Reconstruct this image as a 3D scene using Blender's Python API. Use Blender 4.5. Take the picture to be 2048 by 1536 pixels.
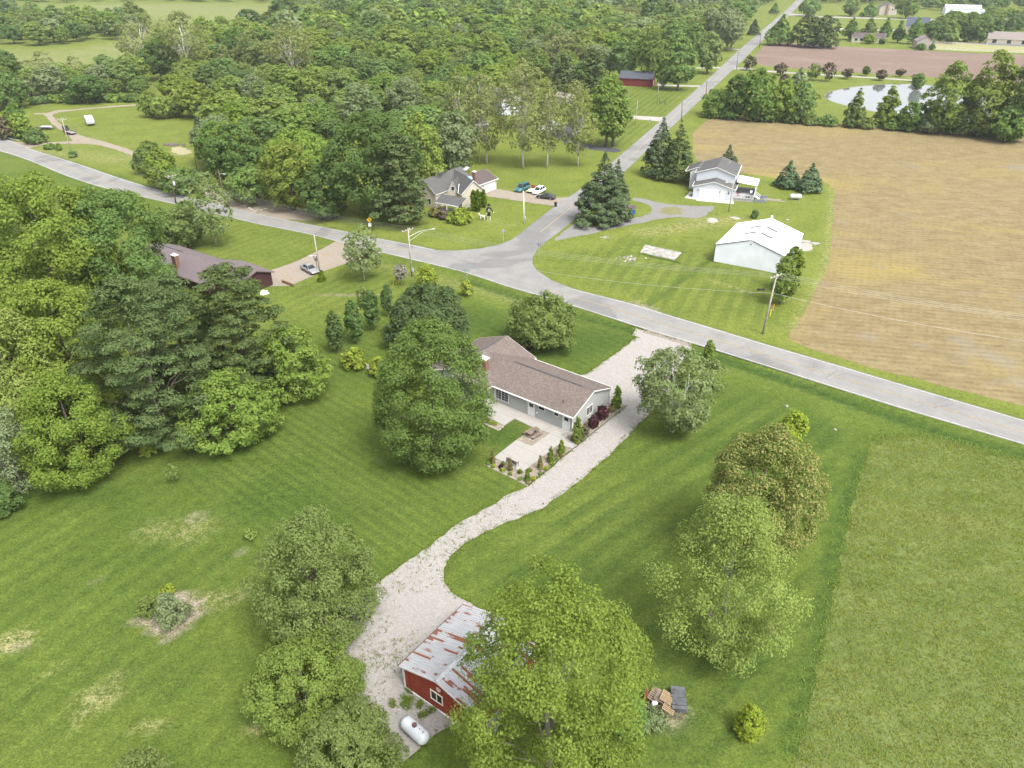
import bpy, bmesh, math, random
import numpy as np
from mathutils import Vector, Matrix
from mathutils.geometry import tessellate_polygon
R = math.radians
rnd = random.Random(7)
for o in list(bpy.data.objects): bpy.data.objects.remove(o)
S = bpy.context.scene
COL = S.collection

# ------------------------------------------------------------------ camera, sky, sun, exposure
CAM_H, PITCH, FPX = 54.0, R(30.3), 1500.0            # drone height (m), downward pitch, focal length in px of a 2048 px wide frame
cam = bpy.data.cameras.new('camera'); camo = bpy.data.objects.new('camera', cam); COL.objects.link(camo)
camo.location = (0, 0, CAM_H); camo.rotation_euler = (R(90) - PITCH, 0, 0)
cam.sensor_width = 36; cam.lens = 36 * FPX / 2048; cam.clip_start = .5; cam.clip_end = 9000
S.camera = camo
SUN_EL, SUN_AZ = R(57), R(142)                       # sun behind thin cloud, high, behind the camera's right shoulder
W = bpy.data.worlds.new('World'); S.world = W; W.use_nodes = True
wn = W.node_tree; wn.nodes.clear()
sky = wn.nodes.new('ShaderNodeTexSky'); sky.sky_type = 'NISHITA'; sky.sun_disc = False
sky.sun_elevation = SUN_EL; sky.sun_rotation = SUN_AZ; sky.altitude = 250
sky.air_density = 1.0; sky.dust_density = 6.0; sky.ozone_density = .6
hs = wn.nodes.new('ShaderNodeHueSaturation'); hs.inputs['Saturation'].default_value = .22   # thin overcast: a paler sky
bg = wn.nodes.new('ShaderNodeBackground'); bg.inputs['Strength'].default_value = .15
wo = wn.nodes.new('ShaderNodeOutputWorld')
wn.links.new(sky.outputs[0], hs.inputs['Color']); wn.links.new(hs.outputs[0], bg.inputs[0]); wn.links.new(bg.outputs[0], wo.inputs[0])
sl = bpy.data.lights.new('sun', 'SUN'); sl.energy = 1.3; sl.angle = R(18); sl.color = (1, .955, .86)
so = bpy.data.objects.new('sun', sl); COL.objects.link(so)
so.rotation_euler = (R(90) - SUN_EL, 0, -SUN_AZ + math.pi)
so.location = (60, 60, 150)
S.view_settings.view_transform = 'Standard'; S.view_settings.look = 'None'
S.view_settings.exposure = 1.58; S.view_settings.gamma = 1; S.view_settings.use_curve_mapping = False
S.cycles.max_bounces = 6; S.cycles.diffuse_bounces = 3; S.cycles.transmission_bounces = 4; S.cycles.transparent_max_bounces = 4
S.cycles.glossy_bounces = 2; S.cycles.caustics_reflective = False; S.cycles.caustics_refractive = False
S.cycles.use_denoising = True

# ------------------------------------------------------------------ surveying the photograph: picture point -> place on the ground
SP, CP = math.sin(PITCH), math.cos(PITCH)
def at(px, py, z=0.0):
    u, v = (px - 1024) / FPX, (py - 768) / FPX
    d = (u, CP - v * SP, -SP - v * CP); t = (z - CAM_H) / d[2]
    return Vector((d[0] * t, d[1] * t, z))
def depth(p): return p[1] * CP - (p[2] - CAM_H) * SP
def ppm(p): return FPX / depth(p)                    # picture px per metre there
def height(base, ytop):                              # height of a thin upright thing whose top shows at row ytop
    v = (ytop - 768) / FPX; Y = base[1]
    return CAM_H - Y * (SP + v * CP) / (CP - v * SP)

# ------------------------------------------------------------------ helpers: tagging and meshes
def tag(o, label=None, cat=None, group=None, kind=None):
    for k, v in (('label', label), ('category', cat), ('group', group), ('kind', kind)):
        if v: o[k] = v
    return o
def empty(name, loc, rz=0, label=None, cat=None, group=None):
    o = bpy.data.objects.new(name, None); COL.objects.link(o); o.location = loc; o.rotation_euler = (0, 0, rz)
    o.empty_display_size = .3
    return tag(o, label, cat, group)
def link(name, me, parent=None, mats=None):
    o = bpy.data.objects.new(name, me); COL.objects.link(o)
    if parent: o.parent = parent
    if mats:
        for m in mats: me.materials.append(m)
    return o
def copy_tree(o, parent=None):
    c = o.copy(); COL.objects.link(c)
    if parent: c.parent = parent
    for ch in list(o.children): copy_tree(ch, c)
    return c
class MB:
    def __init__(s): s.v = []; s.f = []; s.smooth = False
    def add(s, vs, fs):
        n = len(s.v); s.v += [tuple(p) for p in vs]; s.f += [tuple(i + n for i in f) for f in fs]; return s
    def box(s, c, d, rz=0, ry=0, rx=0):
        M = Matrix.Rotation(rz, 3, 'Z') @ Matrix.Rotation(ry, 3, 'Y') @ Matrix.Rotation(rx, 3, 'X'); c = Vector(c)
        vs = [c + M @ Vector((x * d[0] / 2, y * d[1] / 2, z * d[2] / 2)) for x in (-1, 1) for y in (-1, 1) for z in (-1, 1)]
        return s.add(vs, [(0, 1, 3, 2), (4, 6, 7, 5), (0, 4, 5, 1), (2, 3, 7, 6), (0, 2, 6, 4), (1, 5, 7, 3)])
    def quad(s, a, b, c, d): return s.add([a, b, c, d], [(0, 1, 2, 3)])
    def prism(s, poly, dv):                           # polygon (3-D points, convex) pushed along dv
        n = len(poly); dv = Vector(dv); a = [Vector(p) for p in poly]
        return s.add(a + [p + dv for p in a], [tuple(range(n))[::-1], tuple(range(n, 2 * n))] + [(i, (i + 1) % n, n + (i + 1) % n, n + i) for i in range(n)])
    def tube(s, pts, rad, n=8, cap=True):
        pts = [Vector(p) for p in pts]
        if not hasattr(rad, '__len__'): rad = [rad] * len(pts)
        vs = []; fs = []
        for i, p in enumerate(pts):
            d = (pts[min(i + 1, len(pts) - 1)] - pts[max(i - 1, 0)]).normalized()
            a = d.cross(Vector((0, 0, 1)) if abs(d.z) < .9 else Vector((1, 0, 0))).normalized(); b = d.cross(a)
            vs += [p + (a * math.cos(6.2832 * k / n) + b * math.sin(6.2832 * k / n)) * rad[i] for k in range(n)]
        for i in range(len(pts) - 1):
            for k in range(n): fs.append((i * n + k, i * n + (k + 1) % n, (i + 1) * n + (k + 1) % n, (i + 1) * n + k))
        if cap: fs += [tuple(range(n))[::-1], tuple(range((len(pts) - 1) * n, len(pts) * n))]
        return s.add(vs, fs)
    def lathe(s, prof, c=(0, 0, 0), n=14, axis='z', sx=1, sy=1):   # prof: (radius, height)
        vs = []; fs = []; m = len(prof)
        for r_, h in prof:
            for k in range(n):
                a = 6.2832 * k / n; p = (r_ * math.cos(a) * sx, r_ * math.sin(a) * sy, h)
                if axis == 'x': p = (p[2], p[0], p[1])
                if axis == 'y': p = (p[0], p[2], p[1])
                vs.append((p[0] + c[0], p[1] + c[1], p[2] + c[2]))
        for i in range(m - 1):
            for k in range(n): fs.append((i * n + k, i * n + (k + 1) % n, (i + 1) * n + (k + 1) % n, (i + 1) * n + k))
        fs += [tuple(range(n))[::-1], tuple(range((m - 1) * n, m * n))]
        return s.add(vs, fs)
    def build(s, name, mat, parent=None, smooth=False):
        me = bpy.data.meshes.new(name); me.from_pydata(s.v, [], s.f); me.update()
        if smooth: me.polygons.foreach_set('use_smooth', [True] * len(me.polygons))
        bm = bmesh.new(); bm.from_mesh(me); bmesh.ops.recalc_face_normals(bm, faces=bm.faces); bm.to_mesh(me); bm.free()
        return link(name, me, parent, [mat])

# ------------------------------------------------------------------ helpers: materials
class NT:
    def __init__(s, name):
        s.m = bpy.data.materials.new(name); s.m.use_nodes = True; s.t = s.m.node_tree; s.t.nodes.clear()
        s.out = s.t.nodes.new('ShaderNodeOutputMaterial')
    def n(s, typ, ins=None, **kw):
        x = s.t.nodes.new(typ)
        for k, v in kw.items(): setattr(x, k, v)
        for k, v in (ins or {}).items():
            i = x.inputs[k]
            if hasattr(v, 'is_output') and v.is_output: s.t.links.new(v, i)
            else:
                if isinstance(v, tuple) and len(v) == 3 and i.type == 'RGBA': v = v + (1,)
                i.default_value = v
        return x
    def math(s, op, a, b=None, clamp=False):
        ins = {0: a}
        if b is not None: ins[1] = b
        return s.n('ShaderNodeMath', ins, operation=op, use_clamp=clamp).outputs[0]
    def mix(s, f, a, b, blend='MIX'):
        x = s.n('ShaderNodeMix', data_type='RGBA', blend_type=blend)
        for i, v in ((0, f), (6, a), (7, b)):
            if hasattr(v, 'is_output'): s.t.links.new(v, x.inputs[i])
            else: x.inputs[i].default_value = v + (1,) if isinstance(v, tuple) else v
        return x.outputs[2]
    def noise(s, scale, detail=3, rough=.55, vec=None, dist=0):
        ins = {'Scale': scale, 'Detail': detail, 'Roughness': rough, 'Distortion': dist}
        if vec is not None: ins['Vector'] = vec
        return s.n('ShaderNodeTexNoise', ins).outputs[0]
    def pos(s): return s.n('ShaderNodeNewGeometry').outputs['Position']
    def obj(s): return s.n('ShaderNodeTexCoord').outputs['Object']
    def ramp(s, f, a, b, lo=0., hi=1., interp='LINEAR'):       # remap f: lo->a, hi->b (colours or numbers)
        k = s.n('ShaderNodeMapRange', {0: f, 1: lo, 2: hi}, interpolation_type='SMOOTHSTEP' if interp == 'S' else 'LINEAR').outputs[0]
        return s.mix(k, a, b) if isinstance(a, tuple) else s.n('ShaderNodeMapRange', {0: f, 1: lo, 2: hi, 3: a, 4: b}).outputs[0]
    def mapping(s, vec, scale=(1, 1, 1), rot=(0, 0, 0), loc=(0, 0, 0)):
        return s.n('ShaderNodeMapping', {'Vector': vec, 'Scale': scale, 'Rotation': rot, 'Location': loc}).outputs[0]
    def bsdf(s, col, rough=.8, metal=0., bump=None, bstr=.3, bdist=.05, spec=.3, **extra):
        b = s.n('ShaderNodeBsdfPrincipled', {'Base Color': col, 'Roughness': rough, 'Metallic': metal, 'Specular IOR Level': spec, **extra})
        if bump is not None:
            bp = s.n('ShaderNodeBump', {'Height': bump, 'Strength': bstr, 'Distance': bdist}); s.t.links.new(bp.outputs[0], b.inputs['Normal'])
        s.t.links.new(b.outputs[0], s.out.inputs[0]); return s.m
_mc = {}
def plain(name, col, rough=.7, metal=0., var=.12, scale=3., spec=.3):
    if name in _mc: return _mc[name]
    t = NT(name); v = t.noise(scale, 4, vec=t.obj())
    d = tuple(c * (1 - var * 1.6) for c in col); l = tuple(min(1, c * (1 + var)) for c in col)
    _mc[name] = t.bsdf(t.ramp(v, d, l, .3, .7), rough, metal, spec=spec); return _mc[name]
def leaf_mat(name, a, b, var=.25, trans=.42, accent=None, acc=.1):
    t = NT(name); g = t.n('ShaderNodeNewGeometry'); isl = g.outputs['Random Per Island']
    col = t.mix(isl, a, b)
    if accent: col = t.mix(t.math('GREATER_THAN', t.math('FRACT', t.math('MULTIPLY', isl, 7.31)), 1 - acc), col, accent)
    oi = t.n('ShaderNodeObjectInfo').outputs['Random']
    hsv = t.n('ShaderNodeHueSaturation', {'Color': col, 'Hue': t.ramp(oi, .5 - .09 * var, .5 + .09 * var), 'Saturation': t.ramp(t.math('FRACT', t.math('MULTIPLY', oi, 5.3)), 1.02 - .6 * var, 1.04 + .3 * var),
              'Value': t.ramp(t.math('FRACT', t.math('MULTIPLY', oi, 9.7)), 1 - var, 1 + var)}).outputs[0]
    d = t.n('ShaderNodeBsdfDiffuse', {'Color': hsv}); tr = t.n('ShaderNodeBsdfTranslucent', {'Color': t.mix(.6, hsv, (.24, .30, .04), 'MIX')})
    mx = t.n('ShaderNodeMixShader', {0: trans, 1: d.outputs[0], 2: tr.outputs[0]})
    t.t.links.new(mx.outputs[0], t.out.inputs[0]); return t.m
LEAF = dict(
    maple=leaf_mat('maple leaf', (.082, .135, .030), (.145, .205, .056), .08),
    dark=leaf_mat('dark leaf', (.066, .118, .040), (.120, .178, .062), .10),
    bluegreen=leaf_mat('blue green leaf', (.060, .100, .042), (.105, .148, .062), .06),
    crab=leaf_mat('crabapple leaf', (.100, .145, .042), (.175, .218, .074), .06),
    birch=leaf_mat('birch leaf', (0.125, 0.176, 0.068), (0.205, 0.255, 0.110), .06),
    bronze=leaf_mat('bronze flowering leaf', (.185, .188, .064), (.305, .295, .120), .05, accent=(0.095, 0.148, 0.038), acc=.36),
    lime=leaf_mat('lime leaf', (.125, .175, .036), (.215, .265, .070), .08),
    fresh=leaf_mat('fresh leaf', (.125, .190, .040), (.205, .270, .066), .12),
    yellow=leaf_mat('yellow green leaf', (.135, .188, .040), (.220, .275, .068), .10),
    mid=leaf_mat('mid green leaf', (.098, .165, .045), (.165, .235, .072), .16),
    grey=leaf_mat('grey green leaf', (0.132, 0.176, 0.085), (0.212, 0.255, 0.134), .08),
    pale=leaf_mat('pale just opened leaf', (.145, .180, .060), (.215, .235, .100), .10, accent=(.20, .16, .09), acc=.1),
    pine=leaf_mat('pine needle', (.048, .076, .028), (.095, .122, .046), .08, .12),
    spruce=leaf_mat('spruce needle', (0.053, 0.085, 0.041), (0.100, 0.133, 0.063), .08, .1),
    bluespruce=leaf_mat('blue spruce needle', (0.065, 0.110, 0.057), (0.118, 0.173, 0.091), .08, .1),
    arbor=leaf_mat('arborvitae leaf', (.060, .100, .014), (.108, .150, .024), .12, .12),
    brown=leaf_mat('browned arborvitae leaf', (.105, .085, .035), (.155, .125, .055), .1, .1, accent=(0.102, 0.142, 0.041), acc=.3),
    purple=leaf_mat('purple leaf', (.030, .011, .017), (.060, .022, .030), .1, .15),
    dead=leaf_mat('bare twig', (0.120, 0.110, 0.095), (0.192, 0.174, 0.151), .06, .05),
    golden=leaf_mat('golden green leaf', (.175, .235, .034), (.265, .320, .058), .04, .42),
    wine=leaf_mat('bronze red leaf', (.075, .062, .045), (.125, .105, .070), .1, .15))
def bark(name, a, b):
    t = NT(name); v = t.noise(5, 5, .7, t.mapping(t.obj(), (1, 1, .3)))
    return t.bsdf(t.ramp(v, a, b, .3, .7), .95, bump=v, bstr=.5, spec=.1)
BARK = dict(brown=bark('brown bark', (.07, .055, .042), (.16, .13, .105)), pale=bark('pale bark', (.26, .24, .20), (.48, .45, .40)),
            white=bark('white birch bark', (.35, .33, .30), (.72, .70, .66)), grey=bark('grey bark', (.13, .115, .10), (.27, .245, .22)))
WHITE = plain('white paint', (.56, .56, .555), .5, var=.04)
OFFW = plain('off white trim', (.50, .50, .485), .55, var=.05)
GLASS = NT('window glass').bsdf((.018, .022, .028), .06, spec=.6)
BLACKM = plain('black metal', (.02, .02, .022), .5); DKGREY = plain('dark grey', (.06, .06, .065), .6)
STEEL = plain('galvanised steel', (.45, .46, .47), .45, .6); CONC = plain('concrete', (.25, .24, .22), .9, var=.3, scale=.9)
RUST = plain('rusty sheet', (.23, .075, .04), .9, var=.4, scale=2.5); POLEW = plain('weathered pole wood', (.30, .27, .23), .95, var=.2)
POLED = plain('creosote pole wood', (.10, .075, .055), .95, var=.25); BRICK = None

# ------------------------------------------------------------------ helpers: ground sheets
def smooth_line(pts, n=2):
    for _ in range(n):
        q = [pts[0]]
        for a, b in zip(pts, pts[1:]): q += [a * .75 + b * .25, a * .25 + b * .75]
        pts = q + [pts[-1]]
    return pts
def rough_edge(pts, step, amp, seed=1):               # subdivide a closed outline and let it wander
    r = random.Random(seed); out = []; n = len(pts)
    for i in range(n):
        a, b = pts[i], pts[(i + 1) % n]; d = (b - a).length; k = max(1, int(d / step)); nn = Vector((-(b - a).y, (b - a).x, 0)).normalized()
        for j in range(k):
            p = a.lerp(b, j / k); out.append(p + nn * (r.uniform(-1, 1) * amp if j else r.uniform(-.3, .3) * amp))
    return out
def sheet(name, pix, z, mat, step=0, amp=0, kind='structure', smooth=0, seed=1, world=None):
    pts = world or [at(*p) for p in pix]
    if smooth:
        c = pts
        for _ in range(smooth):
            q = []
            for i in range(len(c)): a, b = c[i], c[(i + 1) % len(c)]; q += [a * .75 + b * .25, a * .25 + b * .75]
            c = q
        pts = c
    if step: pts = rough_edge(pts, step, amp, seed)
    pts = [Vector((p.x, p.y, z)) for p in pts]
    tri = tessellate_polygon([pts])
    me = bpy.data.meshes.new(name); me.from_pydata(pts, [], [tuple(t) for t in tri]); me.update()
    bm = bmesh.new(); bm.from_mesh(me)
    for f in bm.faces:
        if f.normal.z < 0: f.normal_flip()
    bm.to_mesh(me); bm.free()
    o = link(name, me, None, [mat]); tag(o, kind=kind); return o
def resample(line, step):
    out = [line[0]]; acc = 0
    for a, b in zip(line, line[1:]):
        d = (b - a).length; t = step - acc
        while t <= d: out.append(a.lerp(b, t / d)); t += step
        acc = (acc + d) % step if d + acc >= step else acc + d
    return out + [line[-1]]
def nearest(p, line):
    best = None
    for a, b in zip(line, line[1:]):
        ab = b - a; t = max(0, min(1, (p - a).dot(ab) / max(ab.length_squared, 1e-9))); q = a + ab * t; d = (q - p).length
        if best is None or d < best[0]: best = (d, q)
    return best[1]
def strip(name, A, B, fr, z, mat, kind='structure', parent=None, gap=None, thick=0):      # ribbon between fractions fr of two matched lines
    n = len(fr); vs = []; fs = []; uv = []
    for i, (a, b) in enumerate(zip(A, B)):
        for k in fr: p = a.lerp(b, k); vs.append((p.x, p.y, z)); uv.append(k)
        if i and not (gap and gap(i)):
            for k in range(n - 1): fs.append(((i - 1) * n + k, (i - 1) * n + k + 1, i * n + k + 1, i * n + k))
    me = bpy.data.meshes.new(name); me.from_pydata(vs, [], fs); me.update()
    at_ = me.attributes.new('across', 'FLOAT', 'POINT'); at_.data.foreach_set('value', uv)
    bm = bmesh.new(); bm.from_mesh(me)
    for f in bm.faces:
        if f.normal.z < 0: f.normal_flip()
    bm.to_mesh(me); bm.free()
    o = link(name, me, parent, [mat])
    if kind: tag(o, kind=kind)
    return o
def clip_cell(poly, x0, x1, y0, y1):
    for ax, lim, sg in ((0, x0, 1), (0, x1, -1), (1, y0, 1), (1, y1, -1)):
        out = []
        for i in range(len(poly)):
            a, b = poly[i - 1], poly[i]; da, db = sg * (a[ax] - lim), sg * (b[ax] - lim)
            if (da >= 0) != (db >= 0): t = da / (da - db); out.append((a[0] + (b[0] - a[0]) * t, a[1] + (b[1] - a[1]) * t))
            if db >= 0: out.append(b)
        poly = out
        if len(poly) < 3: return []
    return poly
# ------------------------------------------------------------------ the ground: one sheet to the horizon, with masks for grass cover and painted light
def axis(lo, hi, step, far, growth):
    a = [lo, hi]; m = list(np.arange(lo, hi + .01, step)); d = step; x = hi; up = []
    while x < far[1]: d *= growth; x += d; up.append(x)
    d = step; x = lo; dn = []
    while x > far[0]: d *= growth; x -= d; dn.append(x)
    return np.array(dn[::-1] + m + up)
gx = axis(-95, 95, 1.0, (-6000, 6000), 1.08); gy = axis(18, 215, 1.0, (-500, 8000), 1.07)
GX, GY = np.meshgrid(gx, gy); nx, ny = len(gx), len(gy)
def in_poly(pix, feather=1.5):
    P = np.array([at(*p)[:2] for p in pix]); X, Y = GX.ravel(), GY.ravel(); ins = np.zeros(len(X), bool); dist = np.full(len(X), 1e9)
    for i in range(len(P)):
        (x1, y1), (x2, y2) = P[i - 1], P[i]
        c = ((y1 > Y) != (y2 > Y)); xi = (x2 - x1) * (Y - y1) / (y2 - y1 + 1e-12) + x1; ins ^= c & (X < xi)
        dx, dy = x2 - x1, y2 - y1; t = np.clip(((X - x1) * dx + (Y - y1) * dy) / (dx * dx + dy * dy + 1e-12), 0, 1)
        dist = np.minimum(dist, np.hypot(X - x1 - t * dx, Y - y1 - t * dy))
    return np.clip(.5 + np.where(ins, dist, -dist) / (2 * feather), 0, 1).reshape(GX.shape)
def along(pix, width, feather=1.2):                   # mask along a polyline
    P = np.array([at(*p)[:2] for p in pix]); d = np.full(GX.shape, 1e9)
    for (x1, y1), (x2, y2) in zip(P, P[1:]):
        dx, dy = x2 - x1, y2 - y1; t = np.clip(((GX - x1) * dx + (GY - y1) * dy) / (dx * dx + dy * dy + 1e-12), 0, 1)
        d = np.minimum(d, np.hypot(GX - x1 - t * dx, GY - y1 - t * dy))
    return np.clip(.5 + (width / 2 - d) / feather, 0, 1)
def spot(px, py, rx, ry, soft=.6):
    p = at(px, py); d = np.hypot((GX - p.x) / rx, (GY - p.y) / ry); return np.clip((1 - d) / soft, 0, 1)
Z0 = np.zeros(GX.shape)
st1 = in_poly([(560, 640), (760, 690), (760, 930), (975, 935), (1056, 975), (880, 1080), (700, 1180), (560, 1130), (330, 960), (370, 880), (520, 760)], 4)
st2 = in_poly([(1310, 830), (1430, 760), (1700, 870), (1720, 900), (1640, 1200), (1560, 1536), (1400, 1536), (1240, 1200), (960, 1200), (900, 1150), (940, 1090), (1150, 980)], 3)
st3 = in_poly([(860, 600), (1275, 668), (1170, 750), (1060, 700), (930, 660)], 2)
st4 = np.maximum(in_poly([(-100, 1010), (340, 940), (560, 1130), (480, 1250), (420, 1536), (-100, 1536)], 5), .8 * in_poly([(560, 580), (780, 500), (930, 560), (800, 620), (680, 640), (560, 640)], 4))
st4 = np.maximum(st4, .6 * in_poly([(380, 420), (520, 455), (670, 490), (560, 535), (430, 520)], 2))
st5 = np.maximum(in_poly([(1200, 265), (1240, 240), (1310, 245), (1240, 298), (1160, 300)], 2), in_poly([(1150, 190), (1240, 172), (1390, 172), (1330, 232), (1240, 230)], 3))
st5 = np.maximum(st5, .7 * in_poly([(1080, 520), (1280, 470), (1430, 520), (1560, 560), (1560, 660), (1400, 640), (1200, 580)], 3))
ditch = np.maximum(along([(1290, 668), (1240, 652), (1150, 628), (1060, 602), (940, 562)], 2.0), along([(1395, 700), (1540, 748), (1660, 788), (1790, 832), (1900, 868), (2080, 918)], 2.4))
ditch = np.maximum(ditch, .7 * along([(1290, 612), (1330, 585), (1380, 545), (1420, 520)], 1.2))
lush = np.maximum.reduce([ditch, .8 * spot(1000, 870, 3.5, 3, .5), .7 * spot(1010, 868, 4, 5), .6 * along([(1230, 680), (1080, 700), (950, 640)], 8, 6), .5 * spot(1640, 860, 3, 6), .5 * spot(1330, 1450, 5, 6),  # darker green: ditch shade painted into the grass colour, with lush spots
    .8 * along([(1728, 900), (1690, 1030), (1640, 1260), (1590, 1500)], 1.1, .7), .8 * along([(1712, 905), (1672, 1030), (1618, 1260), (1566, 1500)], .5, .5), .5 * spot(120, 990, 10, 3), .6 * spot(860, 925, 8, 2.5), .5 * spot(560, 1010, 12, 5),  # wheel tracks, then darker patches, the maple's lawn shadow painted among them
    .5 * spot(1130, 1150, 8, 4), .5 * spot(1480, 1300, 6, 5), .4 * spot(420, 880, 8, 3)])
dry = np.maximum.reduce([.45 * spot(380, 1060, 3.6, 3.2, .9), .35 * spot(310, 1060, 3, 2.6, .9), .9 * spot(28, 1282, 1.9, 1.6, .5), .6 * spot(300, 1453, 1.4, .8), .6 * spot(205, 1395, 2.2, 1.3), .5 * spot(160, 1440, 1.2, .8),
    .9 * spot(518, 1454, .9, .6, .5), .8 * spot(1530, 1260, 1.2, 1.6, .6), .6 * along([(150, 1400), (240, 1352)], .7, .8), .5 * along([(92, 1345), (130, 1322)], .4, .6), .55 * spot(430, 1195, 2.2, 1.2), .7 * along([(440, 1215), (500, 1175)], .8, .8),
    .5 * spot(1300, 622, 2.6, 2, .8), .8 * along([(1322, 632), (1282, 612)], 1.6, 1.4), .55 * along([(1290, 465), (1430, 445)], 5, 4), .6 * along([(1420, 560), (1510, 588)], .8, .8), .55 * spot(1400, 440, 6, 4, .9), .5 * spot(1460, 440, 7, 5, .9),
    .6 * spot(1215, 475, 2, 1), .6 * spot(1255, 517, 2.2, 1.2, .5), .35 * along([(720, 520), (900, 565), (1100, 620)], 2.5, 3), .4 * spot(1350, 1425, 2, 1.3), .5 * along([(420, 300), (240, 320), (80, 300)], 6, 8), .5 * spot(380, 300, 8, 3),
    .5 * spot(985, 445, 3, .8), .4 * spot(1025, 450, 3, 1), .45 * in_poly([(1660, 360), (1672, 365), (1672, 440), (1664, 520), (1645, 570), (1582, 672), (1572, 660), (1640, 540)], .8),
    .5 * along([(1550, 700), (1700, 742), (1900, 800)], .6, .8)])
bare = np.maximum.reduce([in_poly([(270, 1238), (330, 1196), (350, 1184), (405, 1200), (405, 1228), (338, 1279)], .35), .5 * spot(390, 1035, 1.3, 1.0, .7), .5 * spot(40, 1295, 1.0, .9, .6), .5 * spot(1345, 1440, 1.5, 1.0), .5 * along([(1310, 618), (1265, 602)], 1.0, .8),
    .45 * spot(360, 860, 4, 3), .6 * in_poly([(420, 405), (470, 420), (560, 430), (640, 445), (640, 430), (560, 400), (480, 370), (440, 380)], 2), .5 * spot(485, 1102, .6, .4), .5 * spot(1340, 352, 6, 2.5), .4 * spot(195, 1165, .6, .4), .5 * spot(410, 875, 6, 3), .4 * spot(700, 590, 8, .6),
    .6 * spot(1245, 412, 2.2, 1.4), .4 * spot(1200, 440, 6, 2), .5 * spot(1620, 665, .8, 2)])
hay = np.maximum.reduce([in_poly([(-200, 148), (-200, 95), (100, 105), (250, 82), (320, 60), (420, 60), (300, 112), (200, 128), (100, 140)], 8), in_poly([(60, 45), (110, 12), (300, 8), (560, 12), (540, 40), (440, 55), (330, 40), (200, 35)], 14)])
rough = np.maximum.reduce([in_poly([(1640, 850), (1720, 880), (1700, 1000), (1640, 1100), (1600, 1000)], 3), .6 * in_poly([(1080, 520), (1430, 440), (1430, 520), (1340, 600)], 3), .6 * spot(560, 1010, 14, 8), .5 * in_poly([(-100, 1010), (340, 940), (560, 1130), (480, 1250), (420, 1536), (-100, 1536)], 5),
    in_poly([(0, 215), (300, 215), (420, 300), (420, 370), (240, 330), (60, 290)], 4) * .4, in_poly([(420, 440), (640, 470), (860, 495), (900, 440), (640, 420)], 2) * .5])
far_ = np.maximum(in_poly([(-400, 220), (-60, 257), (150, 325), (512, 428), (752, 476), (1000, 520), (1154, 580), (1336, 630), (1661, 726), (2048, 840), (2600, 1000), (2600, -85), (-2000, -85)], 1.0), .75 * in_poly([(380, 400), (760, 505), (1020, 580), (900, 600), (760, 640), (560, 660), (380, 560)], 6))  # lawns beyond the road, where the grass colour is painted brighter
wob = .05 * np.sin(GX * .31 + 1.3 * np.sin(GY * .17)) * np.sin(GY * .27 + .5)
gz = -.42 * ditch + np.where(ditch > .02, 0, wob * 0)
me = bpy.data.meshes.new('ground')
V = np.stack([GX, GY, gz], -1).reshape(-1, 3); idx = np.arange(nx * ny).reshape(ny, nx)
Fq = np.stack([idx[:-1, :-1], idx[:-1, 1:], idx[1:, 1:], idx[1:, :-1]], -1).reshape(-1, 4)
me.vertices.add(len(V)); me.vertices.foreach_set('co', V.ravel()); me.loops.add(Fq.size); me.loops.foreach_set('vertex_index', Fq.ravel())
me.polygons.add(len(Fq)); me.polygons.foreach_set('loop_start', np.arange(0, Fq.size, 4)); me.polygons.foreach_set('use_smooth', np.ones(len(Fq), bool)); me.update()
def vcol(nm, a, b, c, d=None):
    at_ = me.attributes.new(nm, 'FLOAT_COLOR', 'POINT'); at_.data.foreach_set('color', np.stack([a, b, c, Z0 if d is None else d], -1).reshape(-1).astype(np.float32))
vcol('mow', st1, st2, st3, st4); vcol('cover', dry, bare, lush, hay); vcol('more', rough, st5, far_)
t = NT('lawn grass'); p = t.pos()
a1 = t.n('ShaderNodeAttribute', attribute_name='mow'); m1 = t.n('ShaderNodeSeparateColor', {0: a1.outputs['Color']}).outputs; m1a = a1.outputs['Alpha']
a2 = t.n('ShaderNodeAttribute', attribute_name='cover'); m2 = t.n('ShaderNodeSeparateColor', {0: a2.outputs['Color']}).outputs; m2a = a2.outputs['Alpha']
a3 = t.n('ShaderNodeAttribute', attribute_name='more'); m3 = t.n('ShaderNodeSeparateColor', {0: a3.outputs['Color']}).outputs
n40, n7, n1, nf = t.noise(.022, 3, .5, p), t.noise(.13, 4, .6, p), t.noise(1.1, 4, .65, p), t.noise(5.5, 3, .7, p)
n3 = t.noise(.45, 3, .6, p, .4)
col = t.mix(t.ramp(n7, 0., 1., .35, .68), (.053, .081, .013), (.078, .106, .019))
col = t.mix(t.ramp(n40, 0., .5, .45, .7), col, (.102, .121, .026))
far_bright = t.mix(t.ramp(n7, 0., 1., .35, .68), (.090, .114, .020), (.122, .142, .028))  # far lawns brightened and yellowed in the colour to imitate lens vignetting
col = t.mix(t.math('MULTIPLY', m3[2], .85), col, far_bright)
col = t.mix(t.math('MULTIPLY', t.ramp(n3, 0., .6, .52, .72), t.math('ADD', .35, t.math('MULTIPLY', m3[0], 1.2))), col, (.044, .072, .013))
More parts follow.
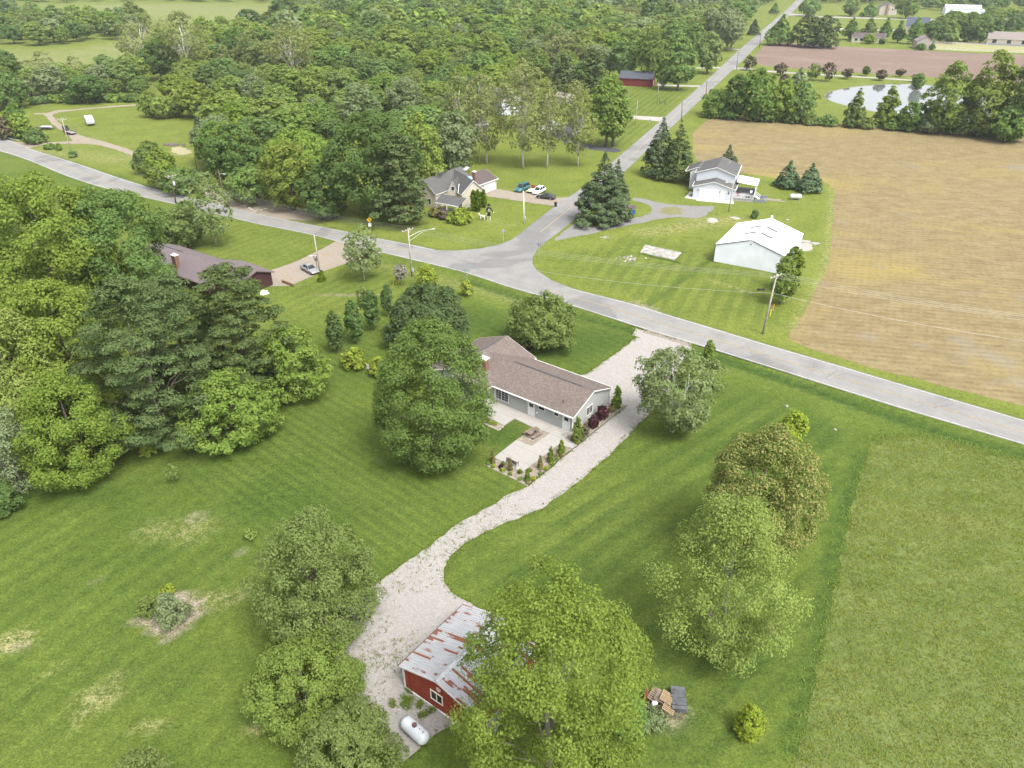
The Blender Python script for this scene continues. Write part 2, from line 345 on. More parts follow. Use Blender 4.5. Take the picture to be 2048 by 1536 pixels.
def mow(pa, pb, period, w, amt, soft, col):           # mower stripes running from a to b
    d = (at(*pb) - at(*pa)).normalized(); ang = math.atan2(d.y, d.x)
    q = t.mapping(p, rot=(0, 0, -ang)); y = t.n('ShaderNodeSeparateXYZ', {0: q}).outputs[1]
    wobble = t.math('MULTIPLY', t.math('SUBTRACT', t.noise(.05, 3, .6, p), .5), 1.3)
    sn = t.math('SINE', t.math('MULTIPLY', t.math('ADD', y, wobble), 6.2832 / period))
    k = t.ramp(sn, 0., 1., -soft, soft)
    streak = t.ramp(t.noise(1., 3, .65, t.mapping(q, (.03, 3.4, 1))), 0., 1., .36, .66)
    k = t.math('MULTIPLY', t.math('ADD', t.math('MULTIPLY', k, .62), t.math('MULTIPLY', streak, .42)), t.math('MULTIPLY', w, amt), True)
    k = t.math('MULTIPLY', k, t.ramp(t.noise(.09, 2, .5, p), .5, 1.15, .3, .6))
    return t.mix(k, col, t.mix(.5, t.mix(1., col, (0.482, 0.550, 0.516), 'MULTIPLY'), (0.036, 0.067, 0.014)))
col = mow((512, 860), (762, 1020), 1.35, m1[0], .62, .45, col)
col = mow((1074, 1118), (1434, 893), 2.7, m1[1], .76, .5, col)
col = mow((1154, 624), (1259, 664), 1.5, m1[2], .62, .4, col)
col = mow((150, 1143), (350, 1018), 2.4, m1a, .6, .9, col)
col = mow((1290, 282), (1360, 222), 2.6, m3[1], .7, .5, col)
lush_shade_col = t.mix(t.ramp(n1, 0., 1., .3, .7), (0.021, 0.043, 0.009), (0.035, 0.064, 0.011))
col = t.mix(t.math('MULTIPLY', m2[2], t.ramp(n7, .75, 1., .3, .6)), col, lush_shade_col)
col = t.mix(t.math('MULTIPLY', m2a, .85), col, t.mix(t.ramp(n7, 0., 1., .4, .62), (0.107, 0.136, 0.039), (0.150, 0.148, 0.065)))
dk = t.math('MULTIPLY', m2[0], t.ramp(t.math('ADD', t.math('MULTIPLY', n1, .6), t.math('MULTIPLY', nf, .4)), 0., 1.35, .43, .585), True)
col = t.mix(dk, col, t.mix(n1, (0.163, 0.155, 0.060), (0.232, 0.206, 0.112)))
bk = t.math('MULTIPLY', m2[1], t.ramp(n1, .5, 1.35, .3, .6), True)
col = t.mix(bk, col, t.mix(t.ramp(nf, 0., 1., .3, .7), (0.129, 0.103, 0.077), (0.258, 0.224, 0.172)))
v1 = t.ramp(nf, .60, 1.38, .3, .7); v2 = t.math('MULTIPLY', t.ramp(n1, .82, 1.18, .3, .7), t.ramp(t.noise(2.7, 3, .65, p), .78, 1.22, .3, .7)); v3 = t.ramp(t.noise(16, 2, .6, p), .72, 1.28, .3, .7)
sc_ = t.math('MULTIPLY', t.math('MULTIPLY', v1, v2), v3)
col = t.mix(1., col, t.n('ShaderNodeCombineColor', {0: sc_, 1: sc_, 2: sc_}).outputs[0], 'MULTIPLY')
clover = t.math('GREATER_THAN', t.noise(9, 1, .5, p), t.ramp(n3, .80, .70, .3, .7))
col = t.mix(t.math('MULTIPLY', clover, .25), col, (0.361, 0.378, 0.284))
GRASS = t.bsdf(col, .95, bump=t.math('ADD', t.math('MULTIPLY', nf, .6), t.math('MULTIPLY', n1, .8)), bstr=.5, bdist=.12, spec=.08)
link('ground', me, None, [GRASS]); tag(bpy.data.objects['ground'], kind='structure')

# ------------------------------------------------------------------ roads
t = NT('old asphalt'); p = t.pos(); u = t.n('ShaderNodeAttribute', attribute_name='across').outputs['Fac']
base = t.ramp(t.noise(.25, 4, .6, p), (0.147, 0.144, 0.141), (0.180, 0.177, 0.171), .35, .65)
tr = t.math('MULTIPLY', t.math('ABSOLUTE', t.math('SINE', t.math('MULTIPLY', u, 12.566))), t.ramp(t.noise(.08, 3, .5, p), .35, .9, .3, .7))
base = t.mix(t.math('MULTIPLY', tr, .30), base, (0.216, 0.213, 0.204))
sp = t.ramp(t.noise(9, 3, .7, p), .82, 1.16, .3, .7)
base = t.mix(1., base, t.n('ShaderNodeCombineColor', {0: sp, 1: sp, 2: sp}).outputs[0], 'MULTIPLY')
patch = t.ramp(t.noise(.05, 2, .5, p, 1.), 0., .55, .56, .60)
base = t.mix(patch, base, (0.101, 0.100, 0.100))
crack = t.n('ShaderNodeTexVoronoi', {'Vector': t.mapping(p, (1, 1, 1)), 'Scale': .16, 'Randomness': 1.}, feature='DISTANCE_TO_EDGE').outputs['Distance']
base = t.mix(t.math('MULTIPLY', t.ramp(crack, 1., 0., 0., .012), .35), base, (0.065, 0.065, 0.066))
ASPH = t.bsdf(base, .88, bump=t.noise(14, 2, .6, p), bstr=.2, bdist=.02, spec=.2)
def paint(name, c, wear=.5):
    t = NT(name); p = t.pos(); k = t.ramp(t.noise(1.3, 5, .7, p), 0., 1., wear - .12, wear + .14)
    return t.bsdf(t.mix(k, c, (0.163, 0.161, 0.156)), .7)
WLINE = paint('white road paint', (0.405, 0.403, 0.374), .60); YLINE = paint('yellow road paint', (0.340, 0.248, 0.081), .50)
U = [(-120, 240), (-60, 257), (0, 271), (50, 295), (150, 325), (250, 360), (332, 384), (375, 394), (457, 414), (512, 428), (697, 464), (752, 476), (832, 491), (874, 500), (1020, 543), (1154, 580), (1239, 601), (1289, 614), (1336, 630), (1399, 648), (1536, 690), (1661, 726), (1801, 768), (2048, 840), (2400, 944)]
L = [(-120, 268), (-60, 288), (0, 302), (62, 322), (125, 350), (200, 375), (270, 391), (350, 409), (460, 435), (512, 448), (627, 470), (697, 490), (758, 504), (824, 520), (927, 544), (1024, 577), (1076, 591), (1151, 614), (1276, 655), (1381, 686), (1536, 734), (1643, 768), (1761, 805), (1871, 838), (2048, 890), (2400, 995)]
UW, LW = smooth_line([at(*q) for q in U], 2), smooth_line([at(*q) for q in L], 2)
UR = resample(UW, 2.0); LR = [nearest(q, LW) for q in UR]
FR = [i / 10 for i in range(11)]
strip('main_road', UR, LR, FR, .032, ASPH)
jx0, jx1 = at(880, 500).x - 1, at(1150, 580).x + 1
SL = smooth_line([at(*q) for q in [(1049, 460), (1106, 415), (1134, 396), (1156, 383), (1239, 312), (1316, 246), (1401, 172), (1439, 136), (1481, 97), (1530, 56), (1573, 20), (1593, 0), (1640, -45)]], 2)
SR = smooth_line([at(*q) for q in [(1099, 480), (1148, 441), (1163, 426), (1256, 337), (1346, 252), (1409, 192), (1471, 135), (1526, 80), (1583, 27), (1607, 0), (1660, -45)]], 2)
SLR = resample(SL, 3.0); SRR = [nearest(q, SR) for q in SLR]
strip('side_road', SLR, SRR, FR, .036, ASPH)
mouth = [(860, 500), (912, 501.5), (962, 497), (1000, 489), (1024, 479), (1052, 458), (1085, 432), (1130, 455), (1097, 480), (1074, 500), (1065, 515), (1065, 528), (1074, 541), (1104, 561), (1160, 583), (1154, 600), (860, 512)]
sheet('road_mouth', mouth, .026, ASPH)
strip('white_edge_line', UR, LR, [.035, .052], .044, WLINE, gap=lambda i: jx0 < UR[i].x < jx1)
strip('white_edge_line', UR, LR, [.945, .962], .044, WLINE)
gapy = lambda i: jx0 + 2 < UR[i].x < jx1 - 4
strip('yellow_centre_line', UR, LR, [.483, .495], .044, YLINE, gap=gapy); strip('yellow_centre_line', UR, LR, [.506, .518], .044, YLINE, gap=gapy)
strip('yellow_centre_line', SLR, SRR, [.49, .515], .048, YLINE, gap=lambda i: SLR[i].y > 420)
STOPL = paint('stop line paint', (0.327, 0.325, 0.306), .5)
# tar seams across the junction
TAR = plain('tar seam', (.11, .11, .115), .7)
def seam(pix, w):
    q = [at(*a) for a in pix]; A = []; B = []
    for i, a in enumerate(q):
        d = (q[min(i + 1, len(q) - 1)] - q[max(i - 1, 0)]).normalized(); nrm = Vector((-d.y, d.x, 0)) * w / 2; A.append(a + nrm); B.append(a - nrm)
    strip('tar_seam', A, B, [0, 1], .043, TAR)
seam([(874, 503), (1000, 541), (1150, 583)], .10); seam([(1030, 520), (1052, 503), (1100, 470)], .08); seam([(1075, 590), (1100, 577)], .1)

# ------------------------------------------------------------------ gravel drives, pads
def gravel(name, c0, c1, speck=(.30, .27, .25), stain=(.30, .24, .20), st=.35):
    t = NT(name); p = t.pos(); a = t.noise(7, 4, .75, p); b = t.noise(.35, 4, .6, p); v = t.n('ShaderNodeTexVoronoi', {'Vector': p, 'Scale': 6.5}).outputs['Color']
    g = t.n('ShaderNodeSeparateColor', {0: v}).outputs[0]
    col = t.mix(t.math('ADD', t.math('MULTIPLY', a, .5), t.math('MULTIPLY', g, .5)), c0, c1)
    col = t.mix(t.ramp(b, 0., st, .52, .72), col, stain); col = t.mix(t.math('GREATER_THAN', t.noise(3.2, 3, .7, p), .70), col, speck)
    return t.bsdf(col, .95, bump=t.math('ADD', a, g), bstr=.6, bdist=.06, spec=.12)
GRAV = gravel('white limestone gravel', (0.187, 0.176, 0.164), (0.287, 0.272, 0.258), (0.137, 0.128, 0.113), (0.206, 0.181, 0.162), .3)
GRAVG = gravel('grey gravel', (0.120, 0.118, 0.112), (0.192, 0.188, 0.183), (0.087, 0.087, 0.082), (0.142, 0.126, 0.093), .5)
GRAVT = gravel('tan gravel', (0.157, 0.134, 0.108), (0.257, 0.226, 0.191), (0.112, 0.098, 0.078), (0.217, 0.157, 0.098), .6)
DIRT = gravel('dirt track', (0.156, 0.131, 0.103), (0.256, 0.220, 0.178), (0.107, 0.092, 0.072), (0.129, 0.135, 0.057), .6)
CONCM = gravel('poured concrete', (0.243, 0.232, 0.214), (0.280, 0.268, 0.250), (0.237, 0.227, 0.211), (0.200, 0.190, 0.175), .35)
ASPHD = gravel('dark asphalt', (0.041, 0.042, 0.046), (0.068, 0.069, 0.074), (0.033, 0.033, 0.033), (0.082, 0.082, 0.082), .3)
BEDM = gravel('pea gravel bed', (0.142, 0.118, 0.090), (0.252, 0.222, 0.183), (0.077, 0.063, 0.049), (0.154, 0.120, 0.087), .5)
main_drive = [(1272, 657), (1264, 671), (1276, 674), (1258, 688), (1172, 749), (1120, 760), (1130, 800), (1215, 812), (1252, 813), (1200, 854), (1145, 898), (1058, 972), (1024, 986), (965, 1020), (900, 1058), (862, 1092), (800, 1132), (742, 1174), (692, 1212), (655, 1250), (640, 1290),
    (690, 1335), (712, 1375), (722, 1428), (752, 1468), (788, 1508), (806, 1526), (830, 1505), (872, 1468), (905, 1450), (940, 1462), (985, 1490), (1010, 1400), (1000, 1260), (940, 1206), (906, 1187), (888, 1165), (887, 1140), (902, 1110), (932, 1084), (1000, 1050), (1082, 1018), (1150, 968), (1222, 908),
    (1262, 864), (1300, 826), (1330, 792), (1346, 770), (1360, 730), (1384, 698), (1379, 687), (1330, 672)]
sheet('gravel_driveway', main_drive, .020, GRAV, step=.9, amp=.16, seed=3)
sheet('gravel_shoulder', [(1290, 655), (1384, 684), (1381, 694), (1330, 678), (1285, 665)], .023, gravel('brown gravel', (0.147, 0.123, 0.104), (0.208, 0.186, 0.164)), step=1, amp=.15)
sheet('grey_gravel_drive', [(1102, 485), (1144, 475), (1184, 468), (1236, 455), (1284, 445), (1339, 435), (1364, 434), (1395, 438), (1420, 427), (1432, 411), (1400, 413), (1364, 410), (1319, 406), (1271, 394), (1262, 400), (1280, 404), (1296, 409), (1306, 418), (1296, 431), (1249, 440), (1199, 452), (1164, 454), (1149, 444), (1128, 463)], .018, GRAVG, step=1.2, amp=.35, smooth=1, seed=5)
sheet('grass_island', [(1322, 417), (1350, 413), (1366, 419), (1362, 430), (1335, 430), (1318, 424)], .024, gravel('thin grass', (0.109, 0.109, 0.044), (0.164, 0.159, 0.082), (0.077, 0.093, 0.022), (0.164, 0.154, 0.109), .5), step=.8, amp=.4)
sheet('tan_gravel_drive', [(970, 386), (992, 377.5), (1029, 384), (1064, 386), (1109, 396), (1141, 394), (1112, 414), (1101, 411), (1039, 402), (976, 393)], .019, GRAVT, step=1, amp=.2, seed=6)
sheet('grey_brown_drive', [(672, 483), (640, 500), (600, 520), (560, 535), (538, 541), (524, 552), (535, 572), (580, 572), (640, 545), (700, 524), (770, 504)], .016, GRAVT, step=1, amp=.15, seed=7)
sheet('track', [(20, 281), (48, 286), (84, 285.5), (117, 283.5), (144, 282), (141, 276), (136, 269), (127, 263), (115, 256), (101, 245), (94, 236), (88, 229), (68, 229), (70, 226), (92, 226), (117, 220), (141, 219), (200, 214), (262, 209), (288, 208), (286, 211), (240, 213.5), (180, 218), (141, 222), (117, 225), (104, 230), (110, 238), (118, 246), (131, 257), (150, 266), (176, 275), (211, 284), (240, 293), (270, 303), (268, 313), (240, 302), (199, 290.5), (170, 287.5), (117, 288), (82, 290.5), (56, 297)], .017, DIRT, step=1, amp=.25, seed=8)
sheet('dirt_yard', [(440, 398), (470, 402), (500, 395), (540, 398), (590, 420), (640, 432), (612, 442), (560, 438), (505, 426), (455, 414)], .015, DIRT, step=1.2, amp=.5, seed=9)
sheet('dirt_yard', [(395, 378), (420, 372), (470, 385), (480, 410), (440, 412), (420, 395)], .014, DIRT, step=1.2, amp=.5, seed=19)
sheet('straw_patch', [(340, 296), (360, 293), (378, 300), (384, 306), (366, 310), (346, 306)], .016, gravel('straw', (0.197, 0.181, 0.099), (0.274, 0.252, 0.164)), step=1, amp=.5)
sheet('asphalt_drive', [(1244, 298), (1193, 291.5), (1165, 286), (1150, 275), (1160, 256), (1180, 238), (1165, 234), (1138, 246), (1115, 253), (1096, 260), (1103, 270), (1125, 283), (1150, 294), (1193, 301), (1238, 306)], .016, ASPHD, step=2, amp=.1, smooth=1)
sheet('concrete_pad', [(1062, 252), (1085, 250), (1120, 253), (1098, 261), (1080, 260)], .020, CONCM)
sheet('concrete_drive', [(1224, 232), (1249, 230), (1336, 235), (1326, 243.5), (1290, 240), (1254, 236.5), (1224, 236)], .018, CONCM, step=2, amp=.1)
sheet('concrete_drive', [(1316, 167.5), (1340, 170), (1402, 171), (1399, 174), (1340, 172.5), (1313, 171.5)], .018, CONCM, step=3, amp=.1)
sheet('lane', [(1384, 135), (1442, 134), (1439, 137), (1384, 137)], .018, CONCM); sheet('lane', [(1450, 96.5), (1480, 98), (1478, 100), (1450, 98.5)], .018, CONCM)
sheet('gravel_lane', [(1470, 134), (1536, 141), (1586, 145), (1661, 149.5), (1761, 155), (1850, 161), (1848, 164), (1761, 157.5), (1661, 152), (1586, 147.5), (1536, 144), (1462, 138)], .018, GRAV, step=4, amp=.2)
sheet('gravel_lane', [(1582, 27), (1640, 32), (1700, 34), (1800, 36.5), (1890, 40), (2080, 44), (2080, 47), (1890, 42.5), (1800, 39), (1700, 36.5), (1640, 34), (1576, 31)], .018, GRAV)
sheet('gravel_lane', [(1668, 56), (1800, 60), (1900, 66), (1900, 69), (1800, 63), (1668, 59)], .018, GRAV)
sheet('gravel_pile_pad', [(1598, 497), (1600, 486), (1618, 485), (1628, 494), (1622, 502), (1606, 503)], .02, CONCM, step=.6, amp=.25, smooth=1)
for q in ([(1605, 480), (1622, 482), (1621, 486), (1604, 484)], [(1619, 485), (1636, 485), (1641, 488), (1630, 490)]): sheet('broken_slab', q, .03, CONCM, step=.6, amp=.2)
for q in ([(1413, 436), (1432, 436), (1438, 444), (1425, 447), (1414, 443)], [(1456, 434), (1478, 434), (1482, 440), (1462, 437)]): sheet('gravel_patch', q, .02, CONCM, step=.5, amp=.4, smooth=1)

# ------------------------------------------------------------------ fields, meadow, pond
def field(name, c0, c1, c2, pa, pb, period, streak=.5, c3=None):
    t = NT(name); p = t.pos(); d = (at(*pb) - at(*pa)).normalized(); q = t.mapping(p, rot=(0, 0, -math.atan2(d.y, d.x)))
    y = t.n('ShaderNodeSeparateXYZ', {0: q}).outputs[1]
    big = t.noise(.03, 5, .6, t.mapping(q, (.6, 1.3, 1)), .8); mid = t.noise(.30, 5, .7, t.mapping(q, (.8, 1.1, 1))); fine = t.noise(2.2, 4, .75, p)
    col = t.mix(t.ramp(mid, 0., 1., .36, .66), c0, c1); col = t.mix(t.ramp(big, 0., .85, .52, .66), col, c2)
    col = t.mix(t.ramp(t.noise(.9, 4, .7, p), 0., .45, .52, .66), col, tuple(v * .62 for v in c0))
    if c3: col = t.mix(t.ramp(t.noise(.045, 3, .6, p), 0., .75, .60, .70), col, c3)
    row = t.math('SINE', t.math('MULTIPLY', t.math('ADD', y, t.math('MULTIPLY', mid, .5)), 6.2832 / period))
    k = t.math('MULTIPLY', t.math('ADD', t.math('MULTIPLY', t.ramp(row, 0., 1., -.6, .8), streak), t.math('MULTIPLY', fine, 1.0)), .55)
    sc_ = t.ramp(k, .72, 1.22, .1, .62); col = t.mix(1., col, t.n('ShaderNodeCombineColor', {0: sc_, 1: sc_, 2: sc_}).outputs[0], 'MULTIPLY')
    q2 = t.mapping(p, rot=(0, 0, -math.atan2(d.y, d.x) - 1.35)); y2 = t.n('ShaderNodeSeparateXYZ', {0: q2}).outputs[1]; row2 = t.math('SINE', t.math('MULTIPLY', t.math('ADD', y2, t.math('MULTIPLY', mid, .35)), 6.2832 / (period * .8)))
    k2 = t.math('MULTIPLY', t.ramp(row2, 0., .24, -.3, .8), t.ramp(t.noise(.02, 2, .5, p), 0., 1., .42, .6)); col = t.mix(t.math('MULTIPLY', k2, .5), col, tuple(v * .5 for v in c1))
    col = t.mix(t.math('GREATER_THAN', t.noise(1.1, 4, .75, p), .70), col, tuple(v * .45 for v in c0))
    return t.bsdf(col, .97, bump=t.math('ADD', fine, t.math('MULTIPLY', row, .3)), bstr=.6, bdist=.12, spec=.05)
STUB = field('crop stubble', (.144, .113, .058), (.198, .160, .086), (.216, .174, .062), (1700, 480), (2000, 500), 1.5, .17, (.172, .152, .122))
PLOW = field('ploughed soil', (0.134, 0.096, 0.078), (0.166, 0.124, 0.103), (0.188, 0.143, 0.117), (1560, 130), (2000, 155), 3.0, .2)
sheet('stubble_field', [(1440, 229), (1520, 233), (1640, 245), (1760, 253), (1860, 260), (2048, 275), (2400, 300), (2400, 890), (2048, 812), (1870, 768), (1700, 722), (1610, 693), (1577, 680), (1584, 660), (1612, 618), (1640, 565), (1660, 515), (1667, 440), (1669, 380), (1655, 366), (1560, 358), (1480, 345), (1398, 336), (1386, 300), (1384, 268), (1410, 244)], .012, STUB, step=2, amp=.35, seed=11)
sheet('ploughed_field', [(1545, 84), (1636, 90), (1740, 96), (1828, 100), (1940, 106), (2048, 110), (2300, 122), (2300, 178), (2048, 166), (1940, 159), (1823, 152), (1661, 142), (1560, 135), (1520, 130), (1510, 122), (1512, 110), (1524, 95)], .012, PLOW, step=6, amp=.5, seed=12)
sheet('paddock', [(1860, 82), (1960, 86), (2100, 92), (2100, 108), (1940, 103), (1860, 99)], .010, field('paddock grass', (.20, .21, .09), (.26, .25, .13), (.24, .22, .12), (1900, 90), (2000, 95), 4, .2), step=5, amp=.6)
MEAD = field('tall meadow', (0.077, 0.110, 0.029), (0.121, 0.148, 0.048), (0.132, 0.138, 0.043), (1850, 1000), (1950, 1010), 5, .05, (0.087, 0.115, 0.055))
meadow_px = [(1742, 884), (1775, 872), (1800, 869), (1860, 874), (1960, 898), (2048, 922), (2500, 1050), (2500, 1700), (1560, 1640), (1588, 1536), (1625, 1380), (1652, 1260), (1682, 1130), (1702, 1030), (1722, 960), (1738, 900)]
sheet('meadow', meadow_px, .014, MEAD, step=1.2, amp=.3, seed=13)
t = NT('pond water'); p = t.pos(); wv = t.noise(.6, 3, .6, t.mapping(p, (1, 2.2, 1)))
WATER = t.bsdf((.10, .11, .11), .05, bump=wv, bstr=.03, bdist=.05, spec=1.0)
pond = [(1648, 194), (1656, 186), (1672, 181), (1700, 175), (1730, 172), (1765, 169.5), (1810, 168.5), (1850, 170), (1890, 175), (1940, 182), (1985, 192), (2003, 206), (1990, 226), (1970, 240), (1930, 243), (1890, 240), (1850, 232), (1800, 227), (1750, 224), (1700, 213), (1665, 204)]
sheet('pond', pond, .030, WATER, smooth=1)
sheet('pond_bank', [(x + (x - 1820) * .012, y + (y - 205) * .03) for x, y in pond], .020, plain('muddy bank', (.13, .115, .085), .95, var=.3, scale=.6), smooth=1, step=1.5, amp=.5)
# ------------------------------------------------------------------ vegetation builders
def unit(a): return a / np.maximum(np.linalg.norm(a, axis=-1, keepdims=True), 1e-9)
def quads(c, nrm, su, sv, rg):                         # leaf faces: centre, normal, half length, half width
    n = len(c); r = unit(rg.normal(size=(n, 3))); u = unit(np.cross(nrm, r)); v = np.cross(nrm, u)
    su = su[:, None]; sv = sv[:, None]; lift = nrm * su * .25
    return np.stack([c - u * su, c - v * sv + lift, c + u * su, c + v * sv + lift], 1)
def leaf_mesh(name, Q):
    n = len(Q); me = bpy.data.meshes.new(name); me.vertices.add(n * 4); me.vertices.foreach_set('co', Q.reshape(-1).astype(np.float32))
    me.loops.add(n * 4); me.loops.foreach_set('vertex_index', np.arange(n * 4)); me.polygons.add(n); me.polygons.foreach_set('loop_start', np.arange(0, n * 4, 4)); me.update()
    return me
PROF = dict(
    round=lambda t: np.sqrt(np.clip(1 - (2 * t - 1) ** 2, 0, 1)),
    oval=lambda t: np.sqrt(np.clip(1 - ((t - .42) / np.where(t > .42, .58, .42)) ** 2, 0, 1)),
    dome=lambda t: np.sqrt(np.clip(1 - (np.clip(t - .22, 0, 1) / .78) ** 2, 0, 1)) * np.clip((t + .04) / .2, 0, 1) ** .5,
    pyramid=lambda t: np.clip(t / .14, 0, 1) ** .5 * np.clip(1.04 - t, 0, 1) ** .72,
    pine=lambda t: np.clip(t / .15 + .5, 0, 1) * np.sqrt(np.clip(1 - t ** 2.6, 0, 1)),
    spruce=lambda t: np.clip(t / .06 + .6, 0, 1) * np.clip(1 - t ** 1.15, 0, 1) ** .85,
    egg=lambda t: np.sqrt(np.clip(1 - ((t - .30) / np.where(t > .30, .70, .36)) ** 2, 0, 1)),
    column=lambda t: np.clip(1 - np.abs(2 * t - 1) ** 3.2, 0, 1) ** .6 * (1 - .25 * t),
    vase=lambda t: np.sqrt(np.clip(1 - ((t - .62) / np.where(t > .62, .38, .66)) ** 2, 0, 1)),
    cone=lambda t: np.clip(1 - t, 0, 1) ** .85 * np.clip(t / .05 + .35, 0, 1),
    arbor=lambda t: np.clip(t / .10 + .7, 0, 1) * np.clip(1 - t ** 1.6, 0, 1) ** .6)
def crown(form, a, b, ls, seed, dens=1.0, clumpk=.24, sparse=1.0, flat=.8, maxq=16000, lobes=.2):
    """leaf faces filling a crown of half width a and height 2b, origin at the crown's foot; also the clump centres"""
    rg = np.random.default_rng(seed); f = PROF[form]
    vis = 4 * math.pi * ((2 * (a * b) ** 1.6 + (a * a) ** 1.6) / 3) ** (1 / 1.6)
    rc = clumpk * (a * a * b) ** (1 / 3) if form not in ('column', 'arbor') else clumpk * a * 1.15
    nc = int(np.clip(1.7 * vis / (rc * rc * 3.0), 14, 420) * sparse)
    tt = np.linspace(0.01, .995, 400); w = f(tt) + .12; w /= w.sum()
    t = rg.choice(tt, nc, p=w); ph = np.mod(np.arange(nc) * 2.39996 + rg.normal(size=nc) * .5, 6.2832)
    k1, k2, k3 = rg.uniform(0, 6.28, 3)
    lob = 1 + lobes * (np.sin(3 * ph + k1 + 4 * t) * .5 + np.sin(5 * ph + k2 - 7 * t) * .35 + np.sin(2 * ph + k3 + 9 * t) * .4 + np.sin(8 * ph + k1 - 13 * t) * .35)
    lob = np.where(lob < 1 - lobes * .55, lob * (1 - lobes * .5), lob)
    ins = np.where(rg.random(nc) < .74, rg.uniform(.86, 1.0, nc), rg.uniform(.30, .85, nc))
    rad = np.maximum(f(t) * a - rc * .55, a * .02) * ins * lob
    C = np.stack([rad * np.cos(ph), rad * np.sin(ph), rc * .5 + t * (2 * b - rc * .9)], -1)
    cr = rc * rg.uniform(.62, 1.3, nc)
    if form in ('spruce', 'cone', 'pyramid'): cr *= np.clip(.30 + 1.0 * f(t), .3, 1)
    N = int(np.clip(dens * 3.6 * vis / (ls * ls) * sparse, 250, maxq * 1.5)); per = np.maximum(3, (N * cr ** 2 / (cr ** 2).sum()).astype(int))
    ci = np.repeat(np.arange(nc), per); n = len(ci)
    axis_pt = np.stack([np.zeros(nc), np.zeros(nc), np.minimum(C[:, 2], b * 1.1) * .8], -1); out = unit(C - axis_pt)
    d = unit(rg.normal(size=(n, 3)) + out[ci] * .75 + np.array([0, 0, .35]))
    pos = C[ci] + d * (cr[ci] * rg.uniform(.55, 1.08, n))[:, None] * np.array([1, 1, flat])
    nrm = unit(d * .8 + out[ci] * .25 + np.array([0, 0, .35]) + rg.normal(size=(n, 3)) * .42)
    s = ls * rg.uniform(.55, 1.15, n) * .74
    pos[:, 2] = np.maximum(pos[:, 2], .05)
    if form in ('pine', 'spruce'): nrm = unit(nrm + np.array([0, 0, .6])); s = s * 1.15; return quads(pos, nrm, s, s * rg.uniform(.28, .45, n), rg), C
    return quads(pos, nrm, s, s * rg.uniform(.5, .8, n), rg), C
def conifer(a, h, ls, seed, droop=.25, rings=None, dens=1., power=.9, start=.04, plume=False, maxq=14000):
    rg = np.random.default_rng(seed); Q = []; C = []; nr = rings or int(np.clip(h / .75, 9, 24)); segs = []
    for i in range(nr):
        t = start + (1 - start) * (i / (nr - .3)) + rg.uniform(-.012, .012); t = min(t, .985)
        ra = a * ((1 - t) ** power if not plume else (1 - t ** (1 / max(power, .2) + .4)) ** .8) * rg.uniform(.80, 1.08) + .05
        m = int(np.clip(2 * math.pi * ra / (.75 if not plume else 1.5) , 4, 15)); p0 = rg.uniform(0, 6.28)
        for k in range(m):
            ph = p0 + 6.2832 * k / m + rg.uniform(-.25, .25); rb = ra * rg.uniform(.7, 1.1); up = rg.uniform(.0, .18) if not plume else rg.uniform(.05, .4)
            segs.append((t * h, ph, rb, up))
    tot = sum(s[2] for s in segs); N = int(np.clip(dens * 4.5 * (math.pi * a * math.hypot(a, h)) / (ls * ls), 300, maxq * 1.25))
    for z, ph, rb, up in segs:
        n = max(4, int(N * rb / tot)); s = rg.beta(1.7, 1.05, n) if not plume else np.clip(rg.normal(.72, .22, n), .15, 1.05)
        wd = rb * (.26 if not plume else .34) * (np.clip(1.15 - s, .12, 1) if not plume else 1 - .35 * np.abs(s - .7)); off = rg.uniform(-1, 1, n) * wd
        x = rb * s; zz = z + up * x - droop * rb * s * s + rg.uniform(-1, .6, n) * (.10 if not plume else .16) * rb * .5 - np.abs(off) * .18
        c = np.stack([x * math.cos(ph) - off * math.sin(ph), x * math.sin(ph) + off * math.cos(ph), np.maximum(zz, .06)], -1)
        nn = unit(np.array([math.cos(ph) * .35, math.sin(ph) * .35, .9]) + rg.normal(size=(n, 3)) * .5)
        q = ls * rg.uniform(.6, 1.15, n) * .62; Q.append(quads(c, nn, q, q * rg.uniform(.3, .55, n), rg)); C.append((rb * .8 * math.cos(ph), rb * .8 * math.sin(ph), z))
    return np.concatenate(Q), np.array(C)
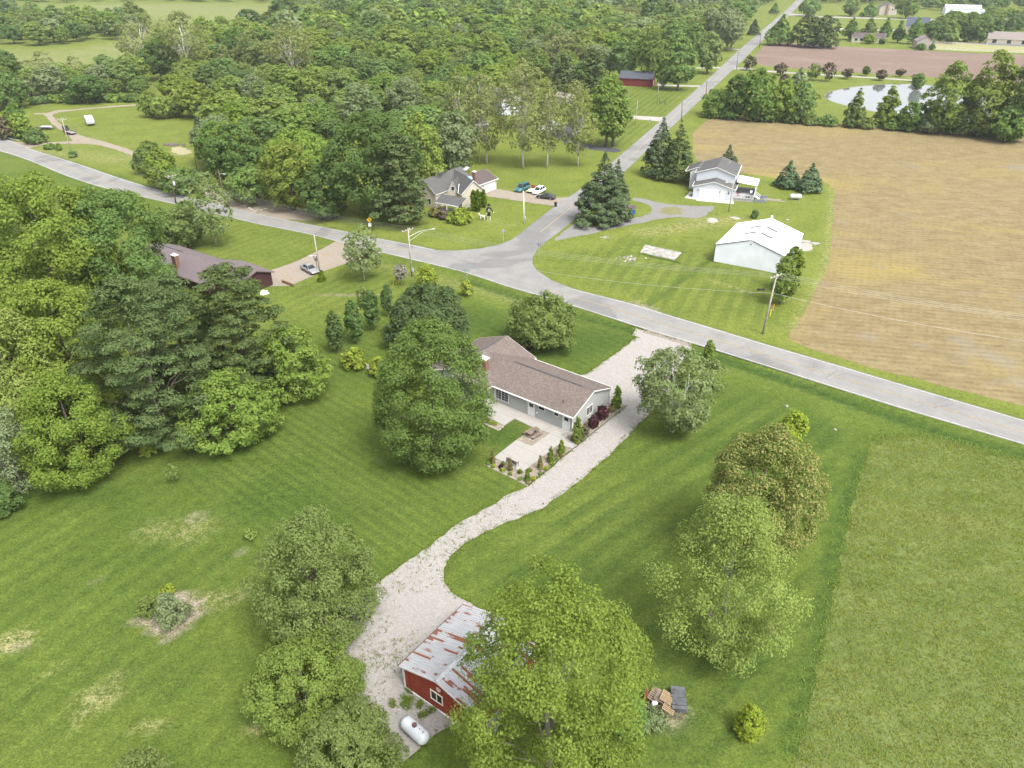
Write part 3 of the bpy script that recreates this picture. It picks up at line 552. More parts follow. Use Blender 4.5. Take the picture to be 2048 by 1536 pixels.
def limbs_mesh(name, top, r0, C, cb, seed, nl=8, mat=None, stems=1, twigs=0, spread=.5):
    rg = np.random.default_rng(seed + 99); m = MB()
    for s_ in range(stems):
        a0 = 6.2832 * s_ / stems + seed; ox, oy = (0, 0) if stems == 1 else (math.cos(a0) * r0 * 1.5, math.sin(a0) * r0 * 1.5); lean = 0 if stems == 1 else .16
        P = [Vector((ox + lean * math.cos(a0) * z + rg.normal() * .02 * z, oy + lean * math.sin(a0) * z + rg.normal() * .02 * z, z)) for z in np.linspace(-.35, top, 6)]
        m.tube(P, [r0 * 1.25] + [r0 * (1 - .82 * i / 5) for i in range(1, 6)], 8)
        ch = rg.choice(len(C), min(nl, len(C)), replace=False)
        for i in ch:
            e = Vector(C[i]) * .86 + Vector((0, 0, cb)); zs = cb * .75 + (e.z - cb * .75) * spread * rg.uniform(.5, 1.); zs = min(max(zs, cb * .6 + .1), top * .9)
            k = (zs + .35) / (top + .35); st = P[min(4, int(k * 5))].lerp(P[min(5, int(k * 5) + 1)], (k * 5) % 1)
            mid = st.lerp(e, .5) + Vector((0, 0, .12 * (e - st).length)); rr = r0 * (1 - .8 * k) * .40
            m.tube([st, mid, e], [rr, rr * .6, rr * .22], 5)
            for _ in range(twigs):
                q = mid.lerp(e, rg.uniform(.1, 1)); dv = Vector(rg.normal(size=3)).normalized(); dv.z = abs(dv.z) * .7 + .25
                ln = (e - st).length * rg.uniform(.18, .42); m.tube([q, q + dv * ln * .55 + Vector((0, 0, .05)), q + dv * ln], [rr * .3, rr * .2, rr * .08], 4, False)
    me = bpy.data.meshes.new(name); me.from_pydata(m.v, [], m.f); me.polygons.foreach_set('use_smooth', [True] * len(me.polygons)); me.materials.append(mat or BARK['brown']); return me
def plant(name, label, cat, loc, leafmesh, trunkmesh, lmat, cb=0., group=None, rz=0., sc=(1, 1, 1), foliage='crown', stem='trunk'):
    e = empty(name, loc, rz, label, cat, group); e.scale = sc
    if trunkmesh: link(stem, trunkmesh, e)
    c = link(foliage, leafmesh, e); c.location = (0, 0, cb)
    if not leafmesh.materials: leafmesh.materials.append(lmat)
    c.material_slots[0].link = 'OBJECT'; c.material_slots[0].material = lmat
    return e
def crown_box(x0, x1, yt, yb, cb):                      # picture outline of a crown -> place, half width, half height
    cx, cy = (x0 + x1) / 2, (yt + yb) / 2; hc = cb + 4.
    for _ in range(30):
        p = at(cx, cy, hc); k = depth(p) / FPX; a = (x1 - x0) / 2 * k
        phi = math.atan2(CAM_H - hc, p.y); hp = (yb - yt) / 2 * k; b2 = (hp * hp - (a * math.sin(phi)) ** 2) / math.cos(phi) ** 2
        b = max(math.sqrt(max(b2, 0)), .45 * a); b = min(b, 3.6 * a); hc = hc * .5 + (cb + b) * .5
    return Vector((p.x, p.y, 0)), a, b, ppm(p)
_seed = [100]
def tree(box, form, sp, label, cb=1.5, name='tree', cat='tree', group=None, bark='brown', dens=1., leafpx=2.3, sparse=1., nl=8, stems=1, twigs=0, tr=None, clumpk=.24, flat=.8, maxq=16000, lobes=.22, power=.9, droop=.25, foliage='crown'):
    _seed[0] += 1; sd = _seed[0]; p, a, b, k = crown_box(*box, cb)
    ls = float(np.clip(leafpx * (.82 if k > 17 else 1.) / (k / 2), .15, 1.6))
    if form == 'pinetree': Q, C = crown('pine', a * 1.06, b, ls, sd, dens * 1.25, .16, 1., .30, maxq, .36)
    elif form == 'spruce':
        Q, C = crown('spruce', a * 1.08, b, ls * .9, sd, dens, .15, 1., .5, maxq, .16)
    else: Q, C = crown(form, a, b, ls, sd, dens, clumpk, sparse, flat, maxq, lobes)
    lm = leaf_mesh(foliage, Q)
    r0 = tr or float(np.clip(.035 * (2 * b + cb), .06, .45)); tm = None
    top = cb + b * (1.9 if form == 'spruce' else 1.45)
    if stems: tm = limbs_mesh('trunk', top, r0, C, cb, sd, 0 if form == 'spruce' else nl, BARK[bark], stems, twigs)
    return plant(name, label, cat, p, lm, tm, LEAF[sp], cb, group, foliage=foliage)
def shrub(box, sp, label, form='dome', name='shrub', cat='shrub', group=None, **kw):
    kw.setdefault('nl', 5); kw.setdefault('clumpk', .30); kw.setdefault('tr', .05)
    return tree(box, form, sp, label, kw.pop('cb', .05), name, cat, group, foliage='foliage', **kw)

# ------------------------------------------------------------------ trees and shrubs of the near yards
tree((744, 981, 638, 926), 'egg', 'maple', 'large dense green maple tree covering the left end of the ranch house', .8, 'leafy_tree', maxq=30000, dens=1.3, clumpk=.16, lobes=.08)
tree((774, 940, 566, 696), 'dome', 'bluegreen', 'dense dark blue-green round tree just behind the largest maple', .3, 'round_tree', maxq=18000, clumpk=.15, dens=1.2, lobes=.10, flat=.95)
tree((1018, 1156, 583, 690), 'dome', 'crab', 'spreading low crabapple tree with mulch at its foot on the ranch front lawn', .7, 'crabapple_tree', dens=.95, clumpk=.2, lobes=.2)
tree((1274, 1436, 697, 864), 'vase', 'birch', 'white-stemmed birch clump standing beside the gravel driveway', .9, 'birch_tree', bark='white', stems=4, tr=.13, nl=7, dens=.75, twigs=1, clumpk=.2, lobes=.22)
tree((1412, 1642, 852, 1130), 'oval', 'bronze', 'dense bronze flowering tree at the edge of the tall meadow', 1., 'flowering_tree', maxq=28000, dens=1.15, clumpk=.16, lobes=.1)
tree((1340, 1580, 998, 1330), 'oval', 'fresh', 'loose bright green tree in front of the bronze flowering tree', 1., 'broadleaf_tree', bark='grey', maxq=20000, dens=.95, twigs=1, nl=12, clumpk=.20, lobes=.38, tr=.30)
tree((908, 1296, 1138, 1610), 'egg', 'lime', 'large yellow-green tree overhanging the red barn', 2., 'silver_maple_tree', bark='grey', maxq=44000, dens=1.25, nl=9, clumpk=.14, lobes=.24, tr=.36)
tree((504, 752, 1016, 1284), 'dome', 'crab', 'wide mid green tree beside the timber edge of the gravel turnaround', .6, 'pear_tree', maxq=26000, clumpk=.17, dens=1.05)
tree((488, 718, 1254, 1454), 'dome', 'fresh', 'round green tree left of the gravel turnaround opposite the red barn', .6, 'apple_tree', maxq=22000, clumpk=.18, nl=12)
tree((592, 794, 1398, 1596), 'dome', 'crab', 'grey-green tree cut by the bottom edge, left of the white propane tank', .6, 'plum_tree', maxq=22000, clumpk=.18)
tree((222, 342, 1494, 1640), 'dome', 'crab', 'small tree top at the bottom edge of the lower lawn', .6, 'young_tree', maxq=9000, sparse=.8)
tree((505, 657, 648, 800), 'dome', 'fresh', 'feathery light green tree right of the dark pine cluster', .3, 'sumac_tree', dens=.9, clumpk=.17, lobes=.25, nl=14, stems=3, tr=.12, twigs=1)
tree((367, 548, 735, 894), 'dome', 'fresh', 'spreading low tree with long sprays at the foot of the pine cluster', .15, 'hawthorn_tree', maxq=18000, dens=1., clumpk=.16, lobes=.28, nl=14, stems=3, tr=.12, twigs=1)
tree((165, 405, 548, 885), 'pinetree', 'pine', 'largest dark white pine in the cluster on the left', .8, 'pine_tree', 'tree', maxq=26000, power=.62, droop=-.02, tr=.4, dens=.95, nl=18)
tree((385, 566, 522, 800), 'pinetree', 'pine', 'dark white pine in front of the purple-roofed house', .8, 'pine_tree', 'tree', maxq=24000, power=.6, droop=-.02, tr=.4, dens=.95, nl=18)
tree((275, 432, 546, 760), 'pinetree', 'pine', 'dark white pine behind the largest pine of the cluster', 1., 'pine_tree', 'tree', maxq=12000, power=.62, droop=-.02, tr=.35)
tree((0, 250, 560, 830), 'oval', 'yellow', 'large yellow-green oak behind the pine cluster at the left edge', 1.5, 'broadleaf_tree', maxq=24000, clumpk=.18, lobes=.25)
tree((42, 234, 740, 962), 'dome', 'fresh', 'bushy bright green tree at the left edge of the mown lawn', .3, 'leafy_tree', maxq=20000, clumpk=.19, lobes=.25)
tree((-70, 110, 615, 890), 'dome', 'yellow', 'yellow-green tree cut by the left edge beside the mown lawn', 1., 'broadleaf_tree', maxq=14000, lobes=.25)
tree((-60, 62, 800, 990), 'dome', 'grey', 'grey thinly leaved brush at the left edge of the lawn', .1, 'brush', 'shrub', maxq=5000, dens=.6, sparse=.7, nl=20, twigs=3, bark='grey', tr=.09, stems=3)
shrub((-30, 30, 950, 1030), 'dark', 'dark green bush at the left edge below the grey brush')
tree((-50, 215, 345, 640), 'oval', 'fresh', 'tall bright green tree in the upper left corner of the near wood', 2., 'leafy_tree', maxq=26000, clumpk=.17, lobes=.25)
tree((120, 335, 378, 620), 'oval', 'mid', 'broad green tree left of the purple-roofed house', 2., 'leafy_tree', maxq=24000, clumpk=.17, lobes=.25)
tree((-120, 60, 360, 560), 'oval', 'mid', 'green tree cut by the left edge below the curving road', 2., 'leafy_tree', maxq=9000)
tree((60, 175, 560, 660), 'dome', 'dark', 'dark undergrowth tree between the large bright trees at left', 1., 'round_tree', maxq=7000)
tree((322, 408, 418, 492), 'vase', 'mid', 'small spreading tree at the back of the purple-roofed house', .5, 'apple_tree', stems=3, tr=.12, nl=10)
tree((342, 398, 402, 445), 'dome', 'crab', 'bushy small tree on the verge below the transformer pole', .3, 'young_tree')
tree((376, 458, 348, 474), 'oval', 'birch', 'loose pale young tree on the road verge in front of the farmyard', 2.2, 'young_tree', dens=.55, sparse=.75, twigs=2, nl=14, bark='grey', tr=.14)
tree((240, 290, 385, 430), 'dome', 'fresh', 'small bright tree at the road verge beside the near wood', .3, 'young_tree')
tree((686, 759, 452, 548), 'oval', 'birch', 'pale young ornamental tree between the junction and the silver sedan', 1.4, 'ornamental_tree', dens=.62, bark='pale', twigs=1, tr=.10, nl=12, lobes=.22)
shrub((832, 874, 528, 576), 'golden', 'yellow-green bushy shrub by the streetlight pole', cb=.3, name='young_tree', cat='tree')
shrub((920, 945, 560, 590), 'golden', 'tiny yellow-green sapling on the lawn near the street name sign', cb=.3, name='sapling', cat='tree')
shrub((684, 729, 693, 738), 'golden', 'round yellow-green shrub below the row of columnar trees')
shrub((738, 777, 711, 752), 'golden', 'low yellow-green shrub beside the big maple')
shrub((1561, 1617, 821, 884), 'golden', 'round yellow-green shrub behind the bronze flowering tree', cb=.3)
shrub((1474, 1526, 1410, 1474), 'golden', 'round yellow-green shrub alone on the lawn below the wood pile')
G4 = 'young columnar trees in the row'
tree((650, 687, 620, 698), 'column', 'dark', 'columnar young tree nearest the pines in the row of four', .8, 'columnar_tree', group=G4, tr=.09)
tree((686, 727, 600, 680), 'column', 'dark', 'columnar young tree second from the pines in the row of four', .8, 'columnar_tree', group=G4, tr=.09)
tree((724, 761, 581, 652), 'column', 'dark', 'columnar young tree third from the pines in the row of four', .9, 'columnar_tree', group=G4, tr=.09)
tree((761, 786, 569, 624), 'column', 'dark', 'columnar young tree farthest from the pines in the row of four', .9, 'columnar_tree', group=G4, tr=.08)
tree((712, 736, 572, 612), 'column', 'crab', 'thin sparse sapling behind the row of columnar trees', .4, 'sapling', dens=.4, sparse=.6, tr=.05)
tree((788, 814, 530, 560), 'vase', 'dead', 'small dead tree held by yellow guy wires on the corner lawn', 1.2, 'dead_tree', dens=.5, sparse=.8, nl=16, twigs=5, bark='grey', tr=.07)
tree((1407, 1429, 680, 732), 'column', 'arbor', 'narrow conifer on the lawn beside the road and driveway mouth', .2, 'columnar_conifer', tr=.06)
tree((636, 649, 540, 562), 'arbor', 'arbor', 'small dark arborvitae beside the silver sedan', .05, 'arborvitae_bush', 'shrub', clumpk=.3, tr=.04)
shrub((1040, 1066, 682, 703), 'purple', 'purple-leaved bush at the back corner of the ranch house')
# foundation planting of the ranch
GA = 'arborvitae planted round the ranch patio'
for bx, sp, lb in [((1224, 1244, 770, 816), 'arbor', 'arborvitae beside the gravel at the far corner of the ranch gable'),
    ((1144, 1166, 834, 884), 'arbor', 'tall arborvitae at the near corner of the ranch house'),
    ((1116, 1130, 880, 907), 'arbor', 'green arborvitae next to the patio walkway'),
    ((1095, 1108, 893, 924), 'arbor', 'second arborvitae from the patio walkway, tall and olive green'),
    ((1076, 1085, 908, 941), 'brown', 'thin browned arborvitae, third from the patio walkway'),
    ((1049, 1060, 939, 962), 'arbor', 'short green arborvitae at the lowest corner of the patio bed'),
    ((1016, 1024, 914, 944), 'brown', 'dead brown arborvitae beside the patio bench'),
    ((981, 990, 899, 927), 'brown', 'thin browned arborvitae at the left end of the patio bed')]:
    tree(bx, 'arbor', sp, lb, .03, 'arborvitae', 'shrub', GA, clumpk=.3, tr=.05, leafpx=1.9, nl=3)
GB = 'little shrubs in the patio bed'
for x, y, r_, sp, lb in [(976, 927, 4, 'fresh', 'small green ball shrub at the left corner of the patio bed'), (987, 932, 4, 'golden', 'yellowish ball shrub near the left brown arborvitae'), (1004.5, 940, 4.5, 'golden', 'yellow ball shrub left of the dead brown arborvitae'),
    (1020, 948, 3.5, 'crab', 'small ball shrub in front of the dead brown arborvitae'), (1039.7, 958, 4, 'fresh', 'green ball shrub on the lower edge of the patio bed'), (1067, 957, 5, 'golden', 'yellow ball shrub next to the short green arborvitae'),
    (1055.5, 966, 3.5, 'brown', 'brown tuft at the lowest corner of the patio bed'), (1081, 946, 3.5, 'crab', 'ball shrub in front of the thin browned arborvitae by the driveway'), (1093, 936, 4, 'golden', 'yellow-green tuft between two arborvitae along the driveway'),
    (1103.5, 926, 4, 'fresh', 'green ball shrub at the foot of the olive arborvitae'), (1114, 918, 3.5, 'crab', 'dark little shrub along the driveway edging'), (1113, 911, 3, 'brown', 'brown tuft behind the dark little shrub'), (1123, 911, 4, 'brown', 'rust coloured tuft in front of the walkway arborvitae'),
    (1155, 884, 5, 'golden', 'bright yellow-green ball shrub at the foot of the tall corner arborvitae'), (1006, 927, 4, 'arbor', 'small conifer behind the purple tuft of the patio bed'), (1040, 943, 4.5, 'arbor', 'small conifer right of the patio bench'), (1060, 940, 3.5, 'arbor', 'small conifer above the short green arborvitae'), (1002, 933, 4, 'purple', 'purple tuft in the patio bed'),
    (973, 841, 3.5, 'golden', 'first golden tuft in the short bed under the maple'), (982, 844.5, 3.5, 'golden', 'middle golden tuft in the short bed under the maple'), (990, 847, 3.5, 'golden', 'last golden tuft in the short bed under the maple')]:
    shrub((x - r_, x + r_, y - r_, y + r_ * .8), sp, lb, 'dome' if sp != 'arbor' else 'arbor', group=GB, leafpx=1.7, nl=2, tr=.03)
shrub((1176, 1197, 831, 855), 'purple', 'purple barberry bush by the ranch gable, nearer the patio', nl=3)
shrub((1193, 1217, 810, 838), 'purple', 'larger purple barberry bush under the ranch gable window', nl=3)
shrub((1162, 1178, 848, 872), 'wine', 'reddish faded shrub beside the tall corner arborvitae', sparse=.6, dens=.5)
shrub((1217, 1230, 812, 824), 'brown', 'dry brown tuft by the downspout of the ranch gable', sparse=.6, dens=.5)
# mulch island shrubs
shrub((274, 316, 1190, 1233), 'crab', 'round green shrub on the left of the mulched island', nl=6)
shrub((310, 372, 1182, 1252), 'grey', 'twiggy olive shrub in the middle of the mulched island', dens=.7, nl=16, twigs=2, lobes=.3)
shrub((318, 350, 1170, 1190), 'golden', 'yellow-green tuft at the top of the mulched island', dens=.6)
tree((332, 358, 928, 962), 'vase', 'crab', 'tiny nearly bare sapling on the mown lawn', .5, 'sapling', dens=.05, sparse=.3, nl=9, twigs=2, bark='brown', tr=.03)
shrub((280, 310, 885, 912), 'golden', 'small yellow bush at the lawn edge below the pines'); shrub((215, 268, 860, 905), 'mid', 'green bush between the bright tree and the pines')
shrub((488, 512, 1056, 1078), 'fresh', 'clump of long grass leaves on the mown lawn', dens=.6)
shrub((1270, 1332, 1414, 1458), 'grey', 'grey-green weeds round the foot of the wood pile', dens=.8, lobes=.3)
tree((1230, 1292, 1385, 1470), 'dome', 'mid', 'leafy sapling in front of the wood pile', .1, 'sapling', maxq=4000)
# ------------------------------------------------------------------ conifers and trees round the junction
tree((1152, 1262, 302, 444), 'spruce', 'spruce', 'broad dark spruce standing at the road junction', .1, 'spruce_tree', power=.55, droop=.1, dens=1.5, maxq=20000, tr=.3)
tree((1206, 1262, 318, 412), 'spruce', 'spruce', 'narrower dark spruce tucked behind the junction spruce', .1, 'spruce_tree', power=.7, droop=.1, dens=1.1, tr=.25)
tree((1288, 1358, 234, 350), 'spruce', 'spruce', 'left one of the two tall spruces by the side road', .2, 'spruce_tree', power=.8, droop=.28, tr=.28)
tree((1322, 1394, 242, 356), 'spruce', 'pine', 'right one of the two tall spruces by the side road', .4, 'spruce_tree', power=.62, droop=.25, tr=.28, dens=.85)
tree((1555, 1602, 320, 374), 'spruce', 'bluespruce', 'left one of the two blue-green spruces at the stubble field edge', .1, 'spruce_tree', power=.75, droop=.1, dens=1.3, tr=.2)
tree((1597, 1647, 325, 382), 'spruce', 'bluespruce', 'right one of the two blue-green spruces at the stubble field edge', .1, 'spruce_tree', power=.75, droop=.1, dens=1.3, tr=.2)
tree((1436, 1478, 290, 345), 'spruce', 'spruce', 'dark spruce behind the white split-level house', .1, 'spruce_tree', power=.8, droop=.2, tr=.2)
tree((1558, 1608, 494, 584), 'column', 'arbor', 'tall dark arborvitae at the corner of the white metal building', .05, 'arborvitae', tr=.15, dens=1.2)
tree((1546, 1595, 513, 602), 'oval', 'fresh', 'bright young maple between the utility pole and the white metal building', .7, 'leafy_tree', tr=.12)
shrub((1504, 1517, 420, 436), 'dark', 'little dark shrub on the lawn between the white house and metal building')
GF = 'arborvitae beside the cream farmhouse'
for bx, lb in [((941, 953, 374, 426), 'arborvitae against the cream farmhouse wall, first from the wall'), ((950, 962, 378, 425), 'second arborvitae from the cream farmhouse wall'), ((957, 965, 376, 423), 'third arborvitae from the cream farmhouse wall'), ((963, 973, 370, 424), 'tallest arborvitae at the right end of the farmhouse row')]:
    tree(bx, 'column', 'arbor', lb, .03, 'arborvitae', 'shrub', GF, clumpk=.3, tr=.06)
shrub((900, 944, 415, 446), 'golden', 'rounded yellow-green bush in front of the farmhouse porch'); shrub((874, 902, 420, 438), 'wine', 'brown dried shrubs at the farmhouse porch', dens=.5); shrub((857, 880, 415, 432), 'brown', 'dry bronze shrub at the left end of the farmhouse porch', dens=.5)
shrub((892, 910, 424, 440), 'mid', 'green shrub left of the rounded porch bush')
# trees round the farmhouse
for bx, fm, sp, lb, nm, kw in [
    ((655, 838, 228, 425), 'oval', 'dark', 'largest dark green tree left of the cream farmhouse', 'broadleaf_tree', dict(maxq=18000, clumpk=.17, lobes=.22)),
    ((748, 846, 268, 445), 'pinetree', 'pine', 'white pine drooping beside the cream farmhouse', 'pine_tree', dict(power=.75, droop=.12, dens=.9)),
    ((524, 632, 288, 415), 'oval', 'yellow', 'yellow-green tree at the edge of the dirt yard', 'light_leaf_tree', dict(clumpk=.18)),
    ((515, 668, 262, 360), 'oval', 'fresh', 'light green tree behind the yellow-green ash', 'light_leaf_tree', {}),
    ((800, 884, 230, 390), 'oval', 'fresh', 'green-gold tree between the dark oak and the farmhouse roof', 'leafy_tree', {}),
    ((860, 952, 230, 350), 'round', 'grey', 'grey-green tree behind the farmhouse garage', 'grey_green_tree', dict(clumpk=.2)),
    ((418, 528, 252, 372), 'round', 'dark', 'dark rounded tree above the farmyard drive', 'leafy_tree', dict(clumpk=.16, dens=1.1)),
    ((392, 470, 245, 338), 'round', 'mid', 'green tree left of the dark rounded farmyard tree', 'leafy_tree', {}),
    ((455, 545, 332, 404), 'dome', 'mid', 'low spreading tree over the farmyard drive', 'apple_tree', {}),
    ((595, 690, 330, 432), 'dome', 'dark', 'shady tree over the roadside bank by the dirt yard', 'leafy_tree', {}),
    ((266, 330, 282, 340), 'dome', 'mid', 'dark bushy tree beside the gravel track, uppermost of its clump', 'bushy_tree', {}),
    ((288, 352, 296, 372), 'dome', 'fresh', 'bright bushy tree in the middle of the trackside clump', 'bushy_tree', {}),
    ((318, 392, 334, 384), 'dome', 'mid', 'low bushy tree by the transformer pole', 'bushy_tree', {}),
    ((365, 398, 338, 360), 'dome', 'dark', 'small round dark bush beside the farmyard drive', 'shrub', {}),
    ((1176, 1258, 154, 268), 'oval', 'mid', 'tall green tree beside the asphalt drive and side road', 'leafy_tree', dict(cb=3.5, clumpk=.17)),
    ((1196, 1262, 190, 275), 'oval', 'fresh', 'lower green tree in front of the tall one by the asphalt drive', 'leafy_tree', dict(cb=2.5))]:
    kw.setdefault('cb', .6); tree(bx, fm, sp, lb, name=nm, cat='shrub' if nm == 'shrub' else 'tree', **kw)
GS = 'pale sycamores on the farmhouse back lawn'
for i, (bx, lb, kw) in enumerate([((996, 1098, 128, 300), 'tallest pale sycamore with a bare white trunk behind the parked cars', dict(cb=4.5, tr=.34)), ((932, 1012, 180, 300), 'pale sycamore with a dark trunk behind the farmhouse garage', dict(cb=3.5, tr=.3)),
    ((1068, 1124, 180, 305), 'slim pale sycamore left of the asphalt drive', dict(cb=4, tr=.25)), ((1122, 1196, 178, 312), 'pale yellow sycamore at the bend of the asphalt drive', dict(cb=2.5, tr=.28)),
    ((885, 955, 150, 262), 'pale sycamore left of the half-hidden grey house', dict(cb=3)), ((925, 1000, 150, 240), 'pale sycamore in front of the half-hidden grey house', dict(cb=3)), ((1010, 1078, 130, 235), 'pale golden sycamore right of the half-hidden grey house', dict(cb=3)),
    ((1118, 1180, 165, 255), 'pale sycamore in front of the dark conifers by the red barn', dict(cb=3)), ((1078, 1120, 168, 235), 'small pale sycamore in the middle of the sycamore group', dict(cb=2.5))]):
    tree(bx, 'oval', 'pale', lb, name='pale_tree', group=GS, bark='pale', dens=.42, sparse=.85, nl=22, twigs=3, lobes=.3, clumpk=.17, leafpx=2.0, **kw)
for bx, lb, cb in [((320, 408, 25, 130), 'grey half-dead sycamore with white limbs above the left wood', 6.), ((235, 330, 35, 118), 'pale thin sycamore left of the half-dead one', 3.), ((535, 625, 45, 150), 'pale bare-limbed sycamore inside the wood', 4.), ((1062, 1130, 0, 42), 'tall pale sycamore at the top of the wood', 3.)]:
    tree(bx, 'oval', 'pale', lb, cb, 'pale_tree', bark='white', dens=.4, sparse=.8, nl=26, twigs=3, lobes=.3, leafpx=2.0, tr=.5)
# roadside row right of the red barn
for bx, lb in [((1330, 1392, 80, 168), 'rounded tree nearest the side road in front of the red barn row'), ((1222, 1276, 78, 150), 'rounded tree above the left end of the red barn'), ((1272, 1330, 66, 155), 'tall rounded tree behind the red barn roof'), ((1392, 1446, 66, 136), 'rounded tree beside the side road past the red barn'), ((1312, 1345, 118, 168), 'small tree at the gable end of the red barn'),
    ((1336, 1376, 62, 120), 'round tree behind the one nearest the side road'), ((1128, 1172, 68, 130), 'round-headed tree left of the red barn row'), ((1366, 1412, 52, 118), 'tree behind the roadside row')]:
    tree(bx, 'oval', 'mid', lb, 2., 'linden_tree', group='roadside trees past the red barn', clumpk=.2)
tree((1400, 1492, 18, 92), 'round', 'grey', 'broad grey-green tree on the side road beyond the row', 1., 'grey_green_tree'); tree((1498, 1520, 40, 68), 'spruce', 'spruce', 'lone dark spruce on the grass beside the far side road', .1, 'spruce_tree')
for bx, lb in [((1105, 1150, 108, 190), 'dark conifer left of the red barn'), ((1150, 1215, 100, 195), 'dark conifers mass beside the red barn wall')]: tree(bx, 'pinetree', 'pine', lb, .5, 'pine_tree', power=.6, droop=0.)
# hedge row between the stubble field and the pond
GH = 'trees of the hedge row between stubble field and pond'
for bx, sp, lb in [((1408, 1470, 178, 228), 'mid', 'bushy tree at the side road end of the hedge row'), ((1448, 1500, 152, 232), 'dark', 'taller tree second along the hedge row from the side road'), ((1478, 1550, 142, 236), 'mid', 'broad green tree third along the hedge row'), ((1540, 1600, 162, 238), 'fresh', 'bright tree of the hedge row left of the pond'), ((1572, 1634, 168, 240), 'mid', 'rounded tree of the hedge row just left of the pond'),
    ((1692, 1736, 178, 250), 'mid', 'pointed tree in front of the pond, the left one'), ((1752, 1806, 168, 250), 'fresh', 'spreading tree in front of the middle of the pond'), ((1800, 1850, 205, 258), 'mid', 'low tree of the hedge row right of the middle of the pond'),
    ((1862, 1938, 130, 262), 'fresh', 'large bright tree at the right end of the pond'), ((1940, 2022, 110, 268), 'yellow', 'tallest bright tree of the hedge row right of the pond'), ((1840, 1900, 195, 262), 'grey', 'grey-green willow in front of the pond outlet'), ((2010, 2090, 125, 275), 'dark', 'dark tree at the right edge of the hedge row'), ((1905, 1965, 205, 268), 'mid', 'undergrowth tree below the large bright hedge tree'), ((1985, 2060, 215, 280), 'mid', 'undergrowth tree at the right end of the hedge row')]:
    tree(bx, 'pyramid' if 'in front of' in lb else 'oval', sp, lb, .5, 'hedgerow_tree', group=GH, clumpk=.2, lobes=.28)
for i in range(16):
    x = 1425 + i * 40 + rnd.uniform(-8, 8); y = 232 + i * 2.6
    if x < 2060: shrub((x - 17, x + 17, y - 17, y + 4), ['mid', 'dark', 'crab'][i % 3], ['first', 'second', 'third', 'fourth', 'fifth', 'sixth', 'seventh', 'eighth', 'ninth', 'tenth', 'eleventh', 'twelfth', 'thirteenth', 'fourteenth', 'fifteenth', 'sixteenth'][i] + ' low hedge row bush counted from the side road', name='hedge_bush', group='low bushes of the hedge row')
for bx, sp, fm, lb in [((1580, 1618, 136, 176), 'grey', 'pyramid', 'grey-green pine left of the pond'), ((1558, 1582, 150, 172), 'wine', 'dome', 'bronze bush left of the grey-green pine'), ((1826, 1850, 147, 176), 'mid', 'oval', 'small tree on the far bank of the pond')]: tree(bx, fm, sp, lb, .3, 'young_tree')
GP = 'little ornamental trees along the white gravel lane'
for bx, sp, lb in [((1550, 1575, 128, 146), 'wine', 'first dark-leaved ornamental tree along the lane'), ((1488, 1512, 112, 136), 'wine', 'dark-leaved ornamental tree at the corner of the side road and lane'), ((1616, 1642, 128, 156), 'crab', 'green ornamental tree along the lane'), ((1645, 1672, 125, 158), 'wine', 'taller ornamental tree along the lane'), ((1687, 1706, 137, 154), 'wine', 'dark ornamental tree above the left end of the pond'), ((1726, 1740, 134, 148), 'dark', 'small dark evergreen at the ploughed field edge'), ((1754, 1773, 141, 157), 'wine', 'dark ornamental tree above the middle of the pond'), ((1794, 1810, 139, 150), 'wine', 'flat dark bush at the ploughed field edge'), ((1825, 1848, 150, 160), 'wine', 'reddish bush near the right end of the lane')]:
    tree(bx, 'round', sp, lb, .8, 'ornamental_tree', group=GP, tr=.1, sparse=.6, dens=.7)
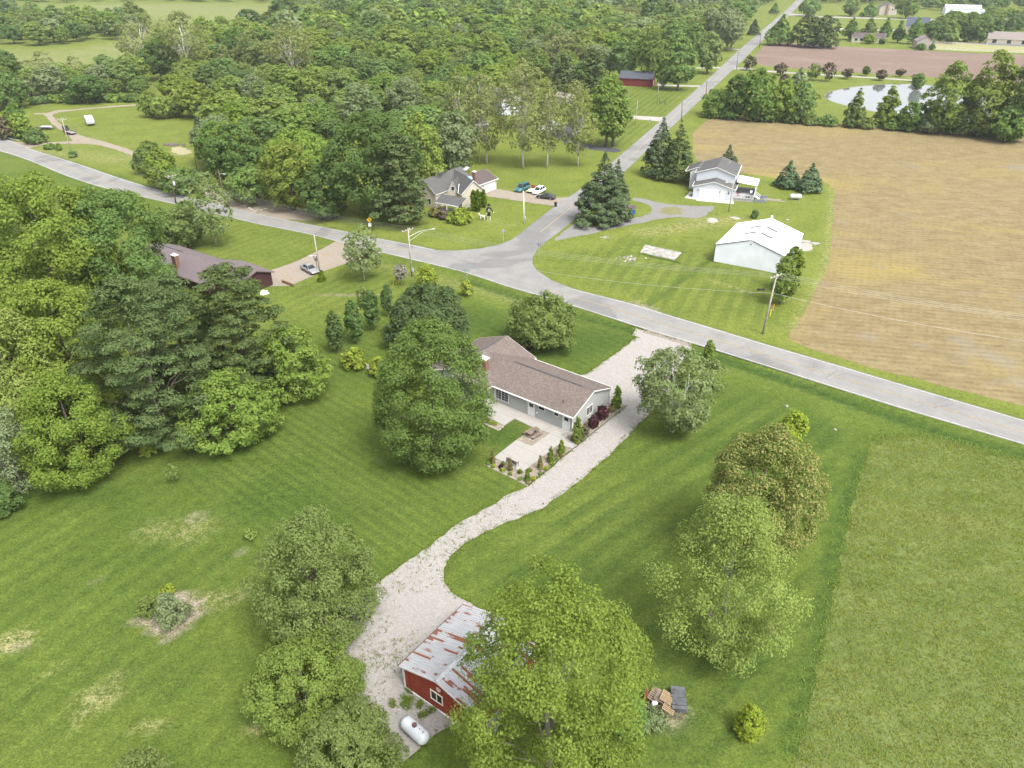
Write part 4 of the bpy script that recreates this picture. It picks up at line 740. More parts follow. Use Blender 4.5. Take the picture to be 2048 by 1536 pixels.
# evergreens and yard trees beyond the ploughed field
for bx, fm, sp, lb in [((1534, 1594, 28, 86), 'cone', 'mid', 'green evergreen clump at the left end of the ploughed field'), ((1590, 1640, 30, 90), 'pinetree', 'pine', 'dark pine beyond the ploughed field, left of the pair'), ((1626, 1678, 32, 92), 'pinetree', 'pine', 'dark pine beyond the ploughed field, right of the pair'),
    ((1687, 1722, 36, 74), 'pyramid', 'mid', 'first tree of the row behind the beige bungalow'), ((1724, 1756, 37, 68), 'pyramid', 'mid', 'second tree of the row behind the beige bungalow'), ((1760, 1787, 37, 74), 'pyramid', 'mid', 'third tree of the row, at the right end of the beige bungalow'), ((1788, 1813, 42, 80), 'pyramid', 'dark', 'fourth tree of the row, in front of the dark-roofed house'), ((1817, 1850, 33, 82), 'pyramid', 'mid', 'fifth tree of the row, right of the dark-roofed house'),
    ((1846, 1886, 44, 80), 'round', 'dark', 'dark round tree left of the conifer row by the stable'), ((1882, 1924, 24, 82), 'cone', 'mid', 'tallest conifer of the row above the tan garage'), ((1915, 1955, 30, 80), 'cone', 'dark', 'dark conifer in the middle of the row above the paddock'), ((1950, 1985, 32, 80), 'oval', 'mid', 'rounded tree at the right of the conifer row'), ((1984, 2012, 32, 72), 'cone', 'dark', 'dark conifer above the stable roof'), ((2008, 2036, 28, 70), 'cone', 'dark', 'dark conifer at the right edge above the stable'),
    ((1600, 1640, 0, 28), 'round', 'mid', 'round tree by the far end of the side road'), ((1690, 1720, -4, 28), 'oval', 'mid', 'tall tree left of the white two-storey house'), ((1725, 1758, 2, 31), 'cone', 'mid', 'conical tree beside the white two-storey house'), ((1795, 1838, -6, 32), 'oval', 'mid', 'large tree right of the white two-storey house'), ((1728, 1752, 68, 85), 'dome', 'fresh', 'round bush in front of the beige bungalow'), ((1759, 1770, 78, 86), 'dome', 'dark', 'small bush at the right end of the beige bungalow'), ((1834, 1850, 88, 98), 'dome', 'mid', 'bush at the left corner of the tan garage'), ((1860, 1869, 89, 98), 'dome', 'mid', 'bush at the right corner of the tan garage'), ((1540, 1560, 6, 26), 'cone', 'dark', 'dark evergreen at the far left verge of the side road')]:
    if fm == 'pinetree': tree(bx, fm, sp, lb, .3, 'pine_tree', power=.55, droop=0.)
    else: tree(bx, fm, sp, lb, .5 if fm in ('cone', 'dome') else 1.2, 'evergreen_tree' if fm == 'cone' else ('shrub' if fm == 'dome' else 'yard_tree'), 'shrub' if fm == 'dome' else 'tree', clumpk=.26)
for i in range(16):
    x = 70 + i * 14.5 + rnd.uniform(-3, 3); y = 205 - i * .3 + rnd.uniform(-1.5, 1.5)
    shrub((x - 11, x + 11, y - 13, y + 2), ['mid', 'dark', 'mid', 'fresh'][i % 4], ['first', 'second', 'third', 'fourth', 'fifth', 'sixth', 'seventh', 'eighth', 'ninth', 'tenth', 'eleventh', 'twelfth', 'thirteenth', 'fourteenth', 'fifteenth', 'sixteenth'][i] + ' bush from the left in the thicket behind the caravan lawn', name='thicket_bush', group='thicket behind the caravan lawn', lobes=.3)
# edge of the left wood round the caravan lawn
for bx, sp, lb in [((10, 50, 208, 262), 'mid', 'upper roadside tree left of the caravan lawn'), ((18, 58, 228, 275), 'fresh', 'brighter roadside tree beside the guardrail'), ((-30, 50, 150, 215), 'mid', 'tree at the left edge above the caravan lawn'), ((278, 315, 185, 232), 'fresh', 'light green bush tree at the right end of the dirt track'), ((300, 345, 195, 235), 'yellow', 'yellow-green bush tree beside the caravan lawn'), ((330, 368, 200, 232), 'crab', 'grey-green bush tree beside the caravan lawn'),
    ((405, 460, 200, 262), 'yellow', 'yellow-green round tree at the far right of the caravan lawn'), ((442, 500, 210, 268), 'fresh', 'round green tree behind the farmyard drive'), ((345, 395, 170, 215), 'yellow', 'round-headed light tree above the caravan lawn'), ((370, 420, 185, 230), 'fresh', 'round-headed tree right of the caravan lawn')]:
    tree(bx, 'round', sp, lb, .3, 'bushy_tree', clumpk=.2)
tree((386, 406, 205, 252), 'spruce', 'spruce', 'narrow dark spruce at the right of the caravan lawn', .1, 'spruce_tree')
shrub((48, 90, 258, 286), 'dark', 'low dark bush behind the guardrail', lobes=.3); shrub((-10, 25, 235, 278), 'wine', 'brownish brush behind the orange road sign')
shrub((88, 108, 288, 298), 'mid', 'low weedy bush in the ditch by the gravel track'); shrub((112, 122, 288, 300), 'fresh', 'small green bush in the ditch by the gravel track'); shrub((138, 152, 300, 314), 'mid', 'weeds at the foot of the leaning utility pole')
# ------------------------------------------------------------------ building materials
def shingle(name, a, b, c, sc=1.):
    t = NT(name); o = t.obj(); br = t.n('ShaderNodeTexBrick', {'Vector': t.mapping(o, (1, 1, 1)), 'Scale': 1.0 / sc, 'Mortar Size': .012, 'Bias': 0., 'Brick Width': .32, 'Row Height': .15, 'Color1': (0, 0, 0, 1), 'Color2': (1, 1, 1, 1), 'Mortar': (.35, .35, .35, 1)})
    k = t.n('ShaderNodeSeparateColor', {0: br.outputs['Color']}).outputs[0]; nz = t.noise(3.2, 3, .7, o); big = t.noise(.5, 3, .6, o)
    col = t.mix(t.math('ADD', t.math('MULTIPLY', k, .55), t.math('MULTIPLY', nz, .45)), a, b); col = t.mix(t.ramp(t.noise(6, 2, .6, o), 0., .8, .55, .7), col, c)
    col = t.mix(t.ramp(big, 0., .25, .4, .7), col, a)
    return t.bsdf(col, .92, bump=br.outputs['Fac'], bstr=.35, bdist=.02, spec=.12)
def siding(name, c, period=.13, vertical=False):
    t = NT(name); o = t.obj(); x = t.n('ShaderNodeSeparateXYZ', {0: o}).outputs; y = x[2] if not vertical else t.math('ADD', x[0], x[1])
    fr = t.math('FRACT', t.math('DIVIDE', y, period)); dk = tuple(v * .72 for v in c)
    col = t.mix(t.ramp(fr, .75, 0., 0., .14), c, dk); col = t.mix(t.ramp(t.noise(1.2, 4, .6, o), 0., .12, .4, .7), col, dk)
    return t.bsdf(col, .6, bump=fr, bstr=.35, bdist=.015, spec=.25)
SH_RANCH = shingle('ranch shingles', (0.074, 0.058, 0.053), (0.152, 0.125, 0.110), (0.191, 0.168, 0.152))
SH_GREY = shingle('grey shingles', (0.061, 0.061, 0.061), (0.093, 0.092, 0.091), (0.111, 0.110, 0.107)); SH_BROWN = shingle('brown shingles', (0.061, 0.047, 0.045), (0.093, 0.073, 0.071), (0.105, 0.088, 0.082))
SH_PURP = shingle('purple grey shingles', (0.100, 0.079, 0.086), (0.141, 0.117, 0.124), (0.162, 0.141, 0.144)); SH_DARK = plain('dark metal roof', (0.058, 0.064, 0.079), .5, .1); SH_TAN = shingle('tan shingles', (0.144, 0.120, 0.114), (0.206, 0.179, 0.172), (0.227, 0.206, 0.193), 1.5)
SID_GREY = siding('grey lap siding', (.30, .31, .305)); SID_WHITE = siding('white lap siding', (.42, .445, .485)); SID_CREAM = siding('cream lap siding', (.40, .37, .30)); SID_TAN = siding('tan siding', (.30, .27, .24)); SID_BEIGE = siding('beige siding', (.36, .33, .28))
SID_RED = siding('red board siding', (.12, .020, .019), .25); SID_MAROON = siding('maroon boards', (.040, .017, .019), .2, True); POLEWHITE = plain('white ribbed steel', (.64, .67, .72), .5, var=.05, scale=.5); ROOFWHITE = plain('white steel roof', (.80, .81, .82), .42, var=.03)
t = NT('red barn board'); o_ = t.obj(); RED = t.bsdf(t.mix(t.ramp(t.noise(1.6, 5, .65, t.mapping(o_, (2, 2, .4))), 0., 1., .3, .72), (.150, .028, .017), (.255, .055, .032)), .85, spec=.15)
t = NT('rust streaked galvanised sheet'); o_ = t.obj(); sx = t.n('ShaderNodeSeparateXYZ', {0: o_}).outputs
rib = t.math('FLOOR', t.math('DIVIDE', sx[0], .2286)); cmb = t.n('ShaderNodeCombineXYZ', {0: t.math('MULTIPLY', rib, .50), 1: t.math('MULTIPLY', sx[1], .25), 2: t.math('MULTIPLY', rib, .11)}).outputs[0]
rs = t.ramp(t.math('ADD', t.math('MULTIPLY', t.noise(1.15, 2, .5, cmb), .8), t.math('MULTIPLY', t.noise(2.5, 4, .7, o_), .2)), 0., 1., .548, .566)
stk = t.ramp(t.noise(1., 3, .7, t.mapping(o_, (14, .5, 1))), 0., .8, .60, .66)
galv = t.mix(t.noise(.9, 3, .6, o_), (.25, .255, .27), (.35, .355, .37)); galv = t.mix(stk, galv, (.20, .12, .09))
ROOFRUST = t.bsdf(t.mix(rs, galv, t.mix(t.noise(3, 4, .7, o_), (.12, .042, .024), (.20, .085, .05))), t.ramp(rs, .55, .9), t.ramp(rs, .10, 0.), spec=.3)
t = NT('chimney brick'); o_ = t.obj(); b_ = t.n('ShaderNodeTexNoise', {'Vector': o_, 'Scale': 4.}).outputs[0]; CHIMB = t.bsdf(t.mix(b_, (.115, .060, .040), (.200, .120, .080)), .9); MORT = plain('mortar', (.22, .20, .17), .95)

# ------------------------------------------------------------------ building builders
class House:
    """root Empty at (x,y) turned by yaw; local x runs along the ridge (0..L), y across (0..W)"""
    def __init__(s, name, label, cat, x, y, yaw, L, W, h, hr, group=None):
        if W < 0: x, y, W = x - W * math.sin(yaw), y + W * math.cos(yaw), -W   # origin to the other side
        s.L, s.W, s.h, s.hr = L, W, h, hr; s.root = empty(name, (x, y, 0), yaw, label, cat, group)
    def block(s, wm, x0=0., y0=0., L=None, W=None, h=None, hr=None, name='wall', z0=0., rot=False):
        L = L or s.L; W = W or s.W; h = h or s.h; hr = s.hr if hr is None else hr; m = MB()
        v = [(x0, y0, z0), (x0 + L, y0, z0), (x0 + L, y0 + W, z0), (x0, y0 + W, z0), (x0, y0, h), (x0 + L, y0, h), (x0 + L, y0 + W, h), (x0, y0 + W, h), (x0, y0 + W / 2, hr), (x0 + L, y0 + W / 2, hr)]
        m.add(v, [(0, 1, 5, 4), (2, 3, 7, 6), (3, 0, 4, 8, 7), (1, 2, 6, 9, 5)]); return m.build(name, wm, s.root)
    def roof(s, rm, x0=0., y0=0., L=None, W=None, h=None, hr=None, oh=.4, og=.3, th=.11, trim=WHITE, name='roof', gutter=True, fascia=True, vent=False):
        L = L or s.L; W = W or s.W; h = h or s.h; hr = s.hr if hr is None else hr; sl = (hr - h) / (W / 2); he = h - oh * sl; m = MB(); z = .03
        a = [(x0 - og, y0 - oh, he + z), (x0 - og, y0 + W / 2, hr + z), (x0 + L + og, y0 + W / 2, hr + z), (x0 + L + og, y0 - oh, he + z)]
        b = [(p[0], 2 * y0 + W - p[1], p[2]) for p in a]
        m.prism(a, (0, 0, th)); m.prism(b, (0, 0, th)); r = m.build(name, rm, s.root)
        if trim and fascia:
            f = MB(); e = .028; hh = .17
            for xx in (x0 - og - e, x0 + L + og):
                for sg in (0, 1):
                    ya, yb = (y0 - oh, y0 + W / 2) if not sg else (y0 + W + oh, y0 + W / 2)
                    f.prism([(xx, ya, he + z + th - hh), (xx, ya, he + z + th + .005), (xx, yb, hr + z + th + .005), (xx, yb, hr + z + th - hh)], (e, 0, 0))
            for yy in (y0 - oh - e, y0 + W + oh): f.box((x0 + L / 2, yy + e / 2, he + z + th / 2 - .02), (L + 2 * og, e, .15))
            f.build('fascia', trim, r)
        if gutter and trim:
            g = MB()
            for yy in (y0 - oh - .09, y0 + W + oh + .09): g.box((x0 + L / 2, yy, he + .05), (L + 2 * og - .1, .11, .10))
            g.build('gutter', trim, r)
        c = MB(); c.prism([(x0 - og, y0 + W / 2 - .15, hr + z + th - .15 * sl + .004), (x0 - og, y0 + W / 2, hr + z + th + .03), (x0 - og, y0 + W / 2 + .15, hr + z + th - .15 * sl + .004)], (L + 2 * og, 0, 0)); c.build('ridge_cap', rm, r)
        if vent: v = MB(); v.box((x0 + L / 2 - .3, y0 + W / 2, hr + z + th + .045), (L * .84, .2, .05)); v.build('ridge_vent', DKGREY, r)
        return r
    def side(s, side, u, z, d=0.):                       # wall point: front y=0, back y=W, left x=0, right x=L; d = outwards
        return dict(front=Vector((u, -d, z)), back=Vector((u, s.W + d, z)), left=Vector((-d, u, z)), right=Vector((s.L + d, u, z)))[side]
    def panel(s, m, side, u, z, w, h, t, d0=0.):
        c = s.side(side, u, z, d0 + t / 2); m.box(c, (w, t, h) if side in ('front', 'back') else (t, w, h))
    def window(s, side, u, z, w, h, cols=1, rows=1, name='window', frame=OFFW, fw=.10):
        m = MB()
        for du, dz, a, b in ((0, h / 2 + fw / 2, w + 2 * fw, fw), (0, -h / 2 - fw / 2, w + 2 * fw, fw), (-w / 2 - fw / 2, 0, fw, h), (w / 2 + fw / 2, 0, fw, h)): s.panel(m, side, u + du, z + dz, a, b, .06)
        for i in range(1, cols): s.panel(m, side, u - w / 2 + w * i / cols, z, .07, h, .05)
        fr = m.build(name, frame, s.root)
        for i in range(cols): g = MB(); s.panel(g, side, u - w / 2 + w * (i + .5) / cols, z, w / cols - (.07 if cols > 1 else 0), h, .02); g.build('pane', GLASS, fr)
        if rows > 1:
            b = MB()
            for i in range(cols):
                cx = u - w / 2 + w * (i + .5) / cols; s.panel(b, side, cx, z, .025, h, .012, .022)
                for j in range(1, rows): s.panel(b, side, cx, z - h / 2 + h * j / rows, w / cols - .08, .025, .010, .022)
            b.build('glazing_bar', frame, fr)
        return fr
    def door(s, side, u, w=.9, h=2.03, z0=.08, mat=WHITE, glass=True, frame=WHITE):
        m = MB(); fw = .11
        for du, zz, a, b in ((0, z0 + h + fw / 2, w + 2 * fw, fw), (-w / 2 - fw / 2, z0 + h / 2, fw, h), (w / 2 + fw / 2, z0 + h / 2, fw, h)): s.panel(m, side, u + du, zz, a, b, .06)
        d = m.build('door', frame, s.root); k = MB(); s.panel(k, side, u, z0 + h / 2, w, h, .03); k.build('door_leaf', mat, d)
        if glass: g = MB(); s.panel(g, side, u, z0 + h * .80, w * .72, h * .26, .012, .031); g.build('pane', GLASS, d)
        hd = MB(); c = s.side(side, u + w * .38, z0 + 1.0, .06); hd.box(c, (.06, .06, .06)); hd.build('handle', STEEL, d); return d
    def corner_boards(s, mat, w=.12):
        m = MB()
        for x in (0, s.L):
            for y in (0, s.W): m.box((x + (.02 if x else -.02), y + (.02 if y else -.02), s.h / 2 - .02), (w, w, s.h - .06))
        m.build('corner_board', mat, s.root)
    def chimney(s, x, y, z0, z1, w=.9, d=.7, cap=True):
        m = MB(); m.box((x, y, (z0 + z1) / 2), (w - .02, d - .02, z1 - z0)); c = m.build('chimney', MORT, s.root); nr = int((z1 - z0) / .2); base = None
        for k in range(nr):                               # brick courses, bricks picked out one by one
            zz = z0 + .1 + k * .2
            for yy, ln, ax in ((y - d / 2, w, 0), (x + w / 2, d, 1), (y + d / 2, w, 0), (x - w / 2, d, 1)):
                for j in range(2):
                    if base is None:
                        bb = MB(); bb.box((0, 0, 0), (.40, .06, .175)); o = bb.build('brick', CHIMB, c); base = o
                    else: o = base.copy(); COL.objects.link(o); o.parent = c
                    off = (-.25 + .5 * j + (.05 if k % 2 else -.05)) * ln
                    o.location = (x + off, yy, zz) if ax == 0 else (yy, y + off, zz); o.rotation_euler = (0, 0, R(90) * ax); o.scale = (ln * .46 / .40, 1, 1)
        if cap: k = MB(); k.box((x, y, z1 + .06), (w + .18, d + .18, .12)); k.box((x, y, z1 + .30), (w * .5, d * .5, .05)); k.lathe([(.13, 0), (.13, .22)], (x, y, z1 + .1), 8); k.build('chimney_cap', WHITE, c)
        return c
    def w(s, p): return s.root.matrix_basis @ Vector(p)
def pole_vent(H, x, y, z, h=.35, r=.05, mat=DKGREY):
    m = MB(); m.lathe([(r * 2.4, 0), (r * 1.2, .04), (r, .05), (r, h)], (x, y, z), 8); m.build('vent_pipe', mat, H.root)

# ------------------------------------------------------------------ the ranch house
RX, RY, RYAW, RL, RW, RHE, RHR = -2.177, 87.614, R(-37.6), 12.455, 9.0, 2.50, 4.10
H = House('ranch_house', 'grey ranch house with brown shingle roof beside the gravel driveway', 'house', RX, RY, RYAW, RL, RW, RHE, RHR)
H.block(SID_GREY, x0=-5.0, L=RL + 5.0); H.roof(SH_RANCH, x0=-5.0, L=RL + 5.0, oh=.28, og=.3); v = MB(); v.box((5.3, RW / 2, RHR + .18), (11.2, .2, .05)); v.build('ridge_vent', DKGREY, H.root)
# the cross wing, ridge at right angles to the main ridge: built as a block turned a quarter inside the same house
def quarter(H, x0, x1, y0, y1, h, hr, wm, rm, oh=.4, og=.3, th=.11):
    xm = (x0 + x1) / 2; m = MB()
    v = [(x0, y0, 0), (x1, y0, 0), (x1, y1, 0), (x0, y1, 0), (x0, y0, h), (x1, y0, h), (x1, y1, h), (x0, y1, h), (xm, y0, hr), (xm, y1, hr)]
    m.add(v, [(0, 1, 5, 8, 4), (2, 3, 7, 9, 6), (3, 0, 4, 7), (1, 2, 6, 5)]); m.build('wall', wm, H.root)
    sl = (hr - h) / ((x1 - x0) / 2); he = h - oh * sl; r = MB(); z = .034
    a = [(x0 - oh, y0 - og, he + z), (x0 - oh, y1 + og, he + z), (xm, y1 + og, hr + z), (xm, y0 - og, hr + z)]
    r.prism(a, (0, 0, th)); r.prism([(x0 + x1 - p[0], p[1], p[2]) for p in a], (0, 0, th)); ro = r.build('roof', rm, H.root)
    f = MB(); e = .028; hh = .17
    for yy in (y0 - og - e, y1 + og):
        for xa in (x0 - oh, x1 + oh): f.prism([(xa, yy, he + z + th - hh), (xa, yy, he + z + th + .005), (xm, yy, hr + z + th + .005), (xm, yy, hr + z + th - hh)], (0, e, 0))
    for xx in (x0 - oh - e, x1 + oh): f.box((xx + e / 2, (y0 + y1) / 2, he + z + .03), (e, y1 - y0 + 2 * og, .15))
    f.build('fascia', WHITE, ro)
    c = MB(); c.prism([(xm - .15, y0 - og, hr + z + th - .15 * sl + .004), (xm, y0 - og, hr + z + th + .03), (xm + .15, y0 - og, hr + z + th - .15 * sl + .004)], (0, y1 - y0 + 2 * og, 0)); c.build('ridge_cap', rm, ro)
    v = MB(); v.box((xm, (y0 + y1) / 2 + 1, hr + z + th + .045), (.2, (y1 - y0) * .7, .05)); v.build('ridge_vent', DKGREY, ro)
    return ro
wing_far = H.root.matrix_basis.inverted() @ at(1016, 675, 4.27)      # ridge end of the wing
bpy.context.view_layer.update()
M_ = Matrix.Translation((RX, RY, 0)) @ Matrix.Rotation(RYAW, 4, 'Z'); Mi = M_.inverted()
wf = Mi @ at(1014.6, 672.5, 4.4); we = Mi @ at(1074.4, 717.3, 2.3)
wx = wf.x; wy1 = wf.y - .3; ww = max(6.5, (we.x - .4 - wf.x) * 2)
quarter(H, wx - ww / 2, wx + ww / 2, -2.5, wy1, RHE + .02, 4.36, SID_GREY, SH_RANCH)
def loc(px, py, z=0.): return Mi @ at(px, py, z)
p = loc(1000, 796, 1.35); H.window('front', p.x - .25, 1.42, 2.3, 1.5, 2, 4)
for px, z, w_, h_ in [((1042), 2.08, 1.9, .34)]: q = loc(1040, 800, 2.05); H.window('front', q.x, 2.06, 1.8, .22, 1, 1)
q = loc(1066.5, 828, .1); H.door('front', q.x); q2 = loc(1136, 856, .1); H.door('front', min(q2.x, RL - .75))
q = loc(1082, 817, 1.9); H.window('front', q.x, 1.84, .9, .42); q = loc(1113, 829, 1.8); H.window('front', q.x, 1.84, .62, .42)
q = loc(1182.5, 822, 1.4); H.window('right', q.y, 1.45, 1.35, 1.1, 2, 3)
H.corner_boards(OFFW)
q = loc(968.5, 738, 3.4); H.chimney(q.x, q.y, 2.9, 5.1, 1.15, .8)
q = loc(1126.5, 806, 3.0); pole_vent(H, q.x, q.y, RHE + (RHR - RHE) * q.y / (RW / 2) + .12, .5, .06)
m = MB(); m.tube([(RL + .05, RW + .1, RHE - .1), (RL + .10, RW + .05, .35), (RL + .5, RW - .1, .08)], .05, 6); m.build('downspout', WHITE, H.root)
m = MB(); m.lathe([(.11, 0), (.11, .1)], (loc(1074, 826, .9).x, -.06, .9), 8, 'z'); m.build('outdoor_lamp', WHITE, H.root)
# ------------------------------------------------------------------ patio: separate concrete slabs laid to the house grid
patio_px = [(962, 803), (1142, 862.5), (1131, 877), (1155, 891), (1145, 898), (1117, 889.5), (1044, 945.5), (988, 915.4), (1032, 881), (1063.7, 893.2), (1099.4, 867.4), (1065.5, 855.3), (1028.5, 838), (1008, 852), (978, 836), (940, 822)]
pl = [tuple(loc(*q)[:2]) for q in patio_px]; pl[0] = (pl[0][0], .02); pl[1] = (RL, .02)
pat = empty('patio', (RX, RY, 0), RYAW); pat['kind'] = 'structure'; cell = 2.35
xs = np.arange(-14, 22, cell); k = 0
for i, x in enumerate(xs):
    for y in np.arange(-16, 2, cell):
        c = clip_cell(pl, x + .012, x + cell - .012, y + .012, y + cell - .012)
        if len(c) < 3 or abs(sum(c[j - 1][0] * c[j][1] - c[j][0] * c[j - 1][1] for j in range(len(c)))) < .06: continue
        m = MB(); top = .075 + rnd.uniform(-.003, .003); n = len(c)
        m.add([(a, b, top) for a, b in c] + [(a, b, 0) for a, b in c], [tuple(range(n))] + [(j, (j + 1) % n, n + (j + 1) % n, n + j) for j in range(n)]); m.build('slab', CONCM, pat)
def bed(pix, name, seed): return sheet(name, pix, .028, BEDM, step=.5, amp=.04, seed=seed)
bed([(987, 916), (1044, 946), (1117, 890), (1145, 898.5), (1056, 971), (969, 929)], 'gravel_bed', 21); bed([(1140, 864), (1132, 877), (1155, 891), (1252, 812), (1240, 803), (1221, 808)], 'gravel_bed', 22)
bed([(976, 837), (1008, 852), (997.5, 861), (964, 845)], 'gravel_bed', 23); bed([(1032, 881.5), (1063.7, 894), (1099.8, 867.5), (1065.5, 855.3)], 'gravel_pad', 24)
STEELE = plain('dark steel edging', (.035, .032, .03), .7); PAVE = plain('pale edging block', (.30, .275, .24), .9, var=.2)
def edging(pix, name, mat, w=.09, h=.11):
    m = MB(); P = [at(*q) for q in pix]
    for a, b in zip(P, P[1:]):
        d = b - a; m.box((a + b) / 2 + Vector((0, 0, h / 2)), (d.length, w, h), math.atan2(d.y, d.x))
    return tag(m.build(name, mat), kind='structure')
edging([(1056, 971.5), (1100, 935), (1146, 898), (1156, 890.5), (1200, 855), (1253, 812)], 'bed_edging', STEELE, .07, .09)
def blocks(pix, label, step=.42):                        # row of edging blocks, each its own piece
    P = [at(*q) for q in pix]; root = empty('block_edging', P[0], 0, label, 'edging'); base = None
    for a, b in zip(P, P[1:]):
        d = b - a; n = int(d.length / step); rz = math.atan2(d.y, d.x)
        for i in range(n):
            if base is None: m = MB(); m.box((0, 0, .05), (step - .03, .16, .10)); o = base = m.build('block', PAVE, root)
            else: o = base.copy(); COL.objects.link(o); o.parent = root
            o.location = a.lerp(b, (i + .5) / n) - P[0] + Vector((0, 0, rnd.uniform(-.01, .01))); o.rotation_euler = (0, 0, rz + rnd.uniform(-.03, .03))
blocks([(969, 929.5), (1010, 949), (1056, 972)], 'pale edging blocks along the lower side of the patio bed'); blocks([(964, 846), (997.5, 861.5), (1008, 852.5)], 'pale edging blocks round the short bed under the maple')
# stones in the beds
rs_ = np.random.default_rng(5); m = MB(); polys = [[(987, 916), (1044, 946), (1117, 890), (1145, 898.5), (1056, 971), (969, 929)], [(1140, 864), (1132, 877), (1155, 891), (1252, 812), (1240, 803), (1221, 808)], [(1032, 881.5), (1063.7, 894), (1099.8, 867.5), (1065.5, 855.3)]]
def inside(q, P):
    c = False
    for i in range(len(P)):
        (x1, y1), (x2, y2) = P[i - 1], P[i]
        if (y1 > q[1]) != (y2 > q[1]) and q[0] < (x2 - x1) * (q[1] - y1) / (y2 - y1) + x1: c = not c
    return c
for P in polys:
    a = np.array(P)
    for _ in range(260):
        q = (rs_.uniform(a[:, 0].min(), a[:, 0].max()), rs_.uniform(a[:, 1].min(), a[:, 1].max()))
        if inside(q, P): p = at(*q); r_ = rs_.uniform(.03, .10); m.lathe([(.02 * r_, -.2 * r_), (r_, .2 * r_), (r_ * .7, r_ * .7), (.1 * r_, r_ * .9)], (p.x, p.y, .03), 5, 'z', 1, rs_.uniform(.6, 1.2))
tag(m.build('bed_stones', plain('river stone', (.30, .26, .22), .9, var=.4, scale=1.)), kind='stuff')

# ------------------------------------------------------------------ the red barn
BW, BL, BH, BR = 7.6, 7.9, 2.75, 3.85
H = House('red_barn', 'red board barn with a rust-streaked metal roof at the end of the gravel', 'barn', -8.95, 41.7, R(53.5), BL, -BW, BH, BR)
# local x runs away from the camera, y=W is the gravel side; walls of separate boards
m = MB(); i_ = .05
v = [(i_, i_, 0), (BL - i_, i_, 0), (BL - i_, BW - i_, 0), (i_, BW - i_, 0), (i_, i_, BH), (BL - i_, i_, BH), (BL - i_, BW - i_, BH), (i_, BW - i_, BH), (i_, BW / 2, BR), (BL - i_, BW / 2, BR)]
m.add(v, [(0, 1, 5, 4), (2, 3, 7, 6), (3, 0, 4, 8, 7), (1, 2, 6, 9, 5)]); m.build('wall', plain('dark board gap', (.05, .012, .01), .9), H.root)
pw = .30
for k in range(int(BW / pw)):
    y0 = .02 + k * (BW - .04) / int(BW / pw); y1 = y0 + (BW - .04) / int(BW / pw) - .025; zf = lambda y: BH + (BR - BH) * (1 - abs(y - BW / 2) / (BW / 2))
    for xx, dx in ((-.005, .055), (BL - .05, .055)):
        m = MB(); pts = [(xx, y0, .12), (xx, y1, .12), (xx, y1, zf(y1)), (xx, y0, zf(y0))]
        if (y0 < BW / 2 < y1): pts.insert(3, (xx, BW / 2, BR))
        m.prism(pts, (dx, 0, 0)); m.build('wall_board', RED, H.root)
sideb = None
for k in range(int(BL / pw)):
    st_ = BL / int(BL / pw)
    for yy in (.0, BW):
        if sideb is None: m = MB(); m.box((0, 0, BH / 2 + .05), (st_ - .025, .05, BH - .16)); sideb = o = m.build('wall_board', RED, H.root)
        else: o = sideb.copy(); COL.objects.link(o); o.parent = H.root
        o.location = ((k + .5) * st_, yy, 0)
m = MB(); m.box((BL / 2, BW / 2, .055), (BL + .16, BW + .16, .11)); m.build('footing', WHITE, H.root)
m = MB()
for x in (-.03, BL + .03):
    for y in (-.02, BW + .02): m.box((x, y, BH / 2), (.14, .14, BH))
m.build('corner_trim', OFFW, H.root)
oh, og = .30, .22; sl = (BR - BH) / (BW / 2); he = BH - oh * sl; sw = (BL + 2 * og) / 9
for sd in (0, 1):                                        # nine ribbed sheets a side
    for k in range(9):
        m = MB(); x0 = -og + k * sw; yE, yR = (-oh, BW / 2) if not sd else (BW + oh, BW / 2); zo = .06 + .006 * (k % 2); zE, zR = he + zo, BR + zo
        m.prism([(x0, yE, zE), (x0 + sw - .012, yE, zE), (x0 + sw - .012, yR, zR), (x0, yR, zR)], (0, 0, .02))
        for r_ in range(4):
            xr = x0 + .08 + r_ * (sw - .1) / 4; m.prism([(xr, yE, zE + .022), (xr + .06, yE, zE + .022), (xr + .045, yE, zE + .055), (xr + .015, yE, zE + .055)], (0, yR - yE, zR - zE))
        m.build('roof_sheet', ROOFRUST, H.root)
m = MB(); m.prism([(-og - .03, BW / 2 - .28, BR - .28 * sl + .135), (-og - .03, BW / 2, BR + .16), (-og - .03, BW / 2 + .28, BR - .28 * sl + .135)], (BL + 2 * og + .06, 0, 0)); m.build('ridge_cap', plain('galvanised ridge', (.30, .31, .32), .45, .3), H.root)
for xx in (-og - .035, BL + og + .005):
    m = MB()
    for ya in (-oh, BW + oh): m.prism([(xx, ya, he - .10), (xx, ya, he + .085), (xx, BW / 2, BR + .085), (xx, BW / 2, BR - .10)], (.03, 0, 0))
    m.build('fascia', OFFW, H.root)
m = MB()
for yy in (-oh - .06, BW + oh + .06): m.box((BL / 2, yy, he + .01), (BL + 2 * og, .1, .1))
m.build('gutter', plain('dark gutter', (.09, .06, .06), .6), H.root)
H.window('left', BW * .53, 1.55, 1.15, .95, 2, 1, frame=plain('cream frame', (.62, .56, .48), .7), fw=.09)
m = MB(); m.lathe([(.02, -.06), (.24, -.06), (.24, -.01), (.17, 0), (.02, 0)], (0, 0, 0), 14, 'x')
o = m.build('gable_vent', plain('peeling vent paint', (.52, .42, .36), .9, var=.3, scale=6), H.root); o.location = (-.02, BW * .49, 2.75)
q = H.root.matrix_basis @ Vector((4.4, BW + .75, 0)); e = empty('leaning_board', q, R(53.5), 'weathered grey board hatch on the gravel beside the red barn wall', 'board')
for k in range(4): m = MB(); m.box((0, -.33 + k * .22, 1.05), (1.5, .205, .05), 0, 0, R(-18)); m.build('plank', POLEW, e)
